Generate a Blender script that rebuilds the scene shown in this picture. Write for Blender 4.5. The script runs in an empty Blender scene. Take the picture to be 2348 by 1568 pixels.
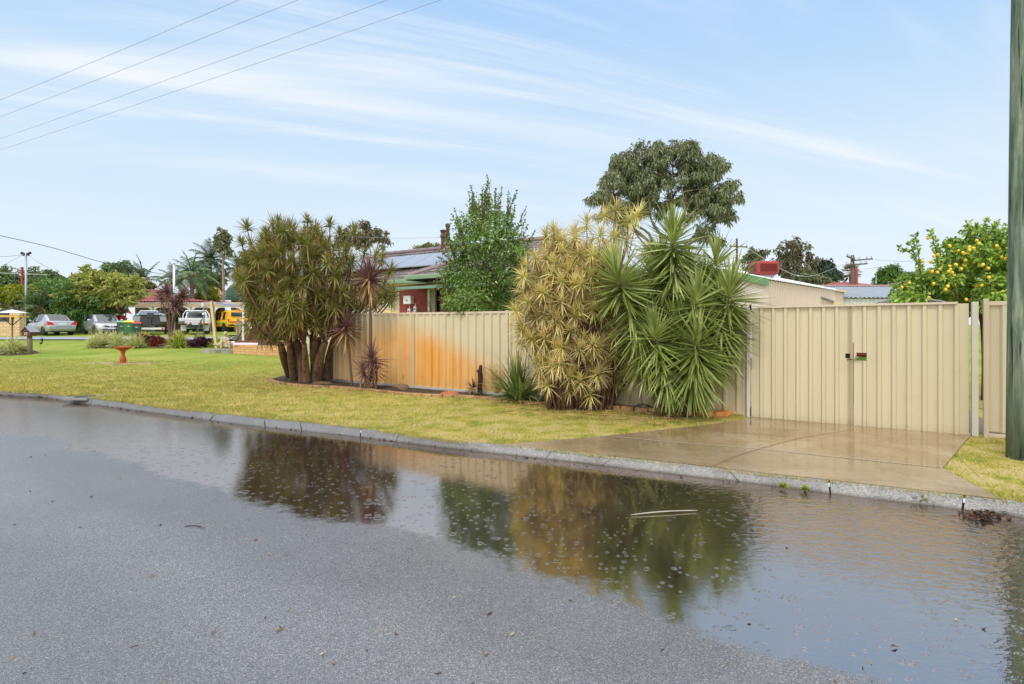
import bpy, bmesh, math, random
import numpy as np
from mathutils import Vector, Matrix, Euler
sc = bpy.context.scene
COL = sc.collection
PI = math.pi
R = math.radians
EYE = 1.52
KY = 1.128            # 19 mm lens
CX, HY, FP = 1173.5, 744.0, 1108.0

# ------------------------------------------------------------------ layout helpers
GB = [(-1e4, 0), (19, 0), (24.8, .15), (29.3, .34), (33.8, .66), (38.4, .80), (50, .9), (225, 1.2), (1e4, 2.0)]
def g(y):
    for (a, za), (b, zb) in zip(GB, GB[1:]):
        if y <= b:
            return za + (zb - za) * (y - a) / (b - a)
    return GB[-1][1]
def P(x, y, Z):
    return Vector(((x - CX) * Z / FP, Z * KY, EYE + (HY - y) * Z / FP))
def G(x, y, dz=0.0):
    lo, hi = 0.5, 400.0
    for _ in range(60):
        Z = (lo + hi) / 2
        if FP * (EYE - g(Z * KY) - dz) / Z > (y - HY): lo = Z
        else: hi = Z
    return Vector(((x - CX) * Z / FP, Z * KY, g(Z * KY) + dz))
def onG(x, Z):
    return Vector(((x - CX) * Z / FP, Z * KY, g(Z * KY)))
def c1(x, y): return (x / 3.909, 458.4 + y / 3.909)
def c2(x, y): return (286.5 + x / 4.56, 515.8 + y / 4.56)
def c3(x, y): return (487.1 + x / 3.2196, 458.4 + y / 3.2196)
def c4(x, y): return (831 + x / 2.735, 372.5 + y / 2.735)
def c5(x, y): return (1260.7 + x / 2.1895, 286.5 + y / 2.1895)
def c6(x, y): return (1661.9 + x / 5.853, 515.8 + y / 5.853)
def c7(x, y): return (2005.7 + x / 5.70, 469.9 + y / 5.70)
FU = Vector((.8443, -.5358, 0)); FN = Vector((.5358, .8443, 0))   # along the fence / away from the road
F0 = Vector((6.26, 7.475, 0))
def fz(x):          # distance along the fence (from F0, towards the left) seen at picture column x
    r = (x - CX) / FP / KY
    return (F0.x - r * F0.y) / (.8443 + r * .5358)
def fpt(t, off=0.0, z=0.0):
    p = F0 - FU * t - FN * off
    return Vector((p.x, p.y, z))

# ------------------------------------------------------------------ mesh builder
class MB:
    def __init__(s): s.v = []; s.f = []; s.uv = []
    def add(s, vs, fs, uv=None):
        b = len(s.v); s.v += [tuple(p) for p in vs]; s.f += [tuple(i + b for i in f) for f in fs]
        s.uv += (uv if uv else [(0, 0)] * len(vs))
        return s
    def box(s, c, size, rz=0.0, M=None):
        x, y, z = size[0] / 2, size[1] / 2, size[2] / 2
        vs = [Vector((a * x, b * y, d * z)) for d in (-1, 1) for a, b in ((-1, -1), (1, -1), (1, 1), (-1, 1))]
        m = M if M is not None else Matrix.Rotation(rz, 3, 'Z')
        c = Vector(c)
        vs = [m @ v + c for v in vs]
        return s.add(vs, [(3, 2, 1, 0), (4, 5, 6, 7), (0, 1, 5, 4), (1, 2, 6, 5), (2, 3, 7, 6), (3, 0, 4, 7)])
    def bar(s, a, b, w, h=None, up=(0, 0, 1)):
        a = Vector(a); b = Vector(b); h = w if h is None else h
        d = (b - a); L = d.length; d.normalize(); up = Vector(up)
        if abs(d.dot(up)) > .95: up = Vector((0, 1, 0))
        x = d.cross(up).normalized(); z = x.cross(d).normalized()
        M = Matrix((x, d, z)).transposed()
        return s.box((a + b) / 2, (w, L, h), M=M)
    def tube(s, pts, rad, n=8, cap=True):
        pts = [Vector(p) for p in pts]
        if not hasattr(rad, '__len__'): rad = [rad] * len(pts)
        vs = []; fs = []; uv = []
        up = Vector((0, 0, 1)); px = None
        for i, p in enumerate(pts):
            d = (pts[min(i + 1, len(pts) - 1)] - pts[max(i - 1, 0)])
            if d.length < 1e-9: d = Vector((0, 0, 1))
            d.normalize()
            if px is None:
                px = d.cross(Vector((0, 1, 0.01)) if abs(d.z) > .7 else up)
            px = (px - d * px.dot(d))
            if px.length < 1e-6: px = d.orthogonal()
            px.normalize(); py = d.cross(px)
            for k in range(n):
                a = 2 * PI * k / n
                vs.append(p + (px * math.cos(a) + py * math.sin(a)) * rad[i]); uv.append((k / n, i))
        m = len(pts)
        for i in range(m - 1):
            for k in range(n):
                fs.append((i * n + k, i * n + (k + 1) % n, (i + 1) * n + (k + 1) % n, (i + 1) * n + k))
        if cap:
            fs.append(tuple(range(n - 1, -1, -1))); fs.append(tuple((m - 1) * n + k for k in range(n)))
        return s.add(vs, fs, uv)
    def lathe(s, c, prof, n=20, M=None):
        c = Vector(c); vs = []; fs = []
        for r, z in prof:
            for k in range(n):
                a = 2 * PI * k / n; v = Vector((r * math.cos(a), r * math.sin(a), z))
                vs.append((M @ v if M is not None else v) + c)
        for i in range(len(prof) - 1):
            for k in range(n):
                fs.append((i * n + k, i * n + (k + 1) % n, (i + 1) * n + (k + 1) % n, (i + 1) * n + k))
        fs.append(tuple(range(n - 1, -1, -1))); fs.append(tuple((len(prof) - 1) * n + k for k in range(n)))
        return s.add(vs, fs)
    def ball(s, c, r, n=10, m=7, M=None):
        rr = r if hasattr(r, '__len__') else (r, r, r)
        vs = []; fs = []; c = Vector(c)
        for i in range(m + 1):
            t = PI * i / m
            for k in range(n):
                a = 2 * PI * k / n
                v = Vector((rr[0] * math.sin(t) * math.cos(a), rr[1] * math.sin(t) * math.sin(a), rr[2] * math.cos(t)))
                vs.append((M @ v if M is not None else v) + c)
        for i in range(m):
            for k in range(n):
                fs.append((i * n + k, (i + 1) * n + k, (i + 1) * n + (k + 1) % n, i * n + (k + 1) % n))
        return s.add(vs, fs)
    def prism(s, poly, axis_vec):
        d = Vector(axis_vec); n = len(poly); a = [Vector(p) for p in poly]; b = [p + d for p in a]
        fs = [tuple(range(n - 1, -1, -1)), tuple(range(n, 2 * n))]
        fs += [(i, (i + 1) % n, n + (i + 1) % n, n + i) for i in range(n)]
        return s.add(a + b, fs)
    def grid(s, rows, uvs=None):
        m = len(rows); n = len(rows[0]); vs = [p for r in rows for p in r]
        fs = [(i * n + j, i * n + j + 1, (i + 1) * n + j + 1, (i + 1) * n + j) for i in range(m - 1) for j in range(n - 1)]
        return s.add(vs, fs, [q for r in uvs for q in r] if uvs else None)
    def build(s, name, mat, parent=None, smooth=False, w=False, loc=None, bevel=0, sub=0):
        v = np.array(s.v, dtype=float).reshape(-1, 3)
        o = mesh_obj(name, v, s.f, mat, parent, smooth, w, loc, np.array(s.uv, dtype=float))
        if bevel:
            b = o.modifiers.new('b', 'BEVEL'); b.width = bevel; b.segments = 2; b.limit_method = 'ANGLE'; b.angle_limit = R(40)
        if sub:
            b = o.modifiers.new('s', 'SUBSURF'); b.levels = b.render_levels = sub
        return o

def wloc(o):
    v = Vector((0, 0, 0))
    while o is not None: v += o.location; o = o.parent
    return v
def mesh_obj(name, v, f, mat, parent=None, smooth=False, w=False, loc=None, uv=None):
    off = Vector((0, 0, 0))
    if w and parent is not None: off = wloc(parent)
    if loc is not None and w: off = Vector(loc)
    v = np.asarray(v, dtype=float) - np.array(off)[None, :]
    me = bpy.data.meshes.new(name)
    if isinstance(f, np.ndarray) and f.ndim == 2:
        nf, k = f.shape
        me.vertices.add(len(v)); me.vertices.foreach_set('co', v.astype(np.float32).ravel())
        me.loops.add(nf * k); me.loops.foreach_set('vertex_index', f.astype(np.int32).ravel())
        me.polygons.add(nf); me.polygons.foreach_set('loop_start', np.arange(0, nf * k, k, dtype=np.int32))
        me.update(calc_edges=True)
        lv = f.ravel()
    else:
        me.from_pydata(v.tolist(), [], f); lv = None
    if uv is not None and len(uv) == len(v):
        ul = me.uv_layers.new(name='UVMap')
        if lv is None:
            lv = np.zeros(len(me.loops), dtype=np.int32); me.loops.foreach_get('vertex_index', lv)
        ul.data.foreach_set('uv', np.asarray(uv)[lv].astype(np.float32).ravel())
    if smooth: me.polygons.foreach_set('use_smooth', [True] * len(me.polygons))
    me.validate(); me.update()
    if mat is not None: me.materials.append(mat)
    o = bpy.data.objects.new(name, me); COL.objects.link(o)
    if parent is not None: o.parent = parent
    if loc is not None: o.location = loc
    return o
def thing(name, label, cat, loc, rz=0.0, group=None):
    o = bpy.data.objects.new(name, None); COL.objects.link(o); o.location = loc; o.rotation_euler = (0, 0, rz)
    o.empty_display_size = .2
    return tag(o, label, cat, group)
def tag(o, label, cat, group=None, kind=None):
    o['label'] = label; o['category'] = cat
    if group: o['group'] = group
    if kind: o['kind'] = kind
    return o
def struct(o, label=None, cat=None, kind='structure'):
    o['kind'] = kind
    if label: o['label'] = label
    if cat: o['category'] = cat
    return o
def bez(a, b, c, n=8):
    a, b, c = Vector(a), Vector(b), Vector(c)
    return [a * (1 - t) ** 2 + b * 2 * t * (1 - t) + c * t * t for t in [i / n for i in range(n + 1)]]
def spline(pts, n=6):
    pts = [Vector(p) for p in pts]; out = []
    for i in range(len(pts) - 1):
        p0, p1, p2, p3 = pts[max(i - 1, 0)], pts[i], pts[i + 1], pts[min(i + 2, len(pts) - 1)]
        for k in range(n):
            t = k / n
            out.append(.5 * ((2 * p1) + (p2 - p0) * t + (2 * p0 - 5 * p1 + 4 * p2 - p3) * t * t + (3 * p1 - p0 - 3 * p2 + p3) * t ** 3))
    out.append(pts[-1]); return out

# ------------------------------------------------------------------ materials
def S(r, gg, b):
    f = lambda c: (c / 255 / 12.92) if c / 255 <= .04045 else ((c / 255 + .055) / 1.055) ** 2.4
    return (f(r), f(gg), f(b), 1.0)
def mulc(c, k): return (min(c[0] * k, 1), min(c[1] * k, 1), min(c[2] * k, 1), 1)
class NT:
    def __init__(s, m): s.nt = m.node_tree; s.n = s.nt.nodes; s.l = s.nt.links
    def new(s, t, **kw):
        nd = s.n.new(t)
        for k, v in kw.items(): setattr(nd, k, v)
        return nd
    def link(s, a, b): s.l.new(a, b)
    def val(s, sock, v):
        if hasattr(v, 'is_output'): s.l.new(v, sock)
        else: sock.default_value = v
    def math(s, op, a, b=0.0, c=0.0, clamp=False):
        nd = s.new('ShaderNodeMath', operation=op); nd.use_clamp = clamp
        s.val(nd.inputs[0], a); s.val(nd.inputs[1], b); s.val(nd.inputs[2], c); return nd.outputs[0]
    def mix(s, f, a, b, blend='MIX'):
        nd = s.new('ShaderNodeMix', data_type='RGBA', blend_type=blend)
        s.val(nd.inputs[0], f); s.val(nd.inputs[6], a); s.val(nd.inputs[7], b); return nd.outputs[2]
    def ramp(s, f, stops, interp='LINEAR'):
        nd = s.new('ShaderNodeValToRGB'); cr = nd.color_ramp; cr.interpolation = interp
        while len(cr.elements) < len(stops): cr.elements.new(.5)
        for e, (p, c) in zip(cr.elements, stops):
            e.position = p; e.color = c if hasattr(c, '__len__') else (c, c, c, 1)
        s.val(nd.inputs[0], f); return nd.outputs[0]
    def noise(s, vec, scale, detail=4, rough=.55, dist=0, dim='3D'):
        nd = s.new('ShaderNodeTexNoise', noise_dimensions=dim)
        if vec is not None: s.link(vec, nd.inputs['Vector'])
        nd.inputs['Scale'].default_value = scale; nd.inputs['Detail'].default_value = detail
        nd.inputs['Roughness'].default_value = rough; nd.inputs['Distortion'].default_value = dist
        return nd.outputs[0]
    def mapping(s, vec, scale=(1, 1, 1), rot=(0, 0, 0), loc=(0, 0, 0)):
        nd = s.new('ShaderNodeMapping'); s.link(vec, nd.inputs[0])
        nd.inputs['Scale'].default_value = scale; nd.inputs['Rotation'].default_value = rot; nd.inputs['Location'].default_value = loc
        return nd.outputs[0]
    def smooth(s, v, a, b):
        nd = s.new('ShaderNodeMapRange', interpolation_type='SMOOTHSTEP'); s.val(nd.inputs[0], v)
        nd.inputs[1].default_value = a; nd.inputs[2].default_value = b; return nd.outputs[0]
    def bump(s, h, strength=.3, dist=.01, normal=None):
        nd = s.new('ShaderNodeBump'); s.link(h, nd.inputs['Height']); nd.inputs['Strength'].default_value = strength
        nd.inputs['Distance'].default_value = dist
        if normal is not None: s.link(normal, nd.inputs['Normal'])
        return nd.outputs[0]
def newmat(name):
    m = bpy.data.materials.new(name); m.use_nodes = True
    t = NT(m); b = next(n for n in t.n if n.type == 'BSDF_PRINCIPLED'); o = next(n for n in t.n if n.type == 'OUTPUT_MATERIAL')
    return m, t, b, o
_mc = {}
def mat(name, col, rough=.6, metal=0, var=.14, scale=6, bump=0.0, bscale=40, coat=0, spec=.5, stretch=(1, 1, 1), col2=None, thr=(.45, .65)):
    if name in _mc: return _mc[name]
    m, t, b, o = newmat(name)
    tc = t.new('ShaderNodeTexCoord').outputs['Object']
    vec = t.mapping(tc, stretch)
    n1 = t.noise(vec, scale, 6, .6)
    c = t.ramp(n1, [(.25, mulc(col, 1 - var)), (.75, mulc(col, 1 + var))])
    if col2 is not None:
        n2 = t.noise(vec, scale * .37, 5, .65, .4)
        c = t.mix(t.smooth(n2, thr[0], thr[1]), c, col2)
    t.link(c, b.inputs['Base Color'])
    b.inputs['Roughness'].default_value = rough; b.inputs['Metallic'].default_value = metal
    b.inputs['Specular IOR Level'].default_value = spec
    b.inputs['Coat Weight'].default_value = coat; b.inputs['Coat Roughness'].default_value = .06
    if bump: t.link(t.bump(t.noise(vec, bscale, 5, .6), bump, .01), b.inputs['Normal'])
    _mc[name] = m; return m
def glass(name, col=(.02, .025, .03, 1), rough=.05):
    return mat(name, col, rough, 0, .1, 3, spec=.8, coat=.3)
def leafmat(name, cols, tip=None, basec=None, trans=.25, rough=.42, tipr=(.55, 1.0), var=.25):
    """per-leaf colour from the leaf's own island, tip and base colours along its length"""
    if name in _mc: return _mc[name]
    m, t, b, o = newmat(name)
    geo = t.new('ShaderNodeNewGeometry')
    n = len(cols)
    c = t.ramp(geo.outputs['Random Per Island'], [(i / max(n - 1, 1), cc) for i, cc in enumerate(cols)])
    uvn = t.new('ShaderNodeUVMap'); sp = t.new('ShaderNodeSeparateXYZ'); t.link(uvn.outputs[0], sp.inputs[0])
    if tip is not None: c = t.mix(t.smooth(sp.outputs[1], *tipr), c, tip)
    if basec is not None: c = t.mix(t.math('SUBTRACT', 1.0, t.smooth(sp.outputs[1], .0, .3)), c, basec)
    tc = t.new('ShaderNodeTexCoord').outputs['Object']
    nz = t.noise(tc, 2.6, 4, .65)
    c = t.mix(1.0, c, t.ramp(nz, [(.36, (1 - var,) * 3 + (1,)), (.62, (1, 1, 1, 1))]), 'MULTIPLY')
    t.link(c, b.inputs['Base Color']); b.inputs['Roughness'].default_value = rough; b.inputs['Specular IOR Level'].default_value = .45
    if trans:
        trans = trans * .8
        tr = t.new('ShaderNodeBsdfTranslucent'); t.link(t.mix(1.0, c, (.9, 1, .55, 1), 'MULTIPLY'), tr.inputs[0])
        ms = t.new('ShaderNodeMixShader'); ms.inputs[0].default_value = trans
        t.link(b.outputs[0], ms.inputs[1]); t.link(tr.outputs[0], ms.inputs[2]); t.link(ms.outputs[0], o.inputs[0])
    _mc[name] = m; return m
def brickmat(name, c1_, c2_, mortar, bw=.24, bh=.086, ms=.01, rough=.8, rot=None):
    if name in _mc: return _mc[name]
    m, t, b, o = newmat(name)
    uv = t.new('ShaderNodeUVMap').outputs[0]
    br = t.new('ShaderNodeTexBrick'); t.link(uv, br.inputs['Vector'])
    br.inputs['Color1'].default_value = c1_; br.inputs['Color2'].default_value = c2_; br.inputs['Mortar'].default_value = mortar
    br.inputs['Scale'].default_value = 1; br.inputs['Brick Width'].default_value = bw; br.inputs['Row Height'].default_value = bh
    br.inputs['Mortar Size'].default_value = ms; br.inputs['Mortar Smooth'].default_value = .2
    n = t.noise(uv, 9, 5)
    c = t.mix(1.0, br.outputs[0], t.ramp(n, [(.3, .75), (.7, 1.15)]), 'MULTIPLY')
    t.link(c, b.inputs['Base Color']); b.inputs['Roughness'].default_value = rough
    t.link(t.bump(t.math('SUBTRACT', 1.0, br.outputs[1]), .5, .006), b.inputs['Normal'])
    _mc[name] = m; return m
def boxuv(o, scale=1.0):
    """metric box mapping into the UV layer"""
    me = o.data
    ul = me.uv_layers[0] if me.uv_layers else me.uv_layers.new(name='UVMap')
    for p in me.polygons:
        nx, ny, nz = abs(p.normal.x), abs(p.normal.y), abs(p.normal.z)
        tang = Vector((-p.normal.y, p.normal.x, 0))
        tang = tang.normalized() if tang.length > .1 else Vector((1, 0, 0))
        for li in p.loop_indices:
            co = me.vertices[me.loops[li].vertex_index].co
            ul.data[li].uv = (co.x, co.y) if nz > .8 else (co.dot(tang), co.z)
    return o

# ------------------------------------------------------------------ camera, world, sun
cam = bpy.data.objects.new('camera', bpy.data.cameras.new('camera')); COL.objects.link(cam)
cam.location = (0, 0, EYE); cam.rotation_euler = (R(90), 0, 0)
cam.data.sensor_width = 36; cam.data.lens = FP * KY / 2347 * 36
cam.data.shift_y = -40 / 2347; cam.data.clip_start = .05; cam.data.clip_end = 4000
sc.camera = cam
sc.view_settings.view_transform = 'Standard'; sc.view_settings.look = 'None'
sc.view_settings.exposure = 0.0; sc.view_settings.gamma = 1.0; sc.view_settings.use_curve_mapping = False
SUN_EL, SUN_AZ = R(52), R(205)      # compass style: high, behind and to the left of the camera
wd = bpy.data.worlds.new('World'); sc.world = wd; wd.use_nodes = True
t = NT(wd); bg = next(n for n in t.n if n.type == 'BACKGROUND')
tc = t.new('ShaderNodeTexCoord').outputs['Generated']
sep = t.new('ShaderNodeSeparateXYZ'); t.link(tc, sep.inputs[0])
dz = sep.outputs[2]
sky = t.new('ShaderNodeTexSky', sky_type='NISHITA'); sky.sun_disc = False
sky.sun_elevation = SUN_EL; sky.sun_rotation = SUN_AZ; sky.air_density = 1.0; sky.dust_density = .6; sky.ozone_density = 1.5
grad = t.ramp(dz, [(0.0, (.80, .91, 1, 1)), (.14, (.76, .89, 1, 1)), (.27, (.62, .81, 1, 1)), (.40, (.42, .68, .99, 1)), (.53, (.26, .55, .98, 1)), (1, (.26, .5, .9, 1))])
base = t.mix(.95, t.mix(1.0, sky.outputs[0], (.16, .14, .13, 1), 'MULTIPLY'), grad)
den = t.math('ADD', t.math('MAXIMUM', dz, 0.0), .10)
cmb = t.new('ShaderNodeCombineXYZ'); t.link(t.math('DIVIDE', sep.outputs[0], den), cmb.inputs[0]); t.link(t.math('DIVIDE', sep.outputs[1], den), cmb.inputs[1])
wind = t.mapping(t.mapping(cmb.outputs[0], rot=(0, 0, R(-21))), (.20, 1.25, 1))
n1 = t.noise(wind, 1.35, 7, .62, .55); n2 = t.noise(t.mapping(wind, (1.3, .45, 1), loc=(3.1, 1.7, 0)), .9, 5, .55, .3)
cl = t.math('MULTIPLY', t.smooth(n1, .45, .72), t.smooth(n2, .32, .58))
sw = t.new('ShaderNodeSeparateXYZ'); t.link(cmb.outputs[0], sw.inputs[0])
qn = t.math('ADD', t.math('MULTIPLY', sw.outputs[0], -.353), t.math('MULTIPLY', sw.outputs[1], .936))
qa = t.math('ADD', t.math('MULTIPLY', sw.outputs[0], .936), t.math('MULTIPLY', sw.outputs[1], .353))
qn = t.math('ADD', t.math('SUBTRACT', qn, 1.98), t.math('MULTIPLY', t.math('SUBTRACT', t.noise(wind, .9, 4, .5), .5), .45))
streak = t.math('MULTIPLY', t.math('POWER', 2.718, t.math('MULTIPLY', t.math('MULTIPLY', qn, qn), -70.0)), t.smooth(qa, 2.6, .2))
streak = t.math('MULTIPLY', streak, t.math('ADD', .35, t.math('MULTIPLY', n1, .9)))
cl = t.math('ADD', t.math('ADD', t.math('MULTIPLY', cl, .9), t.math('MULTIPLY', streak, .55)), t.math('MULTIPLY', t.smooth(n2, .3, .75), .34), clamp=True)
veil = t.mix(cl, base, (.90, .95, 1.0, 1))
# the brighter, whiter overcast overhead and behind the viewer
ov = t.math('MAXIMUM', t.smooth(dz, .54, .9), t.smooth(t.math('MULTIPLY', sep.outputs[1], -1.0), .05, .6))
OVER = 1.8
over = t.mix(ov, veil, (OVER, OVER * 1.0, OVER * .99, 1))
t.link(t.mix(1.0, over, (10, 10, 10, 1), 'MULTIPLY'), bg.inputs[0]); bg.inputs[1].default_value = .1
sl = bpy.data.lights.new('sun', 'SUN'); sl.energy = 1.5; sl.angle = R(14); sl.color = (1, .95, .88)
so = bpy.data.objects.new('sun', sl); COL.objects.link(so)
sd = Vector((math.sin(SUN_AZ) * math.cos(SUN_EL), math.cos(SUN_AZ) * math.cos(SUN_EL), math.sin(SUN_EL)))
so.rotation_euler = (-sd).to_track_quat('-Z', 'Y').to_euler(); so.location = (0, -10, 30)
# ================================================================== GROUND
RZ = -.085
def road_mat():
    m, t, b, o = newmat('wet_asphalt')
    tc = t.new('ShaderNodeTexCoord').outputs['Object']
    sp = t.new('ShaderNodeSeparateXYZ'); t.link(tc, sp.inputs[0])
    # aggregate
    vo = t.new('ShaderNodeTexVoronoi'); t.link(tc, vo.inputs['Vector']); vo.inputs['Scale'].default_value = 190
    sv = t.new('ShaderNodeSeparateColor'); t.link(vo.outputs['Color'], sv.inputs[0])
    big = t.noise(tc, .9, 5, .6)
    stone = t.ramp(sv.outputs[0], [(0, S(78, 79, 83)), (.5, S(104, 105, 109)), (.88, S(122, 123, 127)), (1, S(156, 154, 152))])
    stone = t.mix(1.0, stone, t.ramp(big, [(.3, .86), (.7, 1.08)]), 'MULTIPLY')
    lane = t.math('ADD', t.math('MULTIPLY', sp.outputs[0], .465), t.math('ADD', t.math('MULTIPLY', sp.outputs[1], .785), t.math('MULTIPLY', t.noise(tc, .35, 3), .9)))
    stone = t.mix(1.0, stone, t.ramp(t.math('SINE', t.math('MULTIPLY', lane, 3.6)), [(0, .90), (1, 1.06)]), 'MULTIPLY')
    stain = t.noise(t.mapping(tc, (.5, 1.4, 1), (0, 0, R(-30))), 1.1, 5, .6)
    stone = t.mix(t.math('MULTIPLY', t.smooth(stain, .58, .72), .35), stone, S(66, 66, 72))
    t.link(stone, b.inputs['Base Color'])
    b.inputs['Roughness'].default_value = .36; b.inputs['IOR'].default_value = 1.75
    hg = t.math('ADD', t.math('MULTIPLY', vo.outputs['Distance'], -1.0), t.math('MULTIPLY', t.noise(tc, 60, 4), .8))
    t.link(t.bump(hg, .32, .007), b.inputs['Normal'])
    # standing water along the kerb (a wedge that follows the fall of the road)
    sdist = t.math('ADD', t.math('MULTIPLY', sp.outputs[0], .465), t.math('MULTIPLY', sp.outputs[1], .885 / KY * 1.0))
    wob = t.math('ADD', t.math('MULTIPLY', t.math('SUBTRACT', t.noise(tc, .55, 4, .5), .5), 1.0),
                 t.math('MULTIPLY', t.math('SUBTRACT', t.noise(tc, 9, 7, .7), .5), .42))
    wob = t.math('ADD', wob, t.math('MULTIPLY', t.smooth(sp.outputs[0], .1, 1.5), .32))
    wet = t.smooth(t.math('ADD', sdist, wob), 2.80, 2.96)
    wb = t.new('ShaderNodeBsdfPrincipled')
    t.link(t.mix(.9, stone, S(40, 32, 22)), wb.inputs['Base Color'])
    t.link(t.math('MULTIPLY', t.math('ADD', .35, t.math('SUBTRACT', 1.0, t.smooth(sp.outputs[0], -6.5, -2.2))), .12), wb.inputs['Roughness'])
    wb.inputs['IOR'].default_value = 6.2; wb.inputs['Specular Tint'].default_value = (1, .87, .81, 1)
    # drifting ripples and rain rings
    rip = t.noise(t.mapping(tc, (9, 15, 1), (0, 0, R(25))), 1.3, 3, .5, .6)
    calm = t.smooth(t.noise(tc, .45, 3), .38, .62)
    flow = t.math('MULTIPLY', t.smooth(sp.outputs[0], 1.3, 2.5), t.math('ADD', .22, t.math('MULTIPLY', t.smooth(sp.outputs[1], 2.9, 4.1), .78)))
    h = t.math('MULTIPLY', rip, t.math('ADD', t.math('ADD', .09, t.math('MULTIPLY', calm, .20)), t.math('MULTIPLY', flow, 5.0)))
    for scale, seed, amp in ((5.5, 0, .26), (10, 5.3, .4), (16, 2.7, .45)):
        v = t.new('ShaderNodeTexVoronoi', voronoi_dimensions='2D'); t.link(t.mapping(tc, loc=(seed, seed * 2, 0)), v.inputs['Vector'])
        v.inputs['Scale'].default_value = scale
        s2 = t.new('ShaderNodeSeparateColor'); t.link(v.outputs['Color'], s2.inputs[0])
        rad = t.math('ADD', t.math('MULTIPLY', s2.outputs[0], .18), .05)
        dd = t.math('MULTIPLY', t.math('SUBTRACT', v.outputs['Distance'], rad), 1.0)
        env = t.math('POWER', 2.718, t.math('MULTIPLY', t.math('MULTIPLY', dd, dd), -420.0))
        ring = t.math('MULTIPLY', t.math('SINE', t.math('MULTIPLY', dd, 75.0)), env)
        ring = t.math('MULTIPLY', ring, t.math('MULTIPLY', t.math('GREATER_THAN', s2.outputs[1], .78), amp))
        h = t.math('ADD', h, ring)
    gr_ = t.bump(t.noise(tc, 55, 3, .6), .05, .004)
    t.link(t.bump(h, .2, .0085, gr_), wb.inputs['Normal'])
    ms = t.new('ShaderNodeMixShader'); t.link(wet, ms.inputs[0]); t.link(b.outputs[0], ms.inputs[1]); t.link(wb.outputs[0], ms.inputs[2])
    t.link(ms.outputs[0], o.inputs[0])
    return m
def lawn_mat():
    m, t, b, o = newmat('lawn_grass')
    tc = t.new('ShaderNodeTexCoord').outputs['Object']
    sp = t.new('ShaderNodeSeparateXYZ'); t.link(tc, sp.inputs[0])
    n1 = t.noise(t.mapping(tc, (1, .8, 1)), .35, 5, .6, .4); n2 = t.noise(tc, 2.2, 6, .65); n3 = t.noise(t.mapping(tc, (26, 14, 1)), 2.2, 5, .7)
    c = t.ramp(n1, [(.35, S(140, 146, 52)), (.5, S(176, 162, 72)), (.66, S(192, 174, 92))])
    c = t.mix(t.smooth(n2, .5, .68), c, S(118, 134, 44))
    # straw patches towards the verge
    c = t.mix(t.math('MULTIPLY', t.smooth(n2, .56, .40), t.smooth(sp.outputs[1], 15, 5)), c, S(196, 178, 120))
    c = t.mix(t.smooth(sp.outputs[1], 12, 24), c, t.ramp(n1, [(.32, S(116, 144, 46)), (.52, S(146, 160, 62)), (.68, S(166, 168, 82))]))
    bare = t.noise(tc, 1.3, 6, .7)
    c = t.mix(t.math('MULTIPLY', t.math('MULTIPLY', t.smooth(bare, .57, .66), t.smooth(sp.outputs[1], 14, 8)), .7), c, S(158, 132, 92))
    c = t.mix(1.0, c, t.ramp(n3, [(.32, .42), (.62, 1.14)]), 'MULTIPLY')
    t.link(c, b.inputs['Base Color']); b.inputs['Roughness'].default_value = .85; b.inputs['Specular IOR Level'].default_value = .2
    t.link(t.bump(n3, .7, .03), b.inputs['Normal'])
    return m
BACK = [(0, 897), (176, 910), (361, 934), (565, 956), (802, 981), (1021, 1011), (1164, 1022), (1362, 1045), (1545, 1064), (1728, 1086), (1926, 1107), (2145, 1132), (2295, 1149), (2347, 1156)]
FRONT = [(0, 905), (176, 923), (316, 941), (565, 974), (802, 999), (1001, 1024), (1160, 1042), (1322, 1060), (1545, 1087), (1767, 1113), (1926, 1134), (2145, 1160), (2283, 1180), (2347, 1188)]
kb = [Vector((-60, 17.6, 0)), Vector((-36, 16.8, 0)), Vector((-21, 15.0, 0))] + [G(*p) for p in BACK] + [Vector((5.1, 3.8, 0)), Vector((6.0, 2.7, 0)), Vector((6.8, 1, 0)), Vector((7.2, -3, 0)), Vector((7.3, -14, 0))]
kf = [Vector((-60, 17.15, RZ)), Vector((-36, 16.35, RZ)), Vector((-21, 14.6, RZ))] + [G(x, y, RZ) for x, y in FRONT] + [Vector((4.8, 3.5, RZ)), Vector((5.65, 2.45, RZ)), Vector((6.4, .9, RZ)), Vector((6.8, -3, RZ)), Vector((6.9, -14, RZ))]
for q in kb: q.z = 0
kbs = spline(kb, 8); kfs = spline(kf, 8)
# lawn / terrain sheet from the kerb to the horizon
Cc = Vector((0, -3, 0))
ks = [0, .02, .06, .12, .2, .35, .5, .75, 1, 1.4, 1.9, 2.5, 3.2, 4, 5, 6, 7.2, 8.6, 10, 12, 14, 16, 18, 20, 22, 24, 26, 28, 31, 35, 40, 50, 70, 110, 200, 450, 1200]
rows = []
for k in ks:
    r = []
    for p in kbs:
        d = (p - Cc).normalized(); q = p + d * k
        q.z = g(q.y) - .012 * (k < .05); r.append(q)
    rows.append(r)
lawn = MB().grid(rows).build('lawn', lawn_mat(), smooth=True)
struct(lawn, 'yellow green lawn sloping up gently away from the kerb', 'lawn')
road_outline = [p + Vector((0, .12 if p.y > 3 else 0, 0)) for p in kfs] + [Vector((7, -60, RZ)), Vector((-60, -60, RZ))]
rb = MB(); rb.add([(p.x, p.y, RZ) for p in road_outline], [tuple(range(len(road_outline)))])
road = rb.build('road', road_mat()); struct(road, 'wet grey asphalt road with rain puddles along the kerb', 'road')
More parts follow.
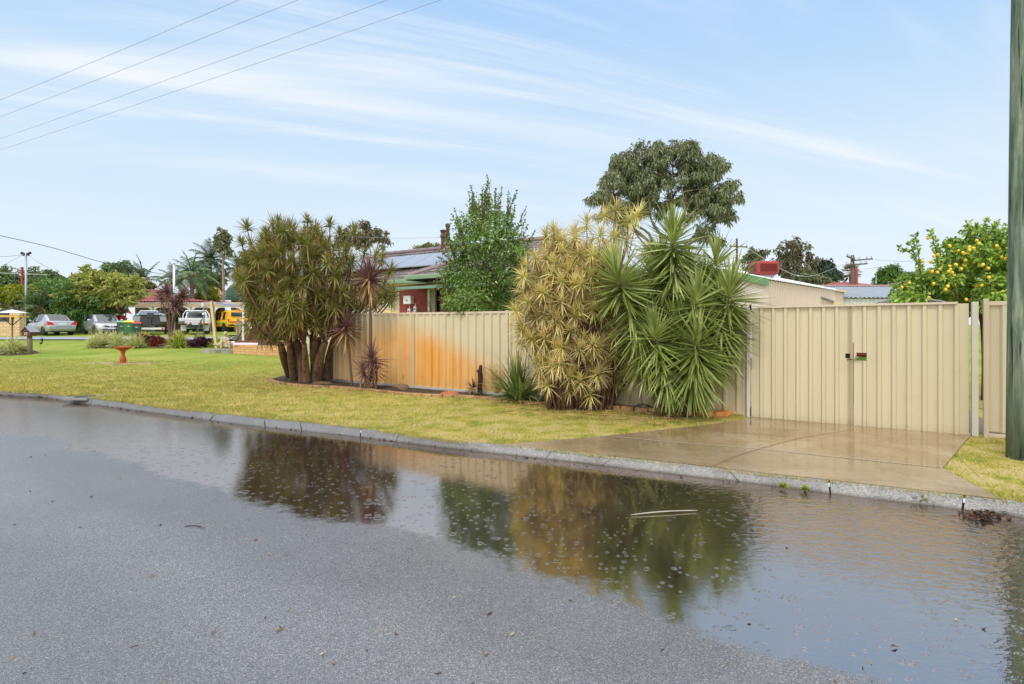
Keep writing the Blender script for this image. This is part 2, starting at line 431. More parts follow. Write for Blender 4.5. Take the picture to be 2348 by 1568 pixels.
# kerb: concrete segments with open joints
def kerb_mat():
    m, t, b, o = newmat('kerb_concrete')
    tc = t.new('ShaderNodeTexCoord').outputs['Object']
    n = t.noise(tc, 3, 6, .65); vo = t.new('ShaderNodeTexVoronoi'); t.link(tc, vo.inputs['Vector']); vo.inputs['Scale'].default_value = 110
    c = t.ramp(n, [(.3, S(114, 113, 111)), (.7, S(144, 142, 139))])
    sv = t.new('ShaderNodeSeparateColor'); t.link(vo.outputs['Color'], sv.inputs[0])
    c = t.mix(1.0, c, t.ramp(sv.outputs[0], [(0, .55), (.6, 1.0), (1, 1.3)]), 'MULTIPLY')
    sp = t.new('ShaderNodeSeparateXYZ'); t.link(tc, sp.inputs[0])
    c = t.mix(t.math('MULTIPLY', t.smooth(t.math('ADD', sp.outputs[2], t.math('MULTIPLY', n, .03)), -.035, -.075), .75), c, S(62, 58, 50))
    c = t.mix(t.math('MULTIPLY', t.smooth(sp.outputs[0], 1.5, -3.0), .62), c, S(92, 93, 96))
    t.link(c, b.inputs['Base Color']); b.inputs['Roughness'].default_value = .42
    t.link(t.bump(vo.outputs['Distance'], .4, .006), b.inputs['Normal'])
    return m
km = kerb_mat()
arc = [0]
for a, b_ in zip(kbs, kbs[1:]): arc.append(arc[-1] + (b_ - a).length)
def along(pts, s):
    for i in range(len(arc) - 1):
        if arc[i + 1] >= s:
            f = (s - arc[i]) / (arc[i + 1] - arc[i]); return pts[i].lerp(pts[i + 1], f)
    return pts[-1]
kbm = MB(); s0 = .01; rng = random.Random(5)
while s0 < arc[-1] - .3:
    L = rng.uniform(.75, 1.25); s1 = min(s0 + L, arc[-1] - .01); n = 5; gap = .02
    sec = []
    for i in range(n + 1):
        s = s0 + gap * .5 + (s1 - s0 - gap) * i / n
        A = along(kbs, s); B = along(kfs, s)
        d = (B - A); d.z = 0
        zs = [(0, -.2), (0, .012), (.12, .016), (.55, -.022), (.93, -.072), (1.0, -.086), (1.0, -.2)]
        sec.append([Vector((A.x + d.x * q, A.y + d.y * q, z)) for q, z in zs])
    kbm.grid(sec)
    m_ = len(zs); b0 = len(kbm.v) - m_ * (n + 1)
    kbm.f.append(tuple(b0 + i for i in range(m_))); kbm.f.append(tuple(b0 + n * m_ + i for i in reversed(range(m_))))
    s0 = s1
kerb = kbm.build('kerb', km); struct(kerb, 'grey concrete mountable kerb in jointed lengths', 'kerb')
bedk = MB().grid([[Vector((p.x, p.y, -.05)) for p in kbs], [Vector((p.x, p.y, -.12)) for p in kfs]]).build('kerb_bed', mat('dark_grit', S(58, 52, 44), .9, 0, .3, 20)); struct(bedk)

# driveway
def drive_mat():
    m, t, b, o = newmat('wet_concrete')
    tc = t.new('ShaderNodeTexCoord').outputs['Object']
    n = t.noise(tc, 1.1, 6, .6, .5); n2 = t.noise(tc, 14, 5, .65)
    c = t.ramp(n, [(.3, S(118, 96, 64)), (.5, S(142, 118, 84)), (.7, S(160, 144, 120))])
    sp = t.new('ShaderNodeSeparateXYZ'); t.link(tc, sp.inputs[0])
    rel = t.math('ADD', t.math('MULTIPLY', t.math('SUBTRACT', sp.outputs[0], F0.x), FN.x), t.math('MULTIPLY', t.math('SUBTRACT', sp.outputs[1], F0.y), FN.y))
    rel = t.math('ADD', rel, t.math('MULTIPLY', t.math('SUBTRACT', n, .5), 1.6))
    c = t.mix(t.math('MULTIPLY', t.smooth(rel, -1.9, -2.8), .25), c, S(150, 143, 132))
    c = t.mix(1.0, c, t.ramp(n2, [(.3, .86), (.7, 1.1)]), 'MULTIPLY')
    t.link(c, b.inputs['Base Color'])
    t.link(t.ramp(t.noise(t.mapping(tc, (1, 1.6, 1)), .9, 4, .55), [(.38, .05), (.6, .28)]), b.inputs['Roughness'])
    b.inputs['IOR'].default_value = 1.75
    t.link(t.bump(n2, .06, .004), b.inputs['Normal'])
    return m
dm = drive_mat()
dv = [G(*p) for p in ((1150, 1021), (1383, 1002), (1634, 974), (1700, 964))] + [fpt(fz(1725), -.25), fpt(-.02, -.25), fpt(-.02, .02)] + [G(*p) for p in ((2161, 1075), (2295, 1148.6), (2145, 1132), (1926, 1107), (1728, 1086), (1545, 1064), (1362, 1045))]
kx = {i: along(kbs, 0) for i in range(1)}
dvb = MB(); dvb.add([(p.x, p.y, .014) for p in dv], [tuple(range(len(dv)))])
drive = dvb.build('driveway', dm); struct(drive, 'wet brown concrete driveway in front of the gate', 'driveway')
jm = mat('joint_dirt', S(112, 92, 66), .8, 0, .2, 30); jl = mat('joint_pale', S(170, 156, 134), .6, 0, .15, 30)
def strip(pts, wdt, z, name, m):
    a = []; bb = []
    for i, p in enumerate(pts):
        d = (pts[min(i + 1, len(pts) - 1)] - pts[max(i - 1, 0)]).normalized(); nrm = Vector((-d.y, d.x, 0)) * wdt / 2
        a.append(Vector((p.x, p.y, z)) + nrm); bb.append(Vector((p.x, p.y, z)) - nrm)
    return MB().grid([a, bb]).build(name, m, drive)
strip(spline([G(1630, 1073.5), G(1680, 1052), G(1744, 1031), G(1840, 1006), G(1946, 989)], 4), .008, .0185, 'joint', jm)
strip([G(1300, 1010), G(1490, 1012), G(1744, 1032.5), G(1950, 1054), G(2158, 1075)][1:], .022, .0185, 'joint', jl)
strip([G(1392, 1002), G(1490, 1011.5)], .022, .0185, 'joint', jl)
strip([G(1575, 985), G(1720, 997), G(1800, 1003)], .01, .0185, 'joint', jm)
strip([G(x, y) for x, y in ((1392, 1048), (1545, 1064), (1728, 1086), (1926, 1107), (2145, 1132), (2295, 1149))], .014, .0195, 'joint', mat('dark_grit', S(58, 52, 44)))

# far street, its verge path
def band(y0, y1, dz, name, m, label, cat, x0=-80, x1=25):
    xs = np.linspace(x0, x1, 40); rows = []
    for k in range(5):
        y = y0 + (y1 - y0) * k / 4
        rows.append([Vector((x, y, g(y) + dz)) for x in xs])
    o = MB().grid(rows).build(name, m); return struct(o, label, cat)
band(32.6, 34.6, .06, 'far_road', mat('far_asphalt', S(150, 152, 160), .5, 0, .1, 2), 'strip of grey street beyond the garden bed', 'road')

# garden bed soil along the fence and under the clump
soil = mat('mulch', S(70, 53, 38), .9, 0, .5, 14, 1.0, 30, col2=S(44, 34, 26))
def bed(pts, name, z=.03):
    b = MB(); n = len(pts); c = sum((Vector(p) for p in pts), Vector()) / n
    vs = [(p[0], p[1], g(p[1]) + .004) for p in pts] + [(c.x + (p[0] - c.x) * .8, c.y + (p[1] - c.y) * .8, g(p[1]) + z) for p in pts]
    fs = [(i, (i + 1) % n, n + (i + 1) % n, n + i) for i in range(n)] + [tuple(range(n, 2 * n))]
    b.add(vs, fs); o = b.build(name, soil); return struct(o, kind='structure')
EDGE = [(612, 871), (640, 880), (690, 886), (760, 890), (830, 895), (900, 903), (980, 909), (1060, 912), (1130, 918), (1200, 924), (1290, 931), (1380, 937), (1440, 942), (1500, 946), (1570, 953)]
edge = [G(*p) for p in EDGE]
bp = [Vector((p.x, p.y, 0)) for p in edge] + [fpt(fz(1660), -.1), fpt(fz(1400), -.1), fpt(fz(1100), -.1), fpt(fz(800), -.1), G(700, 858), G(650, 861)]
bed(bp, 'garden_bed')
# brick edging, sunk flush along the bed
eb = MB(); rng = random.Random(3); ep = spline(edge, 10); acc = 0; last = ep[0]
arcs = [0]
for a, b_ in zip(ep, ep[1:]): arcs.append(arcs[-1] + (b_ - a).length)
s = 0
while s < arcs[-1] - .1:
    i = max(j for j in range(len(arcs)) if arcs[j] <= s); i = min(i, len(ep) - 2)
    d = (ep[i + 1] - ep[i]).normalized(); p = ep[i] + d * (s - arcs[i] + .115)
    hz = .05 if p.x < 1.2 else .075
    eb.box((p.x, p.y + .04, hz / 2 - .01 + rng.uniform(-.006, .006)), (.225, .11, hz + .02), math.atan2(d.y, d.x) + rng.uniform(-.05, .05))
    s += .24
ebo = eb.build('brick_edging', mat('edging_brick', S(176, 138, 92), .8, 0, .25, 5, .5, 60, col2=S(120, 96, 66)), bevel=.008)
tag(ebo, 'row of sunken tan bricks edging the garden bed along the lawn', 'edging')
# raised brick corner by the gate with a grey plank on top
bc = thing('brick_stack', 'short stack of orange bricks at the gate end of the garden bed', 'bricks', G(1640, 955))
bm_ = mat('orange_brick', S(206, 140, 78), .8, 0, .2, 7, .4, 60, col2=S(160, 112, 62))
pA, pB, pC = G(1594, 953), G(1637, 958), G(1677, 953)
d1 = (pC - pB).normalized(); d0 = (pA - pB).normalized()
k = MB()
for lay in range(1):
    for i in range(2): k.box(pB + d1 * (.11 + .225 * i) + Vector((0, .05, .045)), (.215, .11, .085), math.atan2(d1.y, d1.x))
    for i in range(2): k.box(pB + d0 * (.14 + .23 * i) + Vector((-.02, .06, .043)), (.215, .11, .082), math.atan2(d0.y, d0.x))
    k.box(pB + Vector((.02, .22, .045)), (.4, .23, .08), math.atan2(d1.y, d1.x))
k.build('bricks', bm_, bc, w=True, bevel=.006)
pk = MB().bar(G(1612, 942) + Vector((0, .05, .115)), G(1668, 946) + Vector((0, .05, .11)), .12, .035).build('plank', mat('grey_plank', S(122, 120, 116), .8, 0, .2, 4, .3, 50, stretch=(1, 8, 8)), None, w=True, loc=G(1640, 944))
tag(pk, 'weathered grey plank lying on the orange bricks by the gate', 'plank')

# ================================================================== FENCES
def fence_mat(stain):
    m, t, b, o = newmat('beige_steel_stained' if stain else 'beige_steel')
    uv = t.new('ShaderNodeUVMap').outputs[0]; sp = t.new('ShaderNodeSeparateXYZ'); t.link(uv, sp.inputs[0])
    n = t.noise(t.mapping(uv, (9, .5, 1)), 1.0, 5, .6); n2 = t.noise(uv, 1.6, 5, .6)
    c = t.ramp(n, [(.25, S(192, 181, 150)), (.75, S(203, 192, 162))])
    c = t.mix(t.math('MULTIPLY', t.smooth(n2, .5, .75), .25), c, S(172, 158, 124))
    if stain:
        u, v = sp.outputs[0], sp.outputs[1]
        # reach of the bore water up the sheet, metres, along the run
        reach = t.ramp(t.math('DIVIDE', u, 14.0), [(0, 0), (.40, .02), (.48, .12), (.535, .34), (.58, .48), (.63, .64), (.68, .82), (.72, .9), (.76, .96), (.83, .92), (.88, .8), (.925, .6)])
        reach = t.math('MULTIPLY', reach, 1.55)
        e = t.math('SUBTRACT', reach, v)
        e = t.math('ADD', e, t.math('MULTIPLY', t.math('SUBTRACT', t.noise(t.mapping(uv, (5, .9, 1)), 1.2, 6, .65), .5), .5))
        streak = t.noise(t.mapping(uv, (16, .35, 1)), 1, 4, .6)
        f1 = t.smooth(e, -.32, .40)
        body = t.ramp(t.math('DIVIDE', u, 14.0), [(0, 0), (.46, .12), (.535, .5), (.60, .8), (.68, 1.0), (.725, 1.0), (.73, .78), (.80, .84), (.86, .55), (.925, .4)])
        f1 = t.math('MULTIPLY', t.math('MULTIPLY', f1, body), t.ramp(streak, [(.25, .62), (.6, 1.0)]))
        oc = t.mix(t.smooth(streak, .35, .7), S(220, 160, 72), S(210, 138, 46))
        oc = t.mix(t.math('MULTIPLY', t.smooth(t.noise(uv, 2.3, 5, .7), .52, .7), .6), oc, S(200, 128, 60))
        c = t.mix(f1, c, oc)
        # general grime at the foot, away from the stain
        c = t.mix(t.math('MULTIPLY', t.smooth(t.math('ADD', v, t.math('MULTIPLY', n2, .4)), .55, .2), .35), c, S(176, 150, 96))
    else:
        v = sp.outputs[1]
        c = t.mix(t.math('MULTIPLY', t.smooth(t.math('ADD', v, t.math('MULTIPLY', n2, .3)), .30, .1), .35), c, S(160, 142, 104))
    t.link(c, b.inputs['Base Color']); b.inputs['Roughness'].default_value = .38; b.inputs['Specular IOR Level'].default_value = .4
    t.link(t.bump(t.noise(t.mapping(uv, (1, 1, 1)), 3, 3), .12, .02), b.inputs['Normal'])
    return m
FM = fence_mat(False); FS = fence_mat(True)
post_m = mat('beige_post', S(200, 184, 158), .4, 0, .05, 2)
gap_m = mat('black_gap', (.01, .01, .01, 1), .9, 0, .1, 2)
def sheet(ta, tb, z0, z1, name, m, parent, off=0.0, pitch=.19, phase=0.0, z0b=None, z1b=None, depth=.034, holes=()):
    """ribbed steel sheet running from ta (left, larger) to tb along the fence line"""
    us = []; u = 0; L = ta - tb
    prof = [(0, 0), (.104, 0), (.126, 1), (.162, 1), (.184, 0)]
    base_u = -phase
    while base_u < L:
        for q, h in prof:
            x = base_u + q * pitch / .19
            if 0 <= x <= L: us.append((x, h * depth))
        base_u += pitch
    for (h0, h1, _a, _b) in holes:
        us += [(h0, 0), (h1, 0)]
    us = [(0, 0)] + sorted(us) + [(L, 0)]
    us = [us[0]] + [b_ for a, b_ in zip(us, us[1:]) if b_[0] - a[0] > 1e-4]
    zl = [0.0, 1.0]
    for (_a, _b, v0, v1) in holes: zl += [v0, v1]
    zl = sorted(set(zl)); z0b = z0 if z0b is None else z0b; z1b = z1 if z1b is None else z1b
    vs = []; uv = []; fs = []
    for (x, h) in us:
        f = x / L; a0 = z0 + (z0b - z0) * f; a1 = z1 + (z1b - z1) * f
        for zz in zl:
            z = a0 + (a1 - a0) * zz; p = fpt(ta - x, off + h, z); vs.append(p); uv.append((ta - x, z))
    k = len(zl)
    for i in range(len(us) - 1):
        xm = (us[i][0] + us[i + 1][0]) / 2
        for j in range(k - 1):
            zm = (zl[j] + zl[j + 1]) / 2
            if any(a < xm < b_ and c_ < zm < d_ for a, b_, c_, d_ in holes): continue
            fs.append((i * k + j, (i + 1) * k + j, (i + 1) * k + j + 1, i * k + j + 1))
    o = MB().add(vs, fs, uv).build(name, m, parent, w=True)
    md = o.modifiers.new('thick', 'SOLIDIFY'); md.thickness = .003; md.offset = 0
    return o
def fbox(t0, t1, z0, z1, depth, off, name, m, parent, dz1=None):
    pts = [fpt(t0, off - depth / 2, z0), fpt(t1, off - depth / 2, z0), fpt(t1, off + depth / 2, z0), fpt(t0, off + depth / 2, z0)]
    return MB().prism(pts, (0, 0, z1 - z0)).build(name, m, parent, w=True, bevel=.006)
tp = [fz(x) for x in (768, 948, 1163)]
tL, t2, t3 = tp
tE = fz(1709)
fence = thing('fence', 'long beige ribbed steel fence with orange bore water stains behind the shrubs', 'fence', fpt(t2, 0, 0))
PW = t2 - t3
posts = [tL, t2, t3, t3 - PW, tE]
ztop = 1.80
for i, (a, b_) in enumerate(zip(posts, posts[1:])):
    hs = ()
    if i == 0: hs = ((a - b_ - .36 - .02, a - b_ - .28 - .02, .075, .135),)
    sheet(a - .02, b_ + .02, .07, ztop - .03, 'infill_sheet', FS, fence, pitch=PW / 12.6, phase=.05 * i, holes=hs)
    fbox(a - .03, b_ + .03, ztop - .045, ztop + .005, .06, .0, 'top_rail', post_m, fence)
    fbox(a - .03, b_ + .03, .03, .085, .055, .0, 'bottom_rail', FS, fence)
for tt in posts[:-1]:
    fbox(tt + .035, tt - .035, 0, ztop + .02, .075, .0, 'post', FS if tt != t3 else post_m, fence)
fbox(tL + .02, tL - .03, 0.0, ztop, .02, -.075, 'post', mat('beige_dark', S(150, 142, 116), .5), fence)
fbox(tE + .03, tE - .03, 0, ztop - .02, .06, .01, 'post', post_m, fence)
MB().tube([fpt(tL - .02, .02, .035), fpt(t2, .03, .02), fpt(t3 + .3, .03, .02), fpt(t3, .03, .0)], .055, 10).build('plinth', mat('grey_cement', S(140, 138, 134), .8, 0, .15, 5, .3, 30), fence, w=True, smooth=True)
# side return of the fence running back beside the clump
sr = [fpt(tL, .0, 0), fpt(tL, -6, 0)]
# gate posts and two leaves
tg0 = fz(1722); tgm = fz(1955.5); tg1 = fz(2219)
gp = thing('gate_post', 'pale square post left of the gate beside the yucca leaves', 'post', fpt(tg0 + .09, 0, 0))
fbox(tg0 + .105, tg0 + .014, 0, 1.80, .08, .0, 'post_tube', mat('pale_post', S(200, 194, 178), .4, 0, .05, 2), gp)
MB().box(fpt(tg0 + .012, .02, 1.80), (.025, .025, .1)).build('hinge', gap_m, gp, w=True); MB().bar(fpt(tg0 + .012, .02, .02), fpt(tg0 + .012, .02, .16), .022).build('hinge', gap_m, gp, w=True)
gA = thing('gate_leaf', 'left leaf of the beige driveway gate with a small dark hand hole', 'gate', fpt(tg0, 0, 0))
LA = tg0 - tgm; pa = LA / 8.1
hz = (1.0 - .055) / 1.85
sheet(tg0 - .005, tgm + .006, -.05, 1.79, 'panel', FM, gA, off=.02, pitch=pa, phase=-.02, z0b=-.01, z1b=1.80, holes=((LA - .105, LA - .045, .566, .605),))
MB().bar(fpt(tg0 - .10, .045, 1.80), fpt(tgm + .006, .045, 1.81), .06, .03).build('top_capping', post_m, gA, w=True)
MB().bar(fpt(tg0, -.03, 0.0), fpt(tgm + .02, -.03, .03), .04, .04).build('bottom_rail', mat('galvanised', S(150, 152, 156), .4, .6, .1, 5), gA, w=True)
gB = thing('gate_leaf', 'right leaf of the beige driveway gate with a square latch opening', 'gate', fpt(tgm, 0, 0))
LB = tgm - tg1
MB().prism([fpt(tgm + .13, -.035, .93), fpt(tgm + .02, -.035, .93), fpt(tgm + .02, -.005, .93), fpt(tgm + .13, -.005, .93)], (0, 0, .18)).build('hole_backing', gap_m, gA, w=True)  # black box added behind the hand hole so that it reads dark
sheet(tgm - .006, tg1 - .004, -.01, 1.80, 'panel', FM, gB, off=.02, pitch=LB / 7.55, phase=-.005, z0b=-.012, z1b=1.81, holes=((.035, .165, .548, .614),))
MB().bar(fpt(tgm - .006, .045, 1.812), fpt(tg1 + .12, .045, 1.818), .06, .03).build('top_capping', post_m, gB, w=True)
zh0 = -.01 + 1.81 * .548; zh1 = -.01 + 1.81 * .614
fr = MB()
for (ua, ub, za, zb) in ((.03, .17, zh0 - .008, zh0), (.03, .17, zh1, zh1 + .008), (.026, .035, zh0, zh1), (.165, .174, zh0, zh1)):
    fr.prism([fpt(tgm - .006 - ua, .018, za), fpt(tgm - .006 - ub, .018, za), fpt(tgm - .006 - ub, .03, za), fpt(tgm - .006 - ua, .03, za)], (0, 0, zb - za))
fr.build('latch_frame', post_m, gB, w=True)
lt = MB().tube([fpt(tgm + .075, .0, zh0 - .0), fpt(tgm + .06, .05, zh0 + .02), fpt(tgm - .03, .055, zh0 + .035), fpt(tgm - .055, .045, zh0 + .03)], .014, 8)
lt.box(fpt(tgm - .06, .04, zh0 + .05), (.05, .03, .02))
lto = lt.build('latch', mat('latch_metal', S(150, 140, 112), .4, .6, .2, 20), None, True, w=True, loc=fpt(tgm, .05, zh0))
tag(lto, 'grey metal latch bridging the two gate leaves at the hand holes', 'latch')
MB().bar(fpt(tgm - .02, -.03, .02), fpt(tgm - .02, -.03, -.01), .03).bar(fpt(tgm, -.03, .03), fpt(tg1 + .02, -.03, .03), .04, .04).build('bottom_rail', mat('galvanised', (.3, .3, .32, 1)), gB, w=True)
yb = MB().add([fpt(tg0 + .3, -.3, .006), fpt(-.4, -.3, .006), fpt(-.4, -7, .006), fpt(tg0 + .3, -7, .006)], [(0, 1, 2, 3)]).build('yard_path', mat('yard_concrete', S(122, 108, 88), .7, 0, .2, 2)); struct(yb, kind='structure')
# yard behind the gate: a patch of red and green seen through the latch opening
fR = thing('fence', 'beige steel fence bay at the right between the gate and the green pole', 'fence', fpt(-.2, 0, 0))
fbox(-.028, -.098, 0, 1.83, .09, .01, 'post', mat('pale_post', (.6, .6, .5, 1)), fR)
fbox(-.15, -.205, -.02, 1.85, .075, .02, 'post', post_m, fR)
MB().lathe(fpt(-.178, .02, 1.85), [(.045, 0), (.045, .012), (.02, .018)], 4).build('post_cap', post_m, fR, w=True)
sheet(-.2, -2.55, .08, 1.80, 'infill_sheet', FM, fR, off=0, pitch=.235, phase=.01)
fbox(-.2, -2.6, 1.775, 1.83, .065, .01, 'top_rail', post_m, fR)
fbox(-.2, -2.6, 0.0, .05, .06, .01, 'bottom_rail', post_m, fR)
fbox(-2.6, -2.68, -.02, 1.85, .075, .02, 'post', post_m, fR)
# narrow dark pole seen in the hinge gap
# ================================================================== UTILITY POLE
def pole_mat():
    m, t, b, o = newmat('green_treated_timber')
    tc = t.new('ShaderNodeTexCoord').outputs['Object']
    n = t.noise(t.mapping(tc, (5, 5, .5)), 3, 7, .65, .3); n2 = t.noise(t.mapping(tc, (1, 1, .6)), 3.5, 5, .6)
    c = t.ramp(n, [(.3, S(52, 68, 56)), (.48, S(92, 110, 90)), (.62, S(132, 144, 120)), (.75, S(156, 160, 142))])
    c = t.mix(t.smooth(n2, .56, .7), c, S(104, 112, 84))
    sp = t.new('ShaderNodeSeparateXYZ'); t.link(tc, sp.inputs[0])
    c = t.mix(t.math('MULTIPLY', t.smooth(sp.outputs[2], 1.2, .2), .55), c, S(60, 68, 54))
    # cracks and knots
    vo = t.noise(t.mapping(tc, (26, 26, .9)), 1.4, 4, .5)
    c = t.mix(t.smooth(vo, .60, .66), c, S(34, 40, 32))
    t.link(c, b.inputs['Base Color']); b.inputs['Roughness'].default_value = .8
    t.link(t.bump(n, .5, .02), b.inputs['Normal'])
    return m
pz = 5.47; pc = onG(2317, pz) + Vector((.165, 0, 0))
pole = thing('utility_pole', 'stout green stained timber power pole standing on the verge at the right', 'pole', pc)
MB().tube([pc + Vector((x, 0, z)) for x, z in ((0, -.3), (.004, .6), (.012, 2), (.03, 4), (.05, 6), (.08, 9.5))], [.172, .168, .163, .158, .152, .14], 28).build('shaft', pole_mat(), pole, True, w=True)
pm = mat('cream_plate', S(232, 212, 172), .5, 0, .12, 12, col2=S(206, 160, 96), thr=(.55, .7))
for i, (ya, yb) in enumerate(((594, 607), (609, 622))):
    za = EYE + (HY - yb) * (pz - .13) / FP; zb = EYE + (HY - ya) * (pz - .13) / FP
    pl = MB().box((0, 0, 0), (.16, .006, zb - za)).build('plate', pm, pole, bevel=.003)
    pl.location = (.005, -.168, (za + zb) / 2 - pc.z)
    for sx in (-1, 1):
        for nz_ in (.02, -.02): MB().box((sx * .065, -.004, nz_), (.006, .004, .006)).build('nail', gap_m, pl)
zz = EYE + (HY - 968) * pz / FP
bt = MB().tube([(.03, -.16, zz - pc.z), (.03, -.2, zz - pc.z)], .02, 8).bar((.0, -.175, zz - pc.z - .02), (.06, -.175, zz - pc.z - .02), .02, .04).build('bolt', mat('zinc', S(140, 146, 150), .35, .8, .1, 9), pole)
# overhead wires: parallel runs at 8 m, falling away to the left
wire_m = mat('wire_grey', S(140, 150, 164), .5, 0, .1, 1)
wires = [((547, 0), (0, 229), 'lowest and leftmost'), ((683, 0), (0, 268), ''), ((888, 0), (0, 318), ''), ((1010, 0), (0, 344), '')]
wl = ['leftmost of the four thin wires crossing the upper left sky', 'second from the left of the four wires crossing the upper left sky', 'third from the left of the four wires crossing the upper left sky', 'longest and rightmost of the four thin wires crossing the upper left sky']
for (a, b_, _), lb in zip(wires, wl):
    Za = (8.0 - EYE) * FP / (HY - a[1]); Zb = (8.0 - EYE) * FP / (HY - b_[1])
    A = P(a[0], a[1], Za); B = P(b_[0], b_[1], Zb); d = B - A
    # the run as seen bows down slightly between its poles
    st = A - d * .9; en = B + d * 1.6; pts = []
    for i in range(41):
        f = i / 40; p = st.lerp(en, f); s_ = f * 3.5 - .9
        p.z += .10 * ((s_ - .5) ** 2 - .25); pts.append(p)
    o = MB().tube([p - pts[0] for p in pts], .0045, 5).build('power_line', wire_m, None, loc=pts[0])
    tag(o, lb, 'wire', 'overhead wires')
# ================================================================== HOUSE BEHIND THE FENCE
def hp(u, n, z): return Vector((FU.x * u + FN.x * n, FU.y * u + FN.y * n, z))
def tiled(bm, p0, ud, vd, wfn, L, V, roww=.32, wave=.30, amp=.022, step=.03, res=6):
    """interlocking tile slope: p0 eave start, ud along eave, vd up the slope; wfn(v)->(u0,u1)"""
    ud = Vector(ud).normalized(); vd = Vector(vd).normalized(); nr = ud.cross(vd).normalized()
    if nr.z < 0: nr = -nr
    nrow = int(round(V / roww)); nu = int(L / wave * res)
    for r in range(nrow):
        v0, v1 = r * roww, min((r + 1) * roww + .03, V)
        rows = []
        for v, lift in ((v0, step), (v0 + .002, step), (v1, .004)):
            u0, u1 = wfn((v0 + v1) / 2)
            row = []
            for i in range(nu + 1):
                u = u0 + (u1 - u0) * i / nu
                w = abs(math.sin(PI * (u / wave + .5 * (r % 2) * 0)))
                row.append(Vector(p0) + ud * u + vd * v + nr * (lift + amp * w + (0 if v > v0 else -.02)))
            rows.append(row)
        bm.grid(rows)
tile_m = mat('brown_roof_tile', S(108, 94, 88), .38, 0, .35, 4, .2, 30, col2=S(70, 58, 52), spec=.6)
ridge_m = mat('ridge_tile', S(122, 104, 104), .35, 0, .25, 3, .2, 20, spec=.6)
gut_m = mat('green_gutter', S(150, 176, 150), .4, 0, .06, 2)
gutd_m = mat('green_fascia', S(112, 146, 124), .4, 0, .06, 2)
EZ = 3.24; TP = .469; EN = 15.57; RN = 19.2; UL = -23.4; UR = -6.5
house = thing('brick_house', 'red brick house with brown tiled hip roof and solar panels behind the fence', 'house', hp(-13, 16.4, g(22)))
sl_ = math.sqrt(1 + TP * TP); run = RN - EN; SV = run * sl_
vd = (FN + Vector((0, 0, TP))).normalized()
rb = MB()
tiled(rb, hp(UL, EN, EZ), FU, vd, lambda v: (v / sl_, (UR - UL) - v / sl_), UR - UL, SV)
# hip ends and rear slope
for u0, u1 in ((UL, UL + run), (UR, UR - run)):
    rb.add([hp(u0, EN, EZ), hp(u1, RN, EZ + run * TP), hp(u0, 2 * RN - EN, EZ)], [(0, 1, 2)])
rb.add([hp(UL, 2 * RN - EN, EZ), hp(UR, 2 * RN - EN, EZ), hp(UR - run, RN, EZ + run * TP), hp(UL + run, RN, EZ + run * TP)], [(0, 1, 2, 3)])
roof = rb.build('roof', tile_m, house, w=True)
def capping(pts, name='ridge_capping', parent=roof, r=.10):
    b = MB()
    for a, c in zip(pts, pts[1:]):
        a, c = Vector(a), Vector(c); L = (c - a).length; k = max(1, int(L / .42)); d = (c - a) / k
        for i in range(k):
            b.tube([a + d * i + Vector((0, 0, .03)), a + d * (i + 1.06) + Vector((0, 0, .03))], [r * 1.12, r * .92], 8)
    return b.build(name, ridge_m, parent, w=True, smooth=False)
RZt = EZ + run * TP
capping([hp(UL + run, RN, RZt), hp(UR - run, RN, RZt)])
capping([hp(UL, EN, EZ), hp(UL + run, RN, RZt)]); capping([hp(UR, EN, EZ), hp(UR - run, RN, RZt)])
# projecting wing
WN = 14.53; WU0 = -13.63; WU1 = -8.9; wm = (WU0 + WU1) / 2; wr = (WU1 - WU0) / 2
wv = MB()
tiled(wv, hp(WU0, WN, EZ), FU, vd, lambda v: (v / sl_, (WU1 - WU0) - v / sl_), WU1 - WU0, wr * sl_)
vl = (FU + Vector((0, 0, TP))).normalized()
dep = EN - WN
wv.add([hp(WU0, WN, EZ + .02), hp(wm, WN + wr, EZ + wr * TP + .02), hp(wm, EN + wr, EZ + wr * TP + .02), hp(WU0, EN, EZ + .02)], [(0, 1, 2, 3)])
wv.add([hp(WU1, WN, EZ + .02), hp(WU1, EN, EZ + .02), hp(wm, EN + wr, EZ + wr * TP + .02), hp(wm, WN + wr, EZ + wr * TP + .02)], [(0, 1, 2, 3)])
wv.build('roof', tile_m, house, w=True)
capping([hp(WU0, WN, EZ), hp(wm, WN + wr, EZ + wr * TP)], parent=house); capping([hp(WU1, WN, EZ), hp(wm, WN + wr, EZ + wr * TP)], parent=house)
def gutter(u0, u1, n, z, h=.13, m=gut_m, dd=.12):
    pts = [hp(u0, n, z - h), hp(u0, n - dd * .7, z - h), hp(u0, n - dd, z - .02), hp(u0, n - dd, z + .012), hp(u0, n, z + .012)]
    return MB().prism(pts, FU * (u1 - u0)).build('gutter', m, house, w=True)
gutter(UL, WU0 - .02, EN - .02, EZ + .01); gutter(WU0 - .1, WU1 + .1, WN - .02, EZ + .02); gutter(WU1 + .1, UR, EN - .02, EZ + .01)
MB().prism([hp(WU0, WN - .02, EZ - .14), hp(WU0, EN - .02, EZ - .14), hp(WU0, EN - .02, EZ + .01), hp(WU0, WN - .02, EZ + .01)], FU * -.1).build('gutter', gutd_m, house, w=True)
